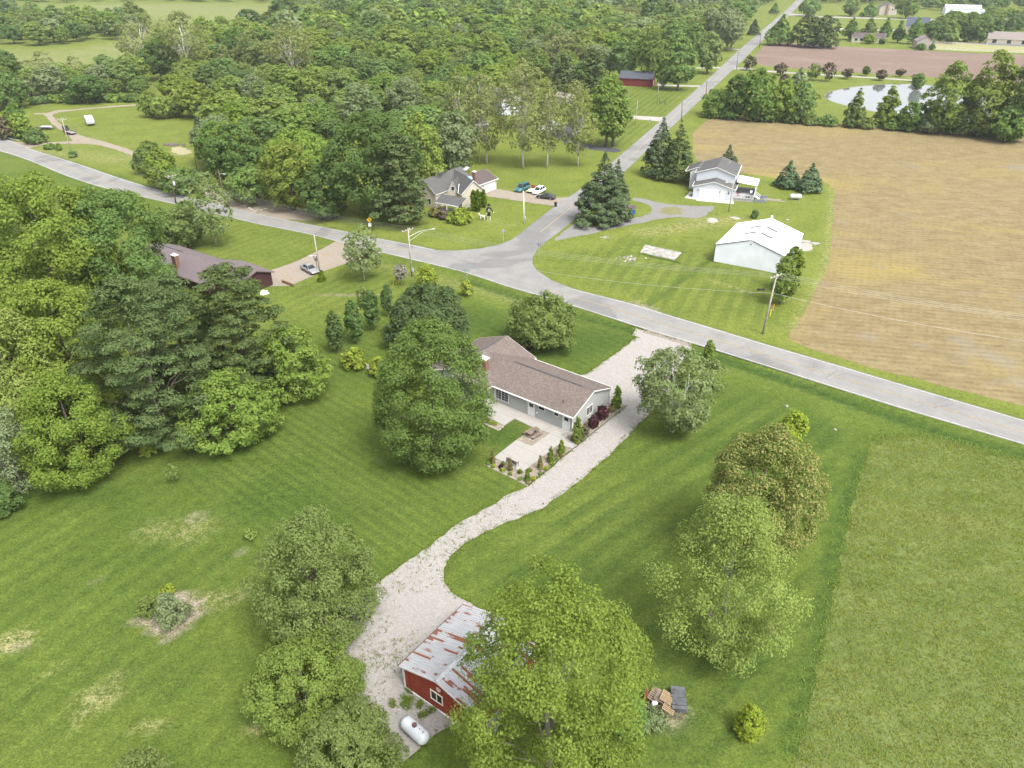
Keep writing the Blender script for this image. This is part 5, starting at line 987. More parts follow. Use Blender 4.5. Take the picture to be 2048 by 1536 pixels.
m = MB(); m.box((-.6, 0, .5), (.1, .6, 1.0)); m.box((.6, 0, .5), (.1, .6, 1.0)); m.build('leg', POLEW, e)

# ------------------------------------------------------------------ white metal building
PW, PL = 13.3, 14.9
H = House('metal_building', 'white metal pole building with two rows of skylights on its roof', 'building', 39.943, 140.593, R(59.3), PL, -PW, 3.55, 5.65)
H.block(POLEWHITE)
n = 15; rw = PW / n; zf = lambda y: H.h + (H.hr - H.h) * (1 - abs(y - PW / 2) / (PW / 2))
for k in range(n):                                       # ribbed wall panels
    y0, y1 = k * rw + .006, (k + 1) * rw - .006
    for xx in (-.03, PL + .006):
        m = MB(); pts = [(xx, y0, .05), (xx, y1, .05), (xx, y1, zf(y1) - .05), (xx, y0, zf(y0) - .05)]
        if y0 < PW / 2 < y1: pts.insert(3, (xx, PW / 2, H.hr - .05))
        m.prism(pts, (.024, 0, 0))
        for j in range(3): yr = y0 + .12 + j * .3; m.box((xx + (-.012 if xx < 0 else .036), yr, zf(yr) / 2), (.024, .05, zf(yr) - .14))
        m.build('wall_panel', POLEWHITE, H.root)
base = None; n = 16; st_ = PL / n
for k in range(n):
    for yy in (-.018, PW + .018):
        if base is None:
            m = MB(); m.box((0, 0, 1.77), (st_ - .012, .024, 3.4))
            for j in range(3): m.box((-.3 + j * .3, 0, 1.77), (.05, .06, 3.4))
            o = base = m.build('wall_panel', POLEWHITE, H.root)
        else: o = base.copy(); COL.objects.link(o); o.parent = H.root
        o.location = ((k + .5) * st_, yy, 0)
sl = (H.hr - H.h) / (PW / 2); og = .12
for sd in (0, 1):
    yE, yR = (-.1, PW / 2) if not sd else (PW + .1, PW / 2); he = H.h - .1 * sl
    for k in range(16):
        sw = (PL + 2 * og) / 16; x0 = -og + k * sw; m = MB(); m.prism([(x0, yE, he + .03), (x0 + sw - .008, yE, he + .03), (x0 + sw - .008, yR, H.hr + .03), (x0, yR, H.hr + .03)], (0, 0, .025))
        for j in range(3): xr = x0 + .1 + j * .3; m.prism([(xr, yE, he + .056), (xr + .07, yE, he + .056), (xr + .035, yE, he + .085)], (0, yR - yE, H.hr - he))
        m.build('roof_sheet', ROOFWHITE, H.root)
    for xs_ in (4.6, 8.9):
        m = MB(); f = lambda k: ((yE + (yR - yE) * k), he + (H.hr - he) * k + .10)
        (ya, za), (yb, zb) = f(.60), f(.93); m.prism([(xs_, ya, za), (xs_ + 1., ya, za), (xs_ + 1., yb, zb), (xs_, yb, zb)], (0, 0, .02)); m.build('skylight', plain('fibreglass skylight', (.10, .098, .10), .5, var=.1), H.root)
m = MB()
for ya in (-.1, PW + .1): m.prism([(-og - .03, ya, H.h - .1 * sl - .12), (-og - .03, ya, H.h - .1 * sl + .06), (-og - .03, PW / 2 + (-.35 if ya < 0 else .35), H.hr - .35 * sl + .06), (-og - .03, PW / 2 + (-.35 if ya < 0 else .35), H.hr - .35 * sl - .12)], (.03, 0, 0))
m.box((-.05, PW + .04, 1.75), (.12, .1, 3.4)); m.box((-.05, -.04, 1.75), (.12, .1, 3.4)); m.build('trim', plain('navy trim', (.055, .065, .10), .5), H.root)
m = MB(); m.prism([(-og - .02, PW / 2 - .3, H.hr - .3 * sl + .10), (-og - .02, PW / 2, H.hr + .14), (-og - .02, PW / 2 + .3, H.hr - .3 * sl + .10)], (PL + 2 * og + .04, 0, 0)); m.build('ridge_cap', ROOFWHITE, H.root)
m = MB(); m.box((-.06, PW * .5, 4.75), (.05, .34, .34)); m.build('gable_vent', plain('grey vent', (.25, .26, .29), .5), H.root)
m = MB(); m.lathe([(.1, 0), (.1, .75), (.16, .76), (.16, .86), (.02, .95)], (10.9, PW * .86, H.h + .6), 8); m.build('flue_pipe', DKGREY, H.root)
m = MB(); m.box((PL + .1, PW / 2, H.hr + .35), (.3, .4, .5)); m.build('cupola_light', WHITE, H.root)

# ------------------------------------------------------------------ white split-level house
H = House('split_level_house', 'white split-level house with grey roofs and a porch across the side road', 'house', 44.9, 184.7, R(69.5), 8.2, -9.8, 2.75, 4.15)
H.block(SID_WHITE); H.roof(SH_GREY, oh=.3, og=.25)
UL, UW = 10.9, 9.3
ux, uy = 4.1, .55
H.block(SID_WHITE, ux, uy, UL, UW, 5.15, 6.7); H.roof(SH_GREY, ux, uy, UL, UW, 5.15, 6.7, oh=.4, og=.3)
H.block(SID_WHITE, ux + 3.4, UW - .4, 6.5, 3.0, 4.35, 5.3); H.roof(SH_GREY, ux + 3.4, UW - 1.8, 6.5, 5.4, 4.3, 5.5, oh=.2, og=.2)
m = MB(); H.panel(m, 'left', 5.3 + .6, 1.22, 4.9, 2.25, .05); gd = m.build('garage_door', WHITE, H.root)
for k in range(4): m = MB(); H.panel(m, 'left', 5.9, .40 + k * .55, 4.8, .5, .02, .052); m.build('door_panel', WHITE, gd)
H.door('left', 2.65, .9, 2.05, .05, glass=False)
m = MB(); H.panel(m, 'left', 1.25, 1.9, .5, .8, .04); w_ = m.build('window', WHITE, H.root)
for dz in (-.2, .2): m = MB(); H.panel(m, 'left', 1.25, 1.9 + dz, .4, .3, .01, .042); m.build('pane', GLASS, w_)
for u in (8.6, 3.35): m = MB(); H.panel(m, 'left', u, 1.9, .18, .34, .14); m.build('wall_lamp', DKGREY, H.root)
pole_vent(H, 3.6, 2.4, 3.6, .5, .05, WHITE); pole_vent(H, ux + 8, uy + 2.4, 6.0, .5, .05, WHITE); pole_vent(H, ux + 6, uy + 5.5, 6.4, .3, .06)
# covered porch on the right side (y < 0)
DECK = plain('grey deck boards', (.22, .22, .23), .85, var=.15); m = MB(); dz = .75; px0, px1, py0 = .2, 10.6, -4.7
for k in range(24): w_ = (px1 - px0) / 24; m = MB(); m.box((px0 + (k + .5) * w_, py0 / 2, dz - .03), (w_ - .02, -py0 - .04, .05)); m.build('deck_board', DECK, H.root)
m = MB(); m.box(((px0 + px1) / 2, py0 / 2, .34), (px1 - px0 - .1, -py0 - .1, .66)); m.build('deck_base', plain('block wall', (.26, .25, .24), .9), H.root)
m = MB(); m.prism([(4.3, -.02, 3.55), (10.8, -.02, 3.55), (10.8, py0 - .3, 3.0), (4.3, py0 - .3, 3.0)], (0, 0, .12)); m.build('porch_roof', ROOFWHITE, H.root)
for x in (4.5, 7.5, 10.5): m = MB(); m.box((x, py0 + .05, (dz + 3.0) / 2), (.14, .14, 3.0 - dz)); m.build('porch_post', WHITE, H.root)
m = MB(); m.box((7.5, py0 + .04, 1.8), (5.9, .05, 2.2)); m.build('porch_wall', SID_WHITE, H.root)
def railing(H, a, b, name='railing', z=.75):
    m = MB(); a, b = Vector(a), Vector(b); d = (b - a); rz = math.atan2(d.y, d.x)
    for zz in (z + .12, z + .95): m.box((a + b) / 2 + Vector((0, 0, zz)), (d.length, .07, .07), rz)
    r = m.build(name, WHITE, H.root); n = max(2, int(d.length / 1.2))
    for i in range(n + 1): m = MB(); p_ = a.lerp(b, i / n); m.box(p_ + Vector((0, 0, z + .5)), (.09, .09, 1.05)); m.build('rail_post', WHITE, r)
    m = MB()
    for i in range(int(d.length / .3)): p_ = a.lerp(b, (i + .5) / int(d.length / .3)); m.box(p_ + Vector((0, 0, z + .53)), (.035, .035, .8))
    m.build('baluster', WHITE, r)
railing(H, (.25, -.3, 0), (.25, py0, 0)); railing(H, (.25, py0, 0), (3.0, py0, 0))
for k in range(4): m = MB(); m.box((3.8, py0 - .25 - k * .3, .62 - k * .17), (1.3, .3, .06)); m.build('step', WHITE, H.root)
for xx in (3.15, 4.45): m = MB(); m.tube([(xx, py0, 1.7), (xx, py0 - 1.3, .95)], .04, 6); m.tube([(xx, py0, 1.25), (xx, py0 - 1.3, .5)], .03, 6); m.box((xx, py0 - 1.3, .5), (.09, .09, 1.)); m.build('stair_rail', WHITE, H.root)
BLK = plain('slate blue block', (.16, .175, .205), .9)
m = MB(); m.box((1.2, py0 - 1.6, .35), (.25, 2.6, .7)); m.box((4.9, py0 - 1.7, .35), (.25, 2.6, .7)); m.box((3.05, py0 - 2.95, .15), (3.9, .12, .3)); m.build('retaining_wall', BLK, H.root)
m = MB(); m.box((4.2, py0 - 4.2, .2), (.22, 4.2, .18)); m.box((3.6, py0 - 5.0, .1), (.22, 5.0, .18)); tag(m.build('timber_edging', POLEW, None), 'two pale landscape timbers on the lawn right of the white house', 'timber'); bpy.data.objects['timber_edging'].matrix_world = H.root.matrix_basis.copy()
def aton(H, name, label, cat, p, rz, parts):
    e = empty(name, H.root.matrix_basis @ Vector(p), H.root.rotation_euler.z + rz, label, cat)
    for nm, mb, mt in parts: mb.build(nm, mt, e)
    return e
def chair_parts(c=DKGREY):
    a = MB().box((0, 0, .42), (.55, .55, .06)); b = MB().box((0, .27, .8), (.55, .06, .75), 0, 0, R(-8)); l = MB()
    for x in (-.24, .24):
        for y in (-.24, .24): l.box((x, y, .21), (.05, .05, .42))
        l.box((x, 0, .64), (.05, .5, .04))
    return [('seat', a, c), ('backrest', b, c), ('frame', l, BLACKM)]
aton(H, 'patio_chair', 'dark porch chair by the house wall under the white porch roof', 'chair', (5.0, -1.0, dz), R(100), chair_parts())
aton(H, 'patio_chair', 'dark porch chair nearer the open end of the white house porch', 'chair', (3.8, -.9, dz), R(80), chair_parts())
aton(H, 'recliner', 'pale recliner with black cushions at the outer edge of the white house porch', 'chair', (3.7, -3.9, dz), R(-70), chair_parts(OFFW) + [('cushion', MB().box((0, .05, .5), (.45, .5, .12)), BLACKM)])
aton(H, 'patio_table', 'low dark table on the white house porch by the front railing', 'table', (1.1, -3.3, dz), 0, [('tabletop', MB().box((0, 0, .45), (.6, 1.2, .05)), BLACKM), ('leg', MB().box((0, 0, .22), (.1, .8, .42)), BLACKM)])
aton(H, 'folded_chair', 'red folding chair on the white house porch', 'chair', (1.7, -1.0, dz), R(40), [('seat', MB().box((0, 0, .45), (.5, .45, .05)), plain('red fabric', (.42, .03, .05), .8)), ('backrest', MB().box((0, .22, .75), (.5, .05, .55), 0, 0, R(-12)), plain('red fabric', (.42, .03, .05), .8)), ('frame', MB().tube([(-.22, -.2, 0), (.22, .2, .45)], .02, 5).tube([(.22, -.2, 0), (-.22, .2, .45)], .02, 5), BLACKM)])
aton(H, 'grill', 'black barbecue grill on the white house porch by the stairs', 'grill', (1.3, -4.2, dz), R(20), [('body', MB().lathe([(.05, .5), (.3, .6), (.34, .78), (.3, .95), (.1, 1.05)], (0, 0, 0), 10), BLACKM), ('leg', MB().tube([(-.25, 0, 0), (0, 0, .6)], .025, 5).tube([(.25, 0, 0), (0, 0, .6)], .025, 5).tube([(0, .25, 0), (0, 0, .6)], .025, 5), BLACKM)])
pad = [H.root.matrix_basis @ Vector(q) for q in [(-.1, 10.8, 0), (-.1, -.2, 0), (-2.6, -.6, 0), (-2.9, 8.3, 0), (-2.0, 8.6, 0), (-1.6, 11.4, 0), (4.5, 11.2, 0), (4.5, 9.9, 0)]]
sheet('white_concrete_apron', None, .035, plain('bright concrete', (.40, .385, .36), .9, var=.06), world=pad)

# ------------------------------------------------------------------ cream farmhouse
A_, B_, C_ = at(848.5, 360, 6.3), at(908, 337, 6.5), at(946, 361.4, 6.2)
d = (B_ - A_).to_2d(); yw = math.atan2(d.y, d.x); Wf = 6.4; o_ = A_ + Vector((math.sin(yw), -math.cos(yw), 0)) * (Wf / 2)
H = House('farmhouse', 'cream farmhouse with steep grey gables and a front porch at the road corner', 'house', o_.x, o_.y, yw, d.length + 2.5, Wf, 3.5, 6.3)
H.block(SID_CREAM); H.roof(SH_GREY, oh=.3, og=.3, gutter=False, fascia=True)
Hm = H.root.matrix_basis.copy(); Hi = (Matrix.Translation((o_.x, o_.y, 0)) @ Matrix.Rotation(yw, 4, 'Z')).inverted()
class Sub(House):                                        # another block of the same house in its own frame
    def __init__(s, H, p, yaw, L, W, h, hr):
        s.L, s.W, s.h, s.hr = L, W, h, hr; s.T = Hi @ Matrix.Translation((p.x, p.y, 0)) @ Matrix.Rotation(yaw, 4, 'Z'); s.root = H.root; s.n0 = set(H.root.children)
    def settle(s):
        for c in s.root.children:
            if c not in s.n0: c.matrix_local = s.T @ c.matrix_local
d2 = (B_ - C_).to_2d(); y2 = math.atan2(d2.y, d2.x); o2 = C_ + Vector((math.sin(y2), -math.cos(y2), 0)) * 3.0
b2 = Sub(H, o2, y2, d2.length + 1.0, 6.0, 3.5, 6.2); b2.block(SID_CREAM); b2.roof(SH_GREY, oh=.3, og=.3, gutter=False); b2.settle()
D_ = at(905, 363, 5.7); f0 = at(903, 424, 0); dir_ = Vector((.25, 1, 0)).normalized(); y3 = math.atan2(dir_.y, dir_.x); o3 = D_ + Vector((math.sin(y3), -math.cos(y3), 0)) * 1.5
b3 = Sub(H, o3, y3, 5.5, 3.0, 2.6, 5.7); b3.block(SID_CREAM); b3.roof(SH_GREY, oh=.2, og=.15, gutter=False); b3.window('left', 1.5, 4.0, .7, .9, 1, 1); b3.settle()
H.window('left', Wf * .55, 4.35, .75, 1.0, 1, 1); H.window('left', Wf * .30, 1.4, .75, 1.2, 1, 1)
# porch roof in the inner corner: slab with posts
q1, q2, q3, q4 = at(884, 388.5, 3.3), at(932.5, 397, 3.3), at(917, 414, 2.5), at(870, 405, 2.5)
T = lambda p_: Hi @ p_
m = MB(); m.prism([T(q1), T(q2), T(q3), T(q4)], (0, 0, .12)); m.build('porch_roof', SH_GREY, H.root)
for a, b in ((q4, q3),): m = MB(); m.prism([T(a) + Vector((0, 0, -.12)), T(b) + Vector((0, 0, -.12)), T(b) + Vector((0, 0, .13)), T(a) + Vector((0, 0, .13))], T(a + (q4 - q1).normalized() * .06) - T(a)); m.build('porch_fascia', WHITE, H.root)
for k in (.05, .5, .95): m = MB(); p_ = T(q4.lerp(q3, k)); m.box((p_.x, p_.y, 1.25), (.13, .13, 2.5)); m.build('porch_post', WHITE, H.root)
m = MB(); cc = [T(Vector((q.x, q.y, 0))) for q in (q1, q2, q3, q4)]; m.prism(cc, (0, 0, .35)); m.build('porch_floor', plain('porch floor', (.20, .19, .18), .8), H.root)
rr = at(868, 352, 5.4); b4 = Sub(H, rr, yw + R(-4), 5.0, 5.5, 3.2, 5.6); b4.block(SID_CREAM); b4.roof(SH_GREY, oh=.3, og=.2, gutter=False); b4.settle()
Cb = T(at(949.5, 372, 4)); H.chimney(Cb.x, Cb.y, 3.0, 7.4, .7, .7)
for (pa, pb) in (((879.5, 350, 5.5), (884.5, 378, 3.7)), ((918, 370, 4.6), (916, 389, 3.6))):
    a, b = T(at(*pa)), T(at(*pb)); m = MB(); m.tube([a + Vector((0, 0, .25)), b + Vector((0, 0, .25))], .09, 5); m.build('valley_flashing', OFFW, H.root)
# farmhouse garage
ga, gb = at(951, 372, 2.7), at(993, 357, 2.7); gd_ = gb - ga; H = House('garage', 'brown-roofed garage with white door attached behind the cream farmhouse', 'garage', ga.x, ga.y, math.atan2(gd_.y, gd_.x), gd_.length, 7.6, 2.75, 4.4)
H.block(SID_CREAM); H.roof(SH_BROWN, oh=.35, og=.3)
m = MB(); H.panel(m, 'front', H.L * .66, 1.15, 4.6, 2.1, .05); gd = m.build('garage_door', WHITE, H.root)
for k in range(4): m = MB(); H.panel(m, 'front', H.L * .66, .38 + k * .52, 4.5, .48, .02, .052); m.build('door_panel', WHITE, gd)
m = MB(); m.prism([(-.2, 1.4, 3.60), (1.6, 1.4, 3.60), (1.8, 3.0, 4.30), (0, 3.0, 4.30)], (0, 0, .03)); m.build('roof_tarp', plain('blue tarp', (.25, .42, .66), .5, var=.1), H.root)
m = MB(); m.box((2.6, 5, 5.7), (3.2, .9, .04), R(20), 0, R(20)); m.tube([(2.6, 5, 4.0), (2.6, 5, 5.7)], .05, 5); m.build('roof_antenna', STEEL, H.root)

# ------------------------------------------------------------------ purple-roofed house at left
a, b = at(333, 494.4, 4.3), at(437, 528.5, 4.3); d = b - a; yw = math.atan2(d.y, d.x); Wp = 8.6; o_ = a + Vector((math.sin(yw), -math.cos(yw), 0)) * Wp / 2 - d.normalized() * 4
H = House('purple_roofed_house', 'long house with purple-brown shingle roof half hidden by the pines', 'house', o_.x, o_.y, yw, d.length + 6, Wp, 2.5, 4.3)
H.block(SID_MAROON); H.roof(SH_PURP, oh=.5, og=.4, trim=plain('brown trim', (.10, .07, .06), .6), vent=False)
hx = (Matrix.Translation((o_.x, o_.y, 0)) @ Matrix.Rotation(yw, 4, 'Z')).inverted(); q = hx @ at(353, 528, 3.6); H.chimney(q.x, q.y, 2.6, 5.3, 1.1, .8)
m = MB()
for x in (2., 5., 8.): m.box((x, Wp / 2, 4.3 + .19), (2.6, .18, .06))
m.build('ridge_vent', DKGREY, H.root)
a, b = at(488, 521.5, 2.6), at(548, 543, 2.6); d = b - a; yw = math.atan2(d.y, d.x); Wg = 6.4; o_ = a + Vector((math.sin(yw), -math.cos(yw), 0)) * (Wg + .4)
H = House('garage', 'dark red garage end beside the grey-brown drive with the silver sedan', 'garage', o_.x, o_.y, yw, d.length - .4, Wg, 2.55, 3.7)
H.block(SID_MAROON); H.roof(SH_PURP, oh=.4, og=.4, trim=plain('brown trim', (.10, .07, .06), .6))

# ------------------------------------------------------------------ farther buildings
def simple(name, label, cat, q, wm, rm, doors=(), wins=(), oh=.3, og=.3, trim=OFFW):
    H = House(name, label, cat, *q); H.block(wm); H.roof(rm, oh=oh, og=og, trim=trim, gutter=False)
    for sd, u, z, w_, h_ in wins: H.window(sd, u, z, w_, h_)
    for sd, u, w_, h_ in doors: m = MB(); H.panel(m, sd, u, h_ / 2 + .05, w_, h_, .06); m.build('door', OFFW, H.root)
    return H
def fr(pa, pb, W, h, hr, z=0.):                           # front wall between two picture points on the ground
    a, b = at(*pa), at(*pb); d = b - a; return (a.x, a.y, math.atan2(d.y, d.x), d.length, W, h, hr)
simple('long_red_barn', 'long dark red barn with a slate-blue metal roof by the side road', 'barn', fr((1238, 171), (1304, 174.2), 9, 3.2, 5.6), SID_RED, SH_DARK, doors=(('right', 4, 1.2, 2.1),), trim=plain('dark trim', (.08, .03, .03), .6))
simple('bungalow', 'beige bungalow with brown roof behind the ploughed field', 'house', fr((1706, 83.5), (1768, 86), 9, 3.0, 5.2), SID_BEIGE, SH_BROWN, wins=(('front', 3, 1.6, 2, 1.5), ('front', 6, 1.6, 2, 1.5), ('front', 18, 1.6, 1.5, 1.2)))
H = simple('bungalow_wing', 'gabled front wing of the beige bungalow behind the ploughed field', 'house', fr((1703, 84.5), (1721, 85), 6, 3.2, 4.6), SID_CREAM, SH_BROWN, wins=(('front', 2.4, 1.7, 1.9, 1.5), ('front', 5.6, 1.7, 1.9, 1.5)))
a, b = at(1831, 98), at(1866, 99); d = b - a; yw = math.atan2(d.y, d.x); simple('tan_garage', 'tan gabled garage at the edge of the ploughed field', 'garage', (b.x, b.y, yw + R(90), 11, d.length, 4.2, 7.0), SID_TAN, SH_TAN, doors=(('left', 6, 1, 2.1),), trim=plain('maroon trim', (.16, .06, .07), .6))
H = simple('stable', 'long tan stable with a row of windows at the right edge of the paddock', 'stable', fr((1972, 89.5), (2110, 96), 14, 3.8, 7.2), SID_BEIGE, SH_TAN, wins=[('front', 4 + 8 * k, 2.2, 2.4, 2.2) for k in range(9)])
m = MB(); m.box((22, 7, 8), (1.6, 1.6, 1.8)); m.prism([(21, 6, 8.9), (23, 6, 8.9), (22, 7, 9.8)], (0, .01, 0)); m.build('cupola', SID_BEIGE, H.root)
m = MB(); H.panel(m, 'front', H.L / 2, .6, H.L, 1.2, .08); m.build('wainscot', plain('grey wainscot', (.24, .25, .27), .8), H.root)
simple('long_white_building', 'long white metal building on the far right near the top edge', 'building', fr((1889, 29), (1960, 30.5), 14, 5.0, 7.6), POLEWHITE, plain('pale metal roof', (.60, .63, .66), .5), doors=(('front', 16, 3, 3), ('front', 21, 1.2, 2.2)))
simple('shed', 'small white lean-to at the right end of the long white building', 'shed', fr((1961, 28), (1968, 28.5), 6, 2.6, 3.4), POLEWHITE, ROOFWHITE)
a, b = at(1767, 30), at(1783, 30.5); d = b - a; yw = math.atan2(d.y, d.x) + R(12)
H = simple('white_house', 'white two-storey gabled house with a brick chimney on its near gable', 'house', (b.x + 4, b.y, yw + R(90), 14, d.length + 8, 6.2, 9.6), SID_BEIGE, SH_GREY, wins=(('left', 4, 4.6, 1, 1.4), ('left', 7, 4.6, 1, 1.4)))
m = MB(); m.box((-.6, H.W * .55, 5), (1.2, 1.6, 10.4)); m.build('chimney', plain('far brick', (.24, .16, .13), .9), H.root)
simple('dark_roofed_house', 'house with a blue-black roof behind the row of five trees', 'house', fr((1808, 66), (1852, 68), 12, 4.5, 10), SID_CREAM, plain('blue black roof', (.05, .06, .085), .7))
simple('farm_building', 'white-roofed farm shed among the trees near the top middle', 'barn', fr((1148, 30), (1166, 35), 14, 4, 7.5), SID_TAN, ROOFWHITE); simple('farm_building', 'low tan shed beside the white-roofed farm shed', 'barn', fr((1172, 34), (1184, 36), 9, 3.5, 5), SID_TAN, SH_TAN)
simple('brick_house', 'red-brown house with white trim among the far trees', 'house', fr((1301, 33), (1317, 34), 12, 4, 7.5), plain('far red brick', (.20, .09, .075), .9), SH_TAN, wins=(('front', 3, 2, 2.2, 2), ('front', 7.5, 2, 2.2, 2), ('front', 12, 2, 2.2, 2)))
simple('half_hidden_house', 'grey house half hidden behind the pale sycamores', 'house', fr((972, 222), (1004, 232), 9, 5.0, 8.0), SID_WHITE, SH_GREY, wins=(('front', 2, 3.6, .9, 1.2), ('front', 5, 3.6, .9, 1.2)))
simple('half_hidden_roof', 'tan gable showing between the conifers and the roadside trees', 'house', fr((1207, 134), (1222, 136), 10, 4, 8), SID_TAN, SH_TAN)
simple('shed', 'small pale shed behind the trees right of the sycamores', 'shed', fr((1108, 205), (1132, 209), 5, 2.6, 3.6), SID_TAN, SH_TAN)
simple('far_barn', 'white roof peeping out at the top right corner', 'barn', fr((1985, 8), (2003, 8.5), 12, 4, 7), POLEWHITE, ROOFWHITE)
simple('far_cabin', 'pale building among the trees at the left edge', 'shed', fr((-6, 68), (26, 66), 8, 3, 4.6), POLEWHITE, ROOFWHITE)
# ------------------------------------------------------------------ utility poles and wires
CER = plain('porcelain', (.55, .55, .54), .4); LAMP = plain('lamp head', (.34, .35, .36), .5)
def pole(base, top, label, mat=POLEW, arm=0., armdir=0., xf=False, light=None, r=.15, name='utility_pole', cat='utility pole', group=None, meter=False):
    b = at(*base); h = max(5.5, min(13.5, height(b, top[1]))); t = b.copy(); t.z = h
    lean = (at(top[0], top[1], h) - t); lean = Vector((max(-.5, min(.5, lean.x)), 0, 0))
    e = empty(name, b, 0, label, cat, group); P = [(0, 0, -.3), (lean.x * .5, 0, h / 2), (lean.x, 0, h)]
    MB().tube(P, [r * 1.15, r, r * .72], 10).build('pole', mat, e, True); T = Vector((lean.x, 0, h)); ends = []
    if arm:
        u = Vector((math.cos(armdir), math.sin(armdir), 0)); n = Vector((-u.y, u.x, 0))
        MB().box(T + Vector((0, 0, -.45)) + n * .13, (arm, .1, .12), armdir).build('crossarm', POLEW, e)
        for k in (-.94, -.35, .35, .94):
            p = T + u * arm / 2 * k + Vector((0, 0, -.38)) + n * .13; MB().lathe([(.03, 0), (.06, .05), (.05, .12), (.065, .17), (.02, .22)], p, 8).build('insulator', CER, e); ends.append(b + p + Vector((0, 0, .2)))
        m = MB()
        for sg in (-1, 1): m.tube([T + u * arm * .32 * sg + Vector((0, 0, -.5)) + n * .13, T + Vector((0, 0, -1.2)) + n * .1], .025, 5)
        m.build('brace', STEEL, e)
    if xf:
        m = MB().lathe([(.05, 0), (.26, .02), (.28, .1), (.28, .85), (.2, .95), (.03, 1.0)], T + Vector((.38, -.1, -2.6)), 12); x = m.build('transformer', LAMP, e, True); MB().lathe([(.03, 0), (.05, .25)], T + Vector((.38, -.1, -1.6)), 6).build('bushing', CER, x)
    if light:
        dx, dy, ln, zz = light; z0 = zz * h; k = zz; s0 = Vector((lean.x * k, 0, z0)); tip = s0 + Vector((dx, dy, 0)).normalized() * ln + Vector((0, 0, .16 * ln)); m = MB()
        m.tube([s0, s0.lerp(tip, .45) + Vector((0, 0, .08 * ln)), tip], [.06, .05, .04], 7)
        if ln > 2: m.tube([s0 + Vector((0, 0, -.8)), s0.lerp(tip, .6) + Vector((0, 0, .03))], .035, 6)
        a = m.build('lamp_arm', LAMP, e); MB().lathe([(.03, -.42), (.14, -.3), (.17, 0), (.14, .3), (.03, .42)], (0, 0, 0), 10, 'x', 1, .5).build('lamp_head', LAMP, a); hd = bpy.data.objects[a.children[0].name]; hd.location = tip + Vector((dx, dy, 0)).normalized() * .3; hd.rotation_euler = (0, 0, math.atan2(dy, dx))
    if meter: MB().box((.25, -.2, 1.4), (.35, .25, .5)).build('meter_box', LAMP, e)
    return e, b + T, ends
road_dir = math.atan2(-1, 1.35); aR = road_dir + R(90)
p1, t1, e1 = pole((1525, 668), (1557, 548), 'nearest utility pole, beside the stubble field corner', arm=2.6, armdir=aR - R(18))
p2, t2, e2 = pole((824, 553), (816, 456), 'utility pole with a long streetlight arm at the junction', arm=2.6, armdir=aR - R(8), light=(1, .55, 4.6, .82), meter=True)
p3, t3, e3 = pole((352, 407), (341, 349), 'dark utility pole with a grey transformer beside the curving road', POLED, arm=2.6, armdir=R(38), xf=True)
p4, t4, e4 = pole((451, 406), (436, 339), 'service pole with a small lamp in the farmyard drive', POLED, light=(1, -.3, 1.2, .86))
p5, t5, e5 = pole((144, 310), (123, 236), 'leaning thin utility pole beside the gravel track', arm=2.4, armdir=R(30), r=.13)
p6, t6, e6 = pole((62, 208), (53, 161), 'utility pole at the edge of the left wood', arm=2.4, armdir=R(20), r=.13)
pole((640, 546), (628, 470), 'bare yard pole with a low lamp beside the silver sedan', r=.12, light=(-1, -.2, 1.0, .45))
pole((1457, 424), (1467, 365), 'grey yard pole with a lamp in front of the white split-level house', r=.13, light=(-1, .1, 1.2, .97), mat=POLEW)
pole((1048, 447), (1047, 382), 'white light pole on the farmhouse corner lawn', mat=plain('bleached pole', (.58, .57, .53), .8), r=.13, meter=True)
pole((487, 730), (480, 678), 'pole with a transformer rising out of the bushes by the pines', xf=True, light=(1, .2, 1.0, .95), r=.13)
GU = 'utility poles along the side road'
far_ = []
for b, t_, lb in [((1363, 243), (1363, 203), 'first roadside pole past the two tall spruces'), ((1412, 192), (1414, 162), 'second roadside pole past the two tall spruces'), ((1473, 139), (1477, 103), 'roadside pole at the white gravel lane'), ((1519, 95), (1522, 61), 'roadside pole at the corner of the ploughed field')]:
    e, tt_, _ = pole(b, t_, lb, POLED, r=.13, group=GU, arm=1.6, armdir=R(-25)); far_.append(tt_)
pole((1270, 251), (1276, 200), 'thin pale pole on the lawn left of the side road', r=.1); pole((1314, 208), (1318, 163), 'thin pale pole in front of the long red barn', r=.1); pole((248 * .15625 + 920, 150 + 1150 * .15625), (960, 235), 'thin pole behind the farmhouse garage', r=.09); pole((393, 338), (388, 300), 'thin pole in the grass beside the farmyard drive', POLED, r=.08)
WIREM = plain('aluminium wire', (.30, .30, .30), .5, .4)
def wire(points, label, sag=.9, r=.010, group='overhead wires along the main road'):
    m = MB()
    for a, b in zip(points, points[1:]):
        P = []
        for i in range(15): k = i / 14; p = Vector(a).lerp(Vector(b), k); p.z -= sag * 4 * k * (1 - k) * min(1.6, (Vector(b) - Vector(a)).length / 45); P.append(p)
        m.tube(P, r, 4)
    o = m.build('overhead_wire', WIREM); return tag(o, label, 'wire', group)
dv = (t1 - t2); e0 = [p + Vector((dv.x, dv.y, 0)) for p in e1]
for i, w_ in enumerate(('nearest the road', 'second from the road', 'third from the road', 'farthest from the road')): wire([e0[i], e1[i], e2[i], e3[i], e5[i], e6[i]], 'overhead power wire on the crossarms, ' + w_)
low = lambda p, z: p + Vector((0, 0, -z))
wire([low(t1 + Vector((dv.x, dv.y, 0)), 3.2), low(t1, 3.2), low(t2, 3.2), low(t3, 3.2), low(t5, 2.5)], 'dark communication cable below the power wires', 1.2, .018)
wire([low(t3, 1.5), low(t4, .3)], 'service wire from the transformer pole to the farmyard pole', .4); wire(far_, 'wire along the side road poles', .8, .02)

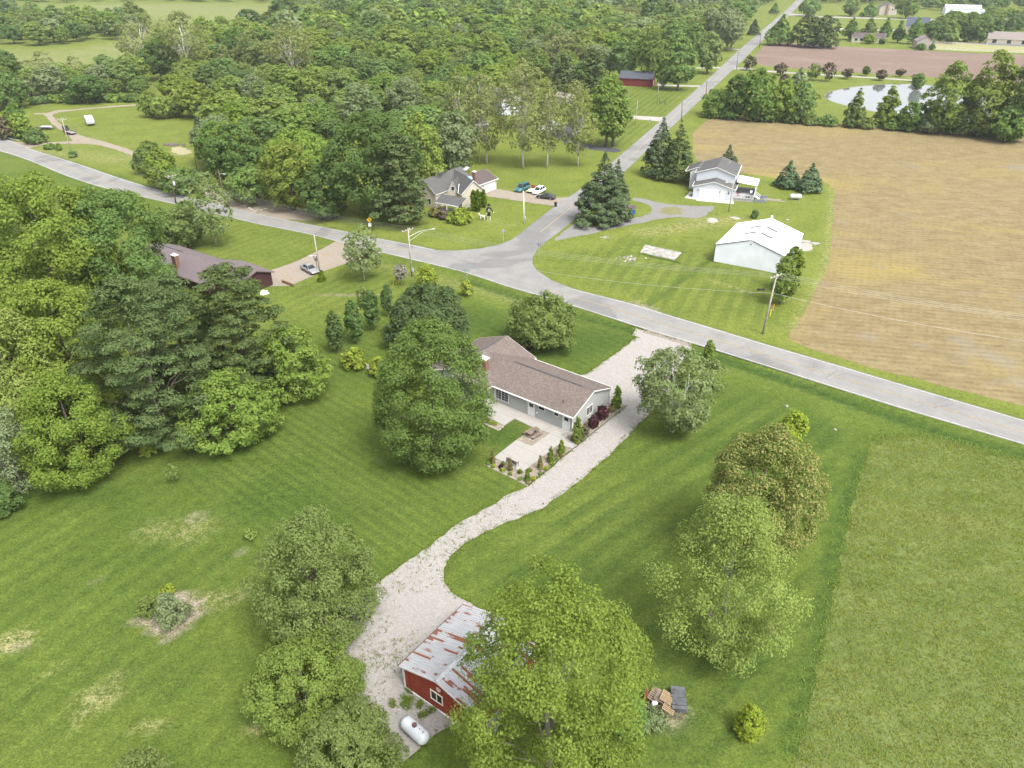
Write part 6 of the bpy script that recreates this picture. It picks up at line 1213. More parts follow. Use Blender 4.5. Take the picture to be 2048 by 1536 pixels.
# ------------------------------------------------------------------ signs
def sign(base, ytop, label, name, build, cat='sign', face=0.):
    b = at(*base); h = max(1.6, min(3.4, height(b, ytop))); e = empty(name, b, face, label, cat); MB().tube([(0, 0, -.1), (0, 0, h)], .035, 6).build('post', STEEL, e); build(e, h); return e
YEL = plain('yellow sign', (.72, .46, .02), .5, var=.04); ORG = plain('orange sign', (.75, .28, .01), .5, var=.04); SBACK = plain('sign back', (.26, .27, .28), .5, .4); BLKP = plain('black print', (.02, .02, .02), .6); GRN = plain('green sign', (.02, .16, .09), .5)
def plate(e, z, pts, mat, nm, y=-.05, t=.02): MB().prism([(x, y, z + k) for x, k in pts], (0, -t, 0)).build(nm, mat, e)
DIA = [(0, -.6), (.6, 0), (0, .6), (-.6, 0)]; OCT = [(.42 * math.cos(R(22.5 + 45 * i)), .42 * math.sin(R(22.5 + 45 * i))) for i in range(8)]
def curve_sign(e, h):
    plate(e, h - .6, DIA, YEL, 'plate'); a = MB()
    for x, z, w_, hh in ((.08, -.22, .10, .30), (0, -.02, .24, .10), (-.09, .10, .10, .22)): a.box((x, -.078, h - .6 + z), (w_, .01, hh))
    a.prism([(-.24, -.073, h - .42), (.06, -.073, h - .42), (-.09, -.073, h - .2)], (0, -.01, 0)); a.build('arrow', BLKP, e); plate(e, h - 1.75, [(-.32, -.4), (.32, -.4), (.32, .4), (-.32, .4)], WHITE, 'speed_plate')
sign((741, 464), 428, 'yellow diamond road sign with a black arrow and a white plate below', 'warning_sign', curve_sign, face=R(20))
sign((10, 275), 257, 'orange diamond road sign at the left edge above the guardrail', 'warning_sign', lambda e, h: plate(e, h - .6, DIA, ORG, 'plate'))
sign((1078, 518), 484, 'stop sign seen from behind at the corner of the metal building lawn', 'stop_sign', lambda e, h: plate(e, h - .42, OCT, SBACK, 'plate', .05), face=R(-30))
sign((1007, 485), 458, 'grey back of a road sign at the farmhouse corner of the junction', 'road_sign', lambda e, h: plate(e, h - .42, OCT, SBACK, 'plate', .05), face=R(35))
def name_sign(e, h):
    plate(e, h - .1, [(-.55, -.12), (.55, -.12), (.55, .12), (-.55, .12)], GRN, 'name_plate'); MB().box((0, 0, h - .42), (.02, 1.0, .24)).build('name_plate', GRN, e)
    m = MB(); [m.box((-.38 + k * .095, -.078, h - .1), (.055, .008, .11)) for k in range(9)]; m.build('lettering', WHITE, e); plate(e, h - .75, [(-.3, -.2), (.3, -.2), (.3, .2), (-.3, .2)], SBACK, 'lower_plate')
sign((934, 566), 540, 'green street name sign on a post at the near side of the junction', 'street_sign', name_sign)
sign((1299, 252), 239, 'small grey sign at the concrete drive off the side road', 'road_sign', lambda e, h: plate(e, h - .4, OCT, SBACK, 'plate', .05))
# guardrail
m0 = at(-30, 262); g = empty('guardrail', m0, 0, 'galvanised guardrail with a post row at the left road edge', 'guardrail'); P = [at(*q) - m0 for q in [(-30, 262), (0, 272), (22, 281.5), (38, 284)]]; m = MB()
for a, b in zip(P, P[1:]):
    for z in (.52, .66): m.box((a + b) / 2 + Vector((0, 0, z)), ((b - a).length + .05, .08, .12), math.atan2((b - a).y, (b - a).x))
m.build('rail', STEEL, g)
for i in range(6): p = P[0].lerp(P[-1], i / 5); MB().box(p + Vector((0, .2, .35)), (.15, .15, .8)).build('post', POLEW, g)

# ------------------------------------------------------------------ vehicles
TYRE = plain('tyre rubber', (.018, .018, .018), .9); RIM = plain('alloy rim', (.42, .43, .44), .35, .7); HLAMP = plain('headlight lens', (.65, .66, .66), .2, .2); TLAMP = plain('tail light', (.30, .012, .012), .3)
def paintm(n, c, metal=.0): t = NT(n); return t.bsdf(c, .28, metal, spec=.6, **{'Coat Weight': .5, 'Coat Roughness': .06})
def car(name, label, cat, loc_, rz, L, W_, paint_, kind='sedan', group=None, H_=1.45):
    e = empty(name, loc_, rz, label, cat, group); w = W_ / 2; zb = .30
    hood = {'sedan': .88, 'suv': 1.02, 'hatch': .92}[kind]; n = 13; sec = []
    prof = {'sedan': [(0, .52, .80), (.02, .60, .90), (.10, .76, .97), (.26, .86, 1), (.30, .90, 1), (.60, .92, 1), (.80, .94, 1), (.86, .97, .99), (.96, .95, .95), (.99, .85, .90), (1, .70, .84)],
            'suv': [(0, .60, .84), (.015, .78, .93), (.06, .94, .98), (.25, 1.0, 1), (.32, 1.04, 1), (.60, 1.05, 1), (.9, 1.06, 1), (.97, 1.05, .97), (.995, .95, .92), (1, .8, .88)],
            'hatch': [(0, .54, .82), (.02, .66, .91), (.10, .84, .97), (.24, .94, 1), (.30, .97, 1), (.60, .99, 1), (.88, 1.02, .99), (.97, 1.0, .94), (.995, .9, .9), (1, .75, .86)]}[kind]
    m = MB(); R_ = 10
    for f, zt, ww in prof:
        x = L / 2 - f * L; y = w * ww
        sec += [(x, -y * .86, zb), (x, -y, zb + .12), (x, -y, zt * .72), (x, -y * .95, zt - .05), (x, -y * .78, zt), (x, y * .78, zt), (x, y * .95, zt - .05), (x, y, zt * .72), (x, y, zb + .12), (x, y * .86, zb)]
    fs = [(i * R_ + k, i * R_ + (k + 1) % R_, (i + 1) * R_ + (k + 1) % R_, (i + 1) * R_ + k) for i in range(len(prof) - 1) for k in range(R_)] + [tuple(range(R_))[::-1], tuple(range((len(prof) - 1) * R_, len(prof) * R_))]
    m.add(sec, fs); body = m.build('body', paint_, e, True)
    cab = {'sedan': (.27, .42, .66, .84, .90), 'suv': (.26, .37, .90, .975, 1.0), 'hatch': (.24, .40, .78, .95, .96)}[kind]; xa, xb, xc, xd = [L / 2 - k * L for k in cab[:4]]; z0 = cab[4] * (.93 if kind == 'sedan' else 1.); yb, yt = w * .86, w * .66
    g = MB(); lo = [(xa, -yb, z0), (xd, -yb, z0), (xd, yb, z0), (xa, yb, z0)]; hi = [(xb, -yt, H_ - .06), (xc, -yt, H_ - .06), (xc, yt, H_ - .06), (xb, yt, H_ - .06)]
    g.add(lo + hi, [(0, 1, 5, 4), (1, 2, 6, 5), (2, 3, 7, 6), (3, 0, 4, 7)]); g.build('window', GLASS, e)
    r = MB(); r.prism([(p[0], p[1], p[2] - .01) for p in hi], (0, 0, .045)); t_ = r.build('roof', paint_, e)
    pl_ = MB()
    for sg in (-1, 1):
        for a, b in (((xa, sg * yb, z0), (xb, sg * yt, H_ - .06)), ((xd, sg * yb, z0), (xc, sg * yt, H_ - .06)), (((xa + xd) / 2, sg * yb, z0), ((xb + xc) / 2 - .05, sg * yt, H_ - .06))): pl_.tube([a, b], .045, 5)
    pl_.build('pillar', paint_, t_)
    for sx in (1, -1):
        for sg in (-1, 1):
            p = (sx * L * .305 - (.0 if sx < 0 else -.02), sg * (w - .09), .33); wh = MB().lathe([(.2, -.11), (.33, -.10), (.34, 0), (.33, .10), (.2, .11)], p, 16, 'y').build('wheel', TYRE, e, True); MB().lathe([(.03, -.115), (.20, -.115), (.22, 0), (.20, .115), (.03, .115)], p, 10, 'y').build('rim', RIM, wh)
    for sg in (-1, 1):
        zt = prof[1][1]; MB().box((L / 2 - .07, sg * w * .66, zt * .86), (.12, .32, .13)).build('headlight', HLAMP, e); MB().box((-L / 2 + .04, sg * w * .70, prof[-1][1] * .93), (.10, .26, .14)).build('taillight', TLAMP, e); MB().box((xa - .15, sg * (w + .06), z0 + .05), (.14, .16, .12)).build('mirror', paint_, e)
    return e
def pdir(a, b): d = at(*b) - at(*a); return math.atan2(d.y, d.x)
car('silver_sedan', 'silver sedan parked on the grey-brown drive beside the yard pole', 'car', at(620, 543), pdir((606, 536), (630, 549)), 4.7, 1.8, paintm('silver paint', (.24, .24, .245), .3))
car('teal_suv', 'teal sport utility vehicle on the farmhouse parking', 'car', at(1044.5, 381), pdir((1054, 376), (1036, 384)), 5.0, 1.95, paintm('teal paint', (.035, .13, .145), .2), 'suv', H_=1.85)
car('white_hatchback', 'white crossover parked between the teal vehicle and the black car', 'car', at(1078, 386), pdir((1087, 381), (1071, 389)), 4.5, 1.85, paintm('white paint gloss', (.78, .78, .78)), 'hatch', H_=1.65)
car('black_coupe', 'black sedan parked across the farmhouse drive near the side road', 'car', at(1092, 397), pdir((1104, 399), (1080, 396)), 4.8, 1.85, paintm('black paint', (.014, .014, .017)), 'sedan', H_=1.38)
car('parked_car', 'grey car on the concrete pad behind the sycamores', 'car', at(1106, 253), R(-35), 4.7, 1.85, paintm('grey paint', (.22, .24, .26), .2), 'suv', H_=1.75)
car('pickup', 'white pickup truck behind the farmhouse trees', 'car', at(962, 253), R(200), 5.2, 1.95, paintm('off white paint', (.62, .61, .59)), 'suv', H_=1.8)
# camper trailer
e = empty('camper_trailer', at(181, 249), pdir((176, 238), (188, 256)), 'white travel trailer standing alone on the mown left field', 'camper trailer'); CW = plain('camper shell', (.45, .46, .46), .45, var=.05)
m = MB(); pr = [(-3.4, .55), (-3.5, 1.2), (-3.35, 2.3), (-3.0, 2.65), (2.4, 2.65), (3.0, 2.35), (3.5, 1.5), (3.3, .8), (2.9, .55)]; m.prism([(x, -1.2, z) for x, z in pr], (0, 2.4, 0)); m.build('body', CW, e)
for sg in (-1, 1):
    for x in (-2.2, 0, 1.7): MB().box((x, sg * 1.215, 1.65), (.9, .03, .6)).build('window', GLASS, e)
    MB().box((0, sg * 1.22, 1.0), (6.2, .02, .18)).build('stripe', plain('green grey stripe', (.22, .30, .27), .5), e); MB().lathe([(.2, -.1), (.34, -.1), (.34, .1), (.2, .1)], (-.3, sg * 1.05, .34), 12, 'y').build('wheel', TYRE, e)
MB().box((3.16, 0, 1.95), (.05, 1.5, .55), 0, R(-30)).build('window', GLASS, e); MB().box((.2, 0, 2.78), (.9, .7, .26)).build('roof_vent', OFFW, e); MB().tube([(3.2, -.6, .5), (4.3, 0, .5), (3.2, .6, .5)], .05, 5).build('drawbar', BLACKM, e)
def trailer(loc_, rz, label, load):
    e = empty('flatbed_trailer', loc_, rz, label, 'trailer'); MB().box((0, 0, .62), (5.2, 2.1, .12)).build('bed', plain('trailer deck', (.20, .18, .17), .85), e); m = MB()
    for sg in (-1, 1): m.box((0, sg * 1.05, .75), (5.2, .06, .18))
    m.tube([(2.5, -.5, .55), (3.7, 0, .5), (2.5, .5, .55)], .05, 5); m.build('frame', BLACKM, e)
    for x in (-.5, .45):
        for sg in (-1, 1): MB().lathe([(.18, -.1), (.34, -.1), (.34, .1), (.18, .1)], (x, sg * 1.18, .34), 12, 'y').build('wheel', TYRE, e)
    if load: MB().box((-2.4, 0, 1.5), (.08, 2.0, 1.7), 0, R(-12)).build('ramp', BLACKM, e)
    else: MB().box((.2, 0, .86), (3.4, 1.6, .32)).build('cargo', plain('pale cargo', (.42, .42, .43), .7), e)
trailer(at(92, 258.5), R(-5), 'low dark trailer with a pale load on the left field', False); trailer(at(141, 268), pdir((132, 265), (152, 270)), 'dark flatbed trailer with a raised ramp on the gravel track', True)
# dumpster, bin, pallet board on the parking
e = empty('dumpster', at(1262, 427), R(-12), 'blue dumpster with a dark lid on the grass by the junction spruce', 'dumpster'); DBL = plain('blue dumpster steel', (.03, .10, .28), .55)
m = MB(); m.prism([(-.95, -.85, .15), (.95, -.85, .15), (.95, -.85, 1.15), (-.95, -.85, 1.15)], (0, 1.5, 0)); m.build('body', DBL, e); m = MB(); m.prism([(-1., -.9, 1.18), (1., -.9, 1.18), (1., .75, 1.62), (-1., .75, 1.62)], (0, 0, .06)); m.build('lid', plain('maroon lid', (.08, .05, .07), .7), e); m = MB()
m.prism([(-.95, .65, .15), (.95, .65, .15), (.95, .65, 1.55), (-.95, .65, 1.55)], (0, .05, 0))
for x in (-1.02, 1.02): m.box((x, -.1, .75), (.12, .9, .16))
m.build('fork_pocket', DBL, e); MB().box((0, -.86, .7), (.7, .02, .3)).build('label_plate', plain('pale label', (.45, .52, .62), .6), e)
e = empty('trash_bin', at(1111, 413.5), R(-20), 'black wheeled trash bin at the end of the farmhouse drive', 'trash bin'); MB().lathe([(.26, .06), (.34, 1.0)], (0, 0, 0), 8, 'z', 1, .9).build('body', BLACKM, e); MB().box((0, 0, 1.04), (.72, .68, .08)).build('lid', BLACKM, e)
for sg in (-1, 1): MB().lathe([(.03, -.04), (.12, -.04), (.12, .04), (.03, .04)], (sg * .25, .3, .12), 8, 'x').build('wheel', TYRE, e)
e = empty('utility_trailer', at(1064, 384.5), pdir((1058, 388), (1070, 381)), 'flat trailer with a pale wooden deck between the two parked cars', 'trailer')
for k in range(6): MB().box((0, -.85 + k * .34, .55), (3.0, .32, .06)).build('plank', plain('pale plank', (.52, .46, .38), .9, var=.15), e)
MB().box((1.55, 0, 1.0), (.06, 2.0, .9)).build('tailgate', RUST, e)
for sg in (-1, 1): MB().lathe([(.15, -.1), (.32, -.1), (.32, .1), (.15, .1)], (0, sg * 1.12, .32), 12, 'y').build('wheel', TYRE, e)
# skeleton decoration and its dog
BONE = plain('bone plastic', (.55, .54, .50), .6); COAT = plain('black coat cloth', (.012, .012, .014), .95)
e = empty('skeleton_statue', at(978, 440), R(5), 'tall skeleton figure in a black coat and wide hat on the corner lawn', 'yard statue')
m = MB()
for sg in (-1, 1): m.tube([(sg * .28, 0, 0), (sg * .26, -.03, .55), (sg * .2, 0, 1.3)], [.07, .06, .08], 7); m.box((sg * .28, -.14, .04), (.16, .42, .09))
m.build('leg_bones', BONE, e); m = MB(); m.lathe([(.38, 1.0), (.34, 1.5), (.30, 2.1), (.42, 2.75), (.30, 2.92), (.10, 2.98)], (0, 0, 0), 12, 'z', 1, .6)
m.tube([(-.40, 0, 2.75), (-.62, -.05, 2.2), (-.50, -.22, 1.75)], [.13, .11, .12], 7); m.tube([(.40, 0, 2.75), (.72, -.1, 2.25), (.95, -.2, 1.95)], [.13, .11, .12], 7); m.build('coat', COAT, e, True)
m = MB(); m.lathe([(.05, 2.98), (.13, 3.05), (.19, 3.2), (.18, 3.35), (.05, 3.45)], (0, 0, 0), 10); m.tube([(-.50, -.22, 1.75), (-.48, -.25, 1.5)], [.06, .09], 6); m.tube([(.95, -.2, 1.95), (1.15, -.25, 1.85)], [.06, .09], 6); m.lathe([(.02, 1.9), (.12, 2.0), (.1, 2.6), (.02, 2.7)], (0, -.22, 0), 8); m.build('skull_and_hands', BONE, e, True)
MB().lathe([(.52, 3.36), (.53, 3.40), (.24, 3.42), (.20, 3.74), (.05, 3.78)], (0, 0, 0), 14).build('hat', COAT, e)
e = empty('dog_statue', at(965, 440), R(170), 'small white skeleton dog statue beside the black-coated figure', 'yard statue'); m = MB(); m.tube([(-.55, 0, .85), (0, 0, .95), (.45, 0, .90)], [.15, .24, .2], 9)
for x in (-.45, .4):
    for y in (-.16, .16): m.tube([(x, y, .8), (x - .05, y, .4), (x + .02, y, 0)], [.09, .06, .07], 6)
m.tube([(.4, 0, .95), (.65, 0, 1.25)], [.14, .1], 7); m.tube([(-.55, 0, .9), (-.85, 0, 1.25)], [.06, .03], 5); m.build('body', BONE, e, True); m = MB(); m.lathe([(.02, -.2), (.14, -.12), (.16, .05), (.08, .3), (.02, .33)], (.75, 0, 1.35), 8, 'x')
for y in (-.1, .1): m.box((.7, y, 1.52), (.06, .06, .2))
m.build('head', BONE, e, True); MB().box((0, -.23, .95), (.5, .02, .3)).build('black_patch', COAT, e)

# ------------------------------------------------------------------ propane tanks
def tank(a, b, r, label):
    d = b - a; L_ = d.length; e = empty('propane_tank', (a + b) / 2, math.atan2(d.y, d.x), label, 'propane tank'); n = 7; h = L_ / 2; PT = plain('white tank paint', (.40, .425, .45), .45, var=.07, scale=1.2)
    pr = [(max(.02, r * math.sin(R(90) * i / n)), -h + r * .75 * (1 - math.cos(R(90) * i / n))) for i in range(n + 1)]; pr += [(q, -z) for q, z in pr[::-1]]
    MB().lathe(pr, (0, 0, r + .22), 22, 'x').build('shell', PT, e, True); MB().lathe([(.19, 0), (.20, .16), (.17, .2), (.03, .21)], (0, 0, 2 * r + .20), 12).build('dome_lid', plain('maroon dome', (.10, .04, .045), .7), e)
    for x in (.55, .95): MB().lathe([(.03, 0), (.05, .08)], (x, .05, 2 * r + .205), 8).build('valve', DKGREY, e)
    for x in (-h * .55, h * .55): MB().box((x, 0, .16), (.22, r * 1.1, .34)).build('saddle', CONC, e)
    return e
tank(at(808, 1452, 0), at(855, 1495, 0), .58, 'white propane tank on the gravel in front of the red barn'); tank(at(1578, 399), at(1602, 399.5), .6, 'white propane tank on the grass beside the stubble field')

# ------------------------------------------------------------------ picnic table, bench, weeds, pallet pile
WOODG = plain('greyed cedar', (.155, .115, .095), .9, var=.25, scale=2.)
def picnic(loc_, rz, label):
    e = empty('picnic_table', loc_, rz, label, 'picnic table')
    for k in range(5): MB().box((0, -.32 + k * .16, .76), (1.85, .145, .045)).build('tabletop_plank', WOODG, e)
    for sg in (-1, 1):
        for k in (0, 1): MB().box((0, sg * (.68 + k * .15), .45), (1.85, .14, .045)).build('seat_plank', WOODG, e)
    for x in (-.65, .65):
        MB().tube([(x, -.62, 0), (x, -.2, .74)], .05, 4).build('leg', WOODG, e); MB().tube([(x, .62, 0), (x, .2, .74)], .05, 4).build('leg', WOODG, e); MB().box((x, 0, .41), (.05, 1.65, .09)).build('seat_beam', WOODG, e)
    return e
pt = at(1066, 871); ta = RYAW + R(90) - R(8)
picnic(pt, ta, 'greyed wooden picnic table on the gravel square of the patio')
q = at(1071, 864, .8); e = empty('potted_plant', Vector((q.x, q.y, .785)), 0, 'dark little pot standing on the picnic table', 'pot'); MB().lathe([(.09, 0), (.13, .2), (.11, .22), (.02, .21)], (0, 0, 0), 10).build('pot', BLACKM, e); m = MB()
for k in range(10): a = k * .63; m.add([(0, 0, .2), (.05 * math.cos(a + .5), .05 * math.sin(a + .5), .28), (.2 * math.cos(a), .2 * math.sin(a), .42)], [(0, 1, 2)])
m.build('leaves', LEAF['dark'], e)
be = at(1025, 930); e = empty('bench', be + Vector((0, 0, .075)), RYAW + R(180), 'dark slatted bench with curved metal arms on the patio edge', 'bench')
for k in range(4): MB().box((0, -.18 + k * .12, .44), (1.4, .10, .035)).build('seat_slat', WOODG, e)
for k in range(4): MB().box((0, .26 + k * .02, .55 + k * .12), (1.4, .03, .09)).build('back_slat', WOODG, e)
for x in (-.72, .72): MB().tube([(x, -.25, 0), (x, -.22, .62), (x, .1, .66), (x, .33, .95)], .03, 6).tube([(x, .3, 0), (x, .24, .5)], .03, 6).build('iron_arm', BLACKM, e)
# timber border at the turnaround
m0 = at(656, 1258); e = empty('timber_border', m0, 0, 'dark stacked timber border under the wide tree by the turnaround', 'timber'); a, b = Vector((0, 0, 0)), at(694, 1222) - m0; d = b - a
for k in range(3): MB().box(a.lerp(b, .5) + Vector((0, 0, .12 + k * .2)), (d.length - .2 * k, .2, .18), math.atan2(d.y, d.x)).build('timber', plain('creosote timber', (.06, .045, .038), .9, var=.3), e)
# pallet and scrap pile
def pallet(loc_, rot, label, col):
    e = empty('pallet', loc_, 0, label, 'pallet'); e.rotation_euler = rot
    for k in range(7): MB().box((-.54 + k * .18, 0, .13), (.10, 1.0, .022)).build('slat', col, e)
    for y in (-.45, 0, .45): MB().box((0, y, .065), (1.2, .05, .10)).build('stringer', col, e)
    for k in range(3): MB().box((-.5 + k * .5, 0, .003), (.10, 1.0, .02)).build('bottom_slat', col, e)
NEWW = plain('fresh pallet wood', (.26, .19, .115), .85, var=.15); OLDW = plain('faded pallet wood', (.18, .14, .11), .9, var=.2)
pc = at(1325, 1405)
pallet(pc + Vector((.25, -.05, .62)), (R(14), R(10), R(62)), 'yellow new wooden pallet on top of the scrap pile', NEWW); pallet(pc + Vector((-.55, .35, .40)), (R(4), R(-12), R(50)), 'faded pinkish pallet at the left of the scrap pile', OLDW); pallet(pc + Vector((-.1, .15, .42)), (R(8), R(4), R(58)), 'weathered pallet under the yellow one', OLDW); pallet(pc + Vector((.35, -.75, .38)), (R(16), R(6), R(62)), 'small end of a pallet leaning at the front of the scrap pile', NEWW)
e = empty('board_stack', pc + Vector((1.25, .05, 0)), R(-6), 'stack of dark grey boards at the right of the scrap pile', 'boards'); GB_ = plain('charcoal board', (.075, .08, .085), .85, var=.3, scale=1.5)
for lv in range(3):
    for k in range(6): MB().box((rnd.uniform(-.06, .06), -.95 + k * .36 + rnd.uniform(-.03, .03), .18 + lv * .22), (1.35 - .1 * lv, .33, .05 + rnd.uniform(0, .03)), rnd.uniform(-.05, .05), rnd.uniform(-.03, .03)).build('board', GB_, e)
e = empty('rusty_sheet', at(1291, 1402), R(60), 'rusty leaf-shaped metal sheet standing at the left of the scrap pile', 'metal sheet'); m = MB(); m.prism([(-.5, 0, 0), (.35, 0, 0), (.55, 0, .5), (.45, 0, 1.0), (.1, 0, 1.6), (-.25, 0, 1.9), (-.45, 0, 1.3), (-.6, 0, .6)], (0, .03, 0)); m.build('sheet', RUST, e)
m = MB(); m.tube([(-.1, -.04, .1), (.0, -.04, .9), (-.2, -.04, 1.8)], .03, 5); m.build('rib', RUST, e)
e = empty('crumpled_bag', at(1308, 1412) + Vector((0, 0, .1)), 0, 'crumpled white plastic bag on the front of the scrap pile', 'bag'); m = MB(); m.lathe([(.05, 0), (.28, .08), (.25, .24), (.12, .38), (.03, .4)], (0, 0, .12), 9, 'z', 1, .7)
m.v = [(x + rnd.uniform(-.06, .06), y + rnd.uniform(-.06, .06), z + rnd.uniform(-.05, .05)) for x, y, z in m.v]; m.build('bag', plain('white plastic', (.68, .70, .74), .4), e)
m = MB()
for _ in range(90):
    a = rnd.uniform(0, 6.28); q = pc + Vector((rnd.uniform(-1.3, 1.6), rnd.uniform(-1.6, .6), rnd.uniform(.05, .35))); d_ = Vector((math.cos(a), math.sin(a), rnd.uniform(-.05, .35))) * rnd.uniform(.3, 1.0); m.tube([q - d_ * .5, q + d_ * .5], rnd.uniform(.012, .03), 4)
tag(m.build('branch_litter', plain('dead branches', (.15, .115, .10), .95, var=.3)), 'tangle of dead branches in the scrap pile', 'branches', kind='stuff')
# weeds on the gravel
def blades(name, spots, mat, hmin, hmax, per, spread, seed, wid=.05):
    rg = np.random.default_rng(seed); n = len(spots) * per; base = np.repeat(np.array([(s_.x, s_.y, s_.z) for s_ in spots]), per, 0); base[:, :2] += rg.normal(size=(n, 2)) * spread; hh = rg.uniform(hmin, hmax, n)
    a = rg.uniform(0, 6.28, n); dx = np.stack([np.cos(a), np.sin(a)], -1); ln = rg.uniform(.3, 1.3, n) * hh; w_ = wid * rg.uniform(.6, 1.3, n)
    A = base.copy(); A[:, :2] += np.stack([-dx[:, 1], dx[:, 0]], -1) * w_[:, None]; B = base.copy(); B[:, :2] -= np.stack([-dx[:, 1], dx[:, 0]], -1) * w_[:, None]; T_ = base.copy(); T_[:, :2] += dx * ln[:, None]; T_[:, 2] += hh
    V = np.stack([A, B, T_], 1).reshape(-1, 3).astype(np.float32); me = bpy.data.meshes.new(name); me.vertices.add(n * 3); me.vertices.foreach_set('co', V.ravel()); me.loops.add(n * 3); me.loops.foreach_set('vertex_index', np.arange(n * 3)); me.polygons.add(n); me.polygons.foreach_set('loop_start', np.arange(0, n * 3, 3)); me.update()
    return link(name, me, None, [mat])
def grnd(px, py): return at(px, py, .02)
for i, (pts, lb) in enumerate([([(812, 1402), (818, 1408), (806, 1410), (815, 1415), (810, 1396), (822, 1398)], 'largest clump of weeds on the gravel by the barn window'), ([(838, 1412), (840, 1408)], 'small weed clump under the red barn window'), ([(786, 1404), (787, 1412)], 'weed tuft left of the largest clump'), ([(850, 1428), (858, 1424), (866, 1420), (842, 1433)], 'line of weeds between the propane tank and the barn'), ([(817, 1378), (820, 1383)], 'dark weeds at the corner of the red barn'), ([(903, 1424), (908, 1430), (915, 1436)], 'weeds along the foot of the red barn wall')]):
    tag(blades('weed_clump', [grnd(*q) for q in pts], LEAF['fresh'] if i != 4 else LEAF['mid'], .10, .34, 70, .15, 40 + i, .04), lb, 'weeds', kind='stuff')
rg = np.random.default_rng(77); cl = [(1000, 1015), (950, 1055), (900, 1080), (850, 1120), (800, 1165), (760, 1200), (730, 1240), (760, 1290), (770, 1320), (730, 1370), (745, 1410), (770, 1330), (800, 1300), (740, 1440), (720, 1310), (880, 1150), (910, 1095)]
sp_ = [grnd(*(np.array(cl[rg.integers(len(cl))]) + rg.normal(size=2) * (26, 16))) for _ in range(520)]; tag(blades('gravel_weeds', sp_, LEAF['crab'], .03, .14, 9, .10, 78, .035), 'scattered little weeds on the gravel driveway', 'weeds', kind='stuff')
sp_ = [grnd(*(np.array(cl[rg.integers(len(cl))]) + rg.normal(size=2) * (26, 16))) for _ in range(300)]; tag(blades('dead_leaves', sp_, plain('dead leaf', (.10, .075, .05), .9), .01, .05, 3, .05, 79, .05), 'dark leaf litter on the gravel driveway', 'litter', kind='stuff')
# tall meadow blades
P = [q for q in meadow_px]; W2 = np.array([at(*q)[:2] for q in P]); rg = np.random.default_rng(9); pts = []
X0, Y0, X1, Y1 = 14, 22, 85, 95; cand = np.stack([rg.uniform(X0, X1, 130000), rg.uniform(Y0, Y1, 130000)], -1); ins = np.zeros(len(cand), bool)
for i in range(len(W2)):
    (x1, y1), (x2, y2) = W2[i - 1], W2[i]; c = (y1 > cand[:, 1]) != (y2 > cand[:, 1]); ins ^= c & (cand[:, 0] < (x2 - x1) * (cand[:, 1] - y1) / (y2 - y1 + 1e-12) + x1)
cand = cand[ins]; cand = cand[np.abs(cand[:, 0]) < .70 * (cand[:, 1] * CP + CAM_H * SP) + 1][:36000]
MB_ = leaf_mat('meadow blade', (.145, .182, .032), (.225, .252, .058), .0, .45, accent=(.24, .21, .08), acc=.10)
tag(blades('meadow_grass', [Vector((a, b, .01)) for a, b in cand], MB_, .06, .20, 3, .18, 10, .05), 'tall unmown meadow grass in the lower right corner', 'grass', kind='stuff')
edge_ = [at(*q).lerp(at(*q2), k / 40) for q, q2 in zip([(1742, 884), (1775, 872), (1860, 874), (1960, 898), (1738, 900), (1702, 1030), (1652, 1260)], [(1775, 872), (1860, 874), (1960, 898), (2048, 922), (1702, 1030), (1652, 1260), (1588, 1536)]) for k in range(40)]
tag(blades('meadow_edge_grass', edge_, LEAF['fresh'], .12, .34, 10, .55, 12, .045), 'longer grass along the edge of the meadow', 'grass', kind='stuff')
# grass creeping over the edges of the gravel
EB = leaf_mat('lawn edge blade', (.085, .125, .014), (.13, .17, .022), .0, .4); rg = np.random.default_rng(21); ed = []
dr = [at(*q) for q in main_drive]
for i in range(len(dr)):
    a_, b_ = dr[i - 1], dr[i]; L_ = (b_ - a_).length
    if 0 < i < 9 and i not in (1, 2, 3, 4): continue
    for k in range(int(L_ / .16)): q = a_.lerp(b_, rg.random()); ed.append(Vector((q.x + rg.normal() * .22, q.y + rg.normal() * .22, .015)))
tag(blades('edge_grass', ed, EB, .04, .13, 7, .12, 22, .05), 'ragged grass along the edges of the gravel driveway', 'grass', kind='stuff')
# lawn odds and ends
e = empty('guy_wires', at(795, 572), 0, 'yellow guards on the guy wires of the small dead tree', 'guy wire'); YG = plain('yellow guard', (.62, .50, .03), .5)
for a, b in (((786, 571), (791, 556)), ((792, 569), (797, 556)), ((797, 567), (801, 556))): p, q = at(*a) - at(795, 572), at(*a) - at(795, 572) + Vector((.45, .3, 2.0)); MB().tube([p, q], .035, 5).build('guard', YG, e)
e = empty('old_foundation', at(1322, 506), 0, 'broken concrete slab of an old foundation on the metal building lawn', 'slab'); o0 = at(1322, 506); quad_ = [at(1285, 492) - o0, at(1290, 490) - o0, at(1364, 506) - o0, at(1348, 522) - o0, at(1280, 506) - o0]
n_ = 5
for i in range(n_):
    for j in (0, 1):
        A = quad_[4].lerp(quad_[3], i / n_).lerp(quad_[1].lerp(quad_[2], i / n_), j / 2); B = quad_[4].lerp(quad_[3], (i + .97) / n_).lerp(quad_[1].lerp(quad_[2], (i + .97) / n_), j / 2); C = quad_[4].lerp(quad_[3], (i + .97) / n_).lerp(quad_[1].lerp(quad_[2], (i + .97) / n_), (j + .97) / 2); D = quad_[4].lerp(quad_[3], i / n_).lerp(quad_[1].lerp(quad_[2], i / n_), (j + .97) / 2)
        m = MB(); m.prism([A, B, C, D], (0, 0, .10 + rnd.uniform(0, .05))); m.build('slab', CONC, e)
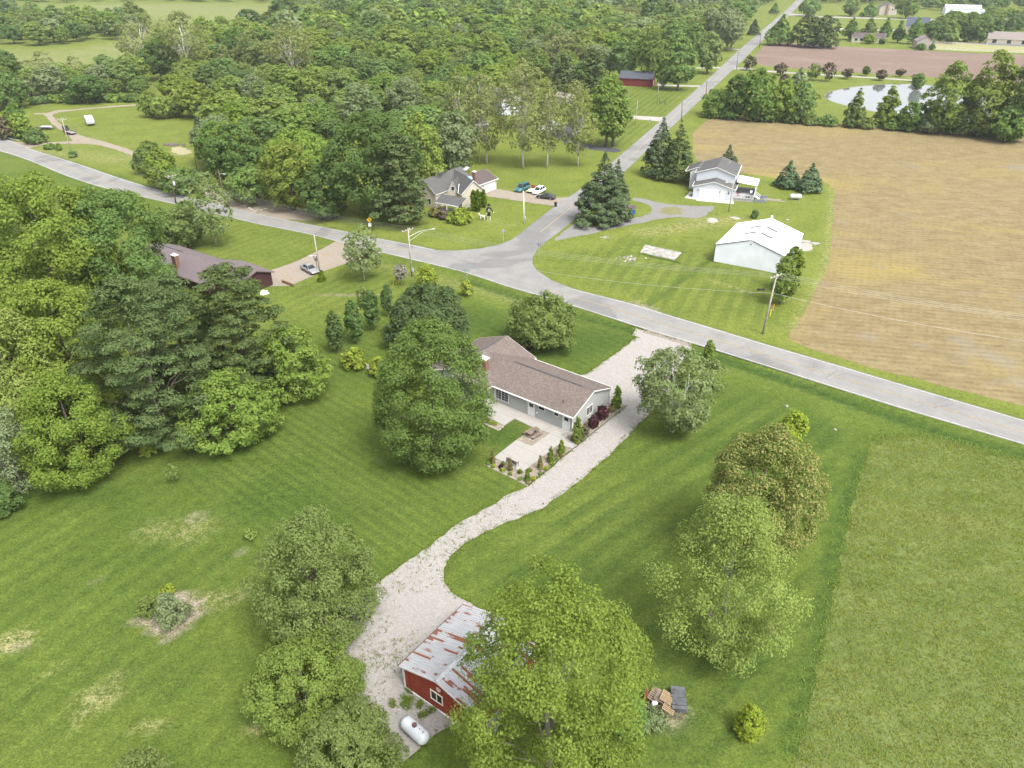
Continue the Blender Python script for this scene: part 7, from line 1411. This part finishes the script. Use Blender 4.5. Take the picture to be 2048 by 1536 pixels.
tag(blades('slab_weeds', [at(1284 + 78 * k / 60, 508 + 18 * k / 60 + rnd.uniform(-1.5, 1.5)) for k in range(60)], LEAF['mid'], .1, .4, 14, .2, 55, .05), 'weeds along the near edge of the old foundation slab', 'weeds', kind='stuff')
def stones(name, c, n, sx, sy, label, r0=.12, r1=.35, seed=3, mat=None):
    rg = np.random.default_rng(seed); m = MB(); p0 = at(*c)
    for _ in range(n): r_ = rg.uniform(r0, r1); m.lathe([(.1 * r_, -.2 * r_), (r_, .1 * r_), (r_ * .75, r_ * .6), (.1 * r_, r_ * .8)], (p0.x + rg.normal() * sx, p0.y + rg.normal() * sy, 0), 6, 'z', 1, rg.uniform(.5, 1))
    return tag(m.build(name, mat or CONC), label, 'rubble', kind='stuff')
stones('rubble', (1258, 518), 26, 1.0, .7, 'rubble heap left of the old foundation slab'); stones('rubble', (1211, 475), 12, .5, .4, 'small rubble patch by the grey drive', .1, .25, 4); stones('rubble', (735, 734), 8, .6, .3, 'pale stones between the two yellow-green shrubs', .15, .4, 6)
stones('rubble', (352, 290), 40, 2.2, .7, 'dark earth heap at the edge of the left field', .3, .8, 7, plain('dark earth', (.10, .08, .075), .95)); stones('rubble', (1365, 445), 5, .4, .2, 'few stones beside the grey drive', .1, .2, 8)
stones('rubble', (527, 420), 14, 2.0, .8, 'broken concrete at the dirt yard edge', .15, .4, 11)
GT = 'black tires lying on the lawn'
for c, lb in (((1521, 580), 'black tires lying on the lawn in front of the metal building'), ((1575, 592), 'black tires under the bright young maple')):
    for k in (0, 1): e = tag(MB().lathe([(.20, 0), (.33, .02), (.36, .11), (.33, .2), (.20, .22)], at(*c) + Vector((k * .75 - .3, 0, 0)), 14).build('tire', TYRE), lb + (', left one' if not k else ', right one'), 'tire', GT)
e = empty('brick_planter', at(576, 569), pdir((565, 565), (580, 571)), 'low brick planter wall at the drive edge by the dark red garage', 'planter'); bb = None
for lv in range(3):
    for k in range(8):
        if bb is None: bb = o = MB().box((0, 0, 0), (.40, .3, .16)).build('brick', CHIMB, e)
        else: o = bb.copy(); COL.objects.link(o); o.parent = e
        o.location = (-1.5 + k * .42 + .2 * (lv % 2), 0, .09 + lv * .18)
e = empty('yard_ornament', at(635, 543), 0, 'thin dark metal tree ornament beside the drive', 'ornament'); m = MB(); m.tube([(0, 0, 0), (0, 0, 2.2)], .05, 6)
for k in range(9): a = k * .7; m.tube([(0, 0, 2.0), (.35 * math.cos(a), .35 * math.sin(a), 2.5 + .25 * (k % 3))], .03, 4); m.box((.35 * math.cos(a), .35 * math.sin(a), 2.5 + .25 * (k % 3)), (.16, .16, .12), a)
m.build('frame', plain('bronze metal', (.07, .055, .05), .6), e)
e = empty('survey_flag', at(1540, 633), 0, 'yellow marker post beside the nearest utility pole', 'marker'); MB().tube([(0, 0, 0), (0, 0, 1.3)], .06, 6).build('post', YG, e); e = empty('survey_flag', at(1546, 637 - 16), 0, 'orange marker post behind the nearest utility pole', 'marker'); MB().tube([(0, 0, 0), (0, 0, 1.2)], .05, 6).build('post', ORG, e)
for c, r_, lb in (((1575, 440), .35, 'small white stump on the grass behind the white metal building'), ((1573, 813), .22, 'grey manhole lid in the grass near the road'), ((1670, 860), .2, 'pale stone ring on the lawn below the road')): tag(MB().lathe([(r_, 0), (r_, .12), (r_ * .6, .16), (.02, .16)], at(*c), 12).build('yard_marker', CONC), lb, 'marker')
e = empty('garden_arch', at(1325, 209), R(-20), 'small black metal frame on the red barn lawn', 'frame'); m = MB()
for x in (-1.3, 1.3): m.tube([(x, 0, 0), (x, 0, 2.0)], .07, 5); m.tube([(x * .6, 0, 0), (x * .6, 0, 1.4)], .05, 5)
m.tube([(-1.3, 0, 1.2), (1.3, 0, 1.2)], .05, 5); m.tube([(-1.3, 0, .6), (1.3, 0, .6)], .05, 5); m.build('frame', BLACKM, e)
e = empty('boat', at(950, 281), pdir((946, 288), (965, 277)), 'white flat boat shape on the lawn behind the farmhouse garage', 'boat'); MB().prism([(-2.6, -.9, .25), (1.6, -.9, .25), (2.8, 0, .35), (1.6, .9, .25), (-2.6, .9, .25)], (0, 0, .5)).build('hull', WHITE, e); MB().box((-.5, 0, .78), (2.6, 1.2, .06)).build('deck', OFFW, e)
e = empty('covered_heap', at(529, 588), R(20), 'white tarp covered heap behind the pines by the dark red garage', 'tarp'); m = MB(); m.lathe([(.8, 0), (.7, .3), (.5, .6), (.15, .75)], (0, 0, 0), 10, 'z', 1, .6); m.v = [(x + rnd.uniform(-.12, .12), y + rnd.uniform(-.12, .12), z + rnd.uniform(-.08, .08)) for x, y, z in m.v]; m.build('tarp', plain('white plastic', (.68, .70, .74), .4), e)
# paddock fence
def fence(pa, pb, label, n, hgt=1.4, rails=3):
    a, b = at(*pa), at(*pb); e = empty('rail_fence', a, 0, label, 'fence'); d = b - a; rz = math.atan2(d.y, d.x); FM = plain('grey fence board', (.42, .41, .39), .85)
    for i in range(n + 1): MB().box(d * (i / n) + Vector((0, 0, hgt / 2)), (.14, .14, hgt)).build('post', FM, e)
    for k in range(rails): MB().box(d * .5 + Vector((0, 0, hgt * (k + 1) / (rails + .2))), (d.length, .05, .14), rz).build('rail', FM, e)
fence((1868, 79), (1975, 83), 'grey rail fence at the back of the paddock', 14, 1.8); fence((1866, 88), (1975, 91), 'grey rail fence across the middle of the paddock', 14); fence((1866, 99), (2070, 108), 'low fence along the ploughed field by the paddock', 22)
e = empty('hay_wagon', at(1900, 84), R(10), 'dark flat wagon inside the paddock', 'wagon'); MB().box((0, 0, 1.1), (6, 2.2, .25)).build('bed', BLACKM, e)
for x in (-2, 2):
    for sg in (-1, 1): MB().lathe([(.2, -.1), (.5, -.1), (.5, .1), (.2, .1)], (x, sg, .5), 10, 'y').build('wheel', TYRE, e)
# ------------------------------------------------------------------ the woods: trees set out over their ground, shared meshes
PROTO = {}
def proto(key, form, a, b, ls, seed, **kw):
    Q, C = (conifer(a, 2 * b, ls, seed, .1, power=.65, plume=True, maxq=3000) if form == 'pinetree' else crown(form, a, b, ls, seed, **kw)); lm = leaf_mesh('crown', Q); lm.materials.append(LEAF['mid'])
    PROTO[key] = (lm, limbs_mesh('trunk', 2.5 + b * 1.4, .26, C, 2.5, seed, 6, BARK['brown']))
for i in range(5): proto(('hi', i), ['round', 'oval', 'oval', 'vase', 'round'][i], 5.2, [5, 6.4, 7, 6, 5.5][i], .62, 900 + i, clumpk=[.2, .19, .17, .2, .17][i], lobes=.26, maxq=4600)
for i in range(4): proto(('lo', i), ['round', 'oval', 'oval', 'round'][i], 5.2, [5, 6.2, 6.8, 5.2][i], 1.0, 920 + i, clumpk=.21, lobes=.26, maxq=1500)
proto(('sp', 0), 'oval', 4.6, 7.5, .6, 941, clumpk=.17, lobes=.3, sparse=.6, dens=.55, maxq=2200)
for i in range(3):
    Q, C = crown(['round', 'oval', 'oval'][i], 5.2, [5, 6, 6.6][i], 1.5, 960 + i, .8, .24, maxq=110, lobes=.26); PROTO[('far', i)] = Q
wr = random.Random(31)
SPN = [('mid', 'mid green'), ('fresh', 'light green'), ('dark', 'dark green'), ('yellow', 'yellow-green'), ('grey', 'grey-green'), ('crab', 'olive green'), ('pale', 'pale sparse')]
TINT_NAMES = ['leafy_tree', 'light_leaf_tree', 'broadleaf_tree', 'yellow_green_tree', 'grey_green_tree', 'olive_green_tree', 'pale_tree']  # one name per leaf colour; the species of the wood trees are unknown
def wood(poly, spacing, where, weights, hmin, hmax, res='hi', limit=200, stuff=None, wmul=1.):
    P = [at(*q) for q in poly]; W2 = [(p.x, p.y) for p in P]; xs_ = [p[0] for p in W2]; ys_ = [p[1] for p in W2]; pts = []; area = (max(xs_) - min(xs_)) * (max(ys_) - min(ys_))
    grid = {}
    for _ in range(int(area / spacing ** 2 * 7)):
        q = (wr.uniform(min(xs_), max(xs_)), wr.uniform(min(ys_), max(ys_)))
        if not inside(q, W2) or abs(q[0] / q[1]) > .84: continue
        g = (int(q[0] // spacing), int(q[1] // spacing))
        if any((q[0] - k[0]) ** 2 + (q[1] - k[1]) ** 2 < spacing ** 2 for i in (-1, 0, 1) for j in (-1, 0, 1) for k in grid.get((g[0] + i, g[1] + j), [])): continue
        grid.setdefault(g, []).append(q); pts.append(q)
    pts.sort(key=lambda q: q[1]); far = []
    for n, q in enumerate(pts):
        h = wr.uniform(hmin, hmax); sp = wr.choices(range(len(SPN)), weights)[0]; w_ = h * wr.uniform(.38, .60) * wmul; rz = wr.uniform(0, 6.28)
        if n < limit:
            key = ('sp', 0) if SPN[sp][0] == 'pale' else (res, wr.randrange(5 if res == 'hi' else 4)); lm, tm = PROTO[key]; zz = h / 15.
            shp = 'thin' if key[0] == 'sp' else ['round', 'oval', 'egg-shaped', 'flaring', 'rounded'][key[1]]; siz = ['small', 'medium', 'tall'][min(2, int(3 * (h - hmin) / (hmax - hmin)))]; xr = sorted(k[0] / k[1] for k in pts); rk = xr.index(q[0] / q[1]) / len(xr)
            sidew = ['far left in', 'left in', 'left of centre in', 'right of centre in', 'right in', 'far right in'][min(5, int(6 * rk))]
            lab = siz + ' ' + shp + ' ' + SPN[sp][1] + ' tree ' + where.replace('in the', sidew + ' the', 1) if where.startswith('in the') else siz + ' ' + shp + ' ' + SPN[sp][1] + ' tree ' + where
            c_ = labs[lab] = labs.get(lab, 0) + 1; lab = ['', 'farther ', 'farthest ', 'most distant '][min(3, c_ - 1)] + lab
            if len(lab.split()) > 16: lab = lab.replace(' ' + shp, '', 1)
            plant(TINT_NAMES[sp], lab, 'tree', (q[0], q[1], -.2), lm, tm, LEAF[SPN[sp][0]], 2.5, 'trees ' + where, rz, (w_ / 5.2, w_ / 5.2, zz))
        else: far.append((q, h, w_, rz, sp))
    if far: stuffs.setdefault(stuff or where, []).extend(far)
    print('wood', where, len(pts))
stuffs = {}; labs = {}
wood([(340, 212), (372, 234), (398, 240), (430, 268), (442, 300), (440, 345), (480, 352), (520, 330), (560, 300), (640, 300), (760, 290), (840, 330), (905, 325), (955, 240), (985, 205), (900, 195), (700, 190), (500, 180), (400, 170)], 9.5, 'in the near wood by the caravan lawn', [4, 5, 2.4, 2, 1.4, 1, .6], 7, 14.5, 'hi', 110)
wood([(300, 165), (420, 150), (700, 185), (985, 200), (1090, 165), (1130, 180), (1180, 165), (1235, 150), (1225, 128), (1190, 96), (1100, 80), (900, 78), (650, 74), (440, 86), (420, 110), (330, 135)], 11.5, 'in the middle of the large wood', [4, 5, 2, 2, 1.6, 1, .9], 9, 20, 'hi', 150)
wood([(475, 88), (650, 74), (900, 78), (1100, 80), (1190, 95), (1320, 130), (1398, 98), (1440, 80), (1400, 60), (1250, 55), (1200, 48), (1100, 42), (900, 30), (580, 36), (530, 66)], 15, 'in the back of the large wood', [4, 5, 2, 1.8, 1.8, 1, .7], 11, 22, 'lo', 110, 'back')
wood([(300, 165), (290, 206), (180, 210), (62, 206), (40, 190), (70, 160), (180, 162), (260, 150)], 10, 'in the belt behind the caravan lawn', [4, 4, 3, 1.2, 1, 1, .5], 8, 13.5, 'hi', 60)
wood([(-60, 215), (45, 212), (40, 190), (20, 160), (-60, 170)], 11, 'at the left edge above the caravan lawn', [5, 3, 3, 1, 1, 1, 0], 9, 14, 'hi', 12)
wood([(-40, 92), (60, 92), (180, 86), (270, 76), (300, 60), (240, 48), (120, 52), (-40, 60)], 13, 'in the belt between the two hay meadows', [5, 4, 2, 1, 1.5, 1, .3], 11, 17, 'lo', 60)
wood([(-40, 50), (20, 44), (40, 26), (10, 14), (-40, 18)], 14, 'in the corner clump at upper left', [3, 2, 5, 0, 1, 1, 0], 10, 15, 'lo', 12)
wood([(-80, 9), (300, 2), (560, 5), (1100, 18), (1130, 8), (700, -14), (-80, -14)], 21, 'on the far skyline at upper left', [4, 3, 4, .5, 2, 1, .2], 13, 20, 'lo', 0, 'far')
wood([(545, 62), (570, 34), (900, 30), (1100, 42), (1135, 38), (1140, 20), (1000, 12), (620, 6), (590, 25)], 17, 'behind the large wood', [5, 4, 2, 1, 2, 1, .3], 14, 20, 'lo', 0, 'far')
wood([(1200, 28), (1300, 20), (1400, 26), (1480, 52), (1500, 28), (1560, -5), (1560, -16), (1100, -16), (1130, 10)], 19, 'behind the brick house', [4, 3, 4, .5, 2, 1, .2], 12, 18, 'lo', 0, 'far')
wood([(1400, 62), (1470, 72), (1492, 46), (1440, 40), (1330, 40), (1250, 48)], 15, 'behind the roadside trees', [5, 4, 2, 1, 1.5, 1, .2], 11, 17, 'lo', 34)
wood([(1620, 6), (1700, 8), (1760, 12), (1850, 20), (1890, 22), (1960, 20), (2080, 26), (2080, -12), (1620, -12)], 19, 'behind the white two-storey house', [3, 3, 5, .3, 1, 1, .1], 12, 18, 'lo', 0, 'far')
wood([(1866, 72), (1975, 76), (2060, 62), (2060, 50), (1900, 52)], 12, 'in the evergreen row behind the paddock', [3, 1, 6, 0, 1, 1, 0], 10, 15, 'lo', 26)
# what is too far to pick apart, one mass per leaf colour
acc = {}
for lst in stuffs.values():
    for (q, h, w_, rz, sp) in lst:
        Q = PROTO[('far', wr.randrange(3))]; c, s_ = math.cos(rz), math.sin(rz); k = w_ / 5.2; X = Q[..., 0] * k; Y = Q[..., 1] * k
        acc.setdefault(SPN[sp][0], []).append(np.stack([X * c - Y * s_ + q[0], X * s_ + Y * c + q[1], Q[..., 2] * h / 13 + 1.0], -1))
for sp, qs in acc.items():
    lm = leaf_mesh('distant_woods', np.concatenate(qs)); o = link('distant_woods', lm, None, [LEAF[sp]]); tag(o, 'distant woodland mass along the top of the picture', 'woods', kind='stuff')

# ------------------------------------------------------------------ thin summer air
t = NT('summer haze'); v = t.n('ShaderNodeVolumePrincipled', {'Color': (.80, .86, .92, 1), 'Density': .0001, 'Anisotropy': .2}); t.t.links.new(v.outputs[0], t.out.inputs['Volume'])
m = MB().box((0, 3900, 28.5), (12600, 9000, 61)); hz = m.build('haze', t.m); tag(hz, kind='stuff')
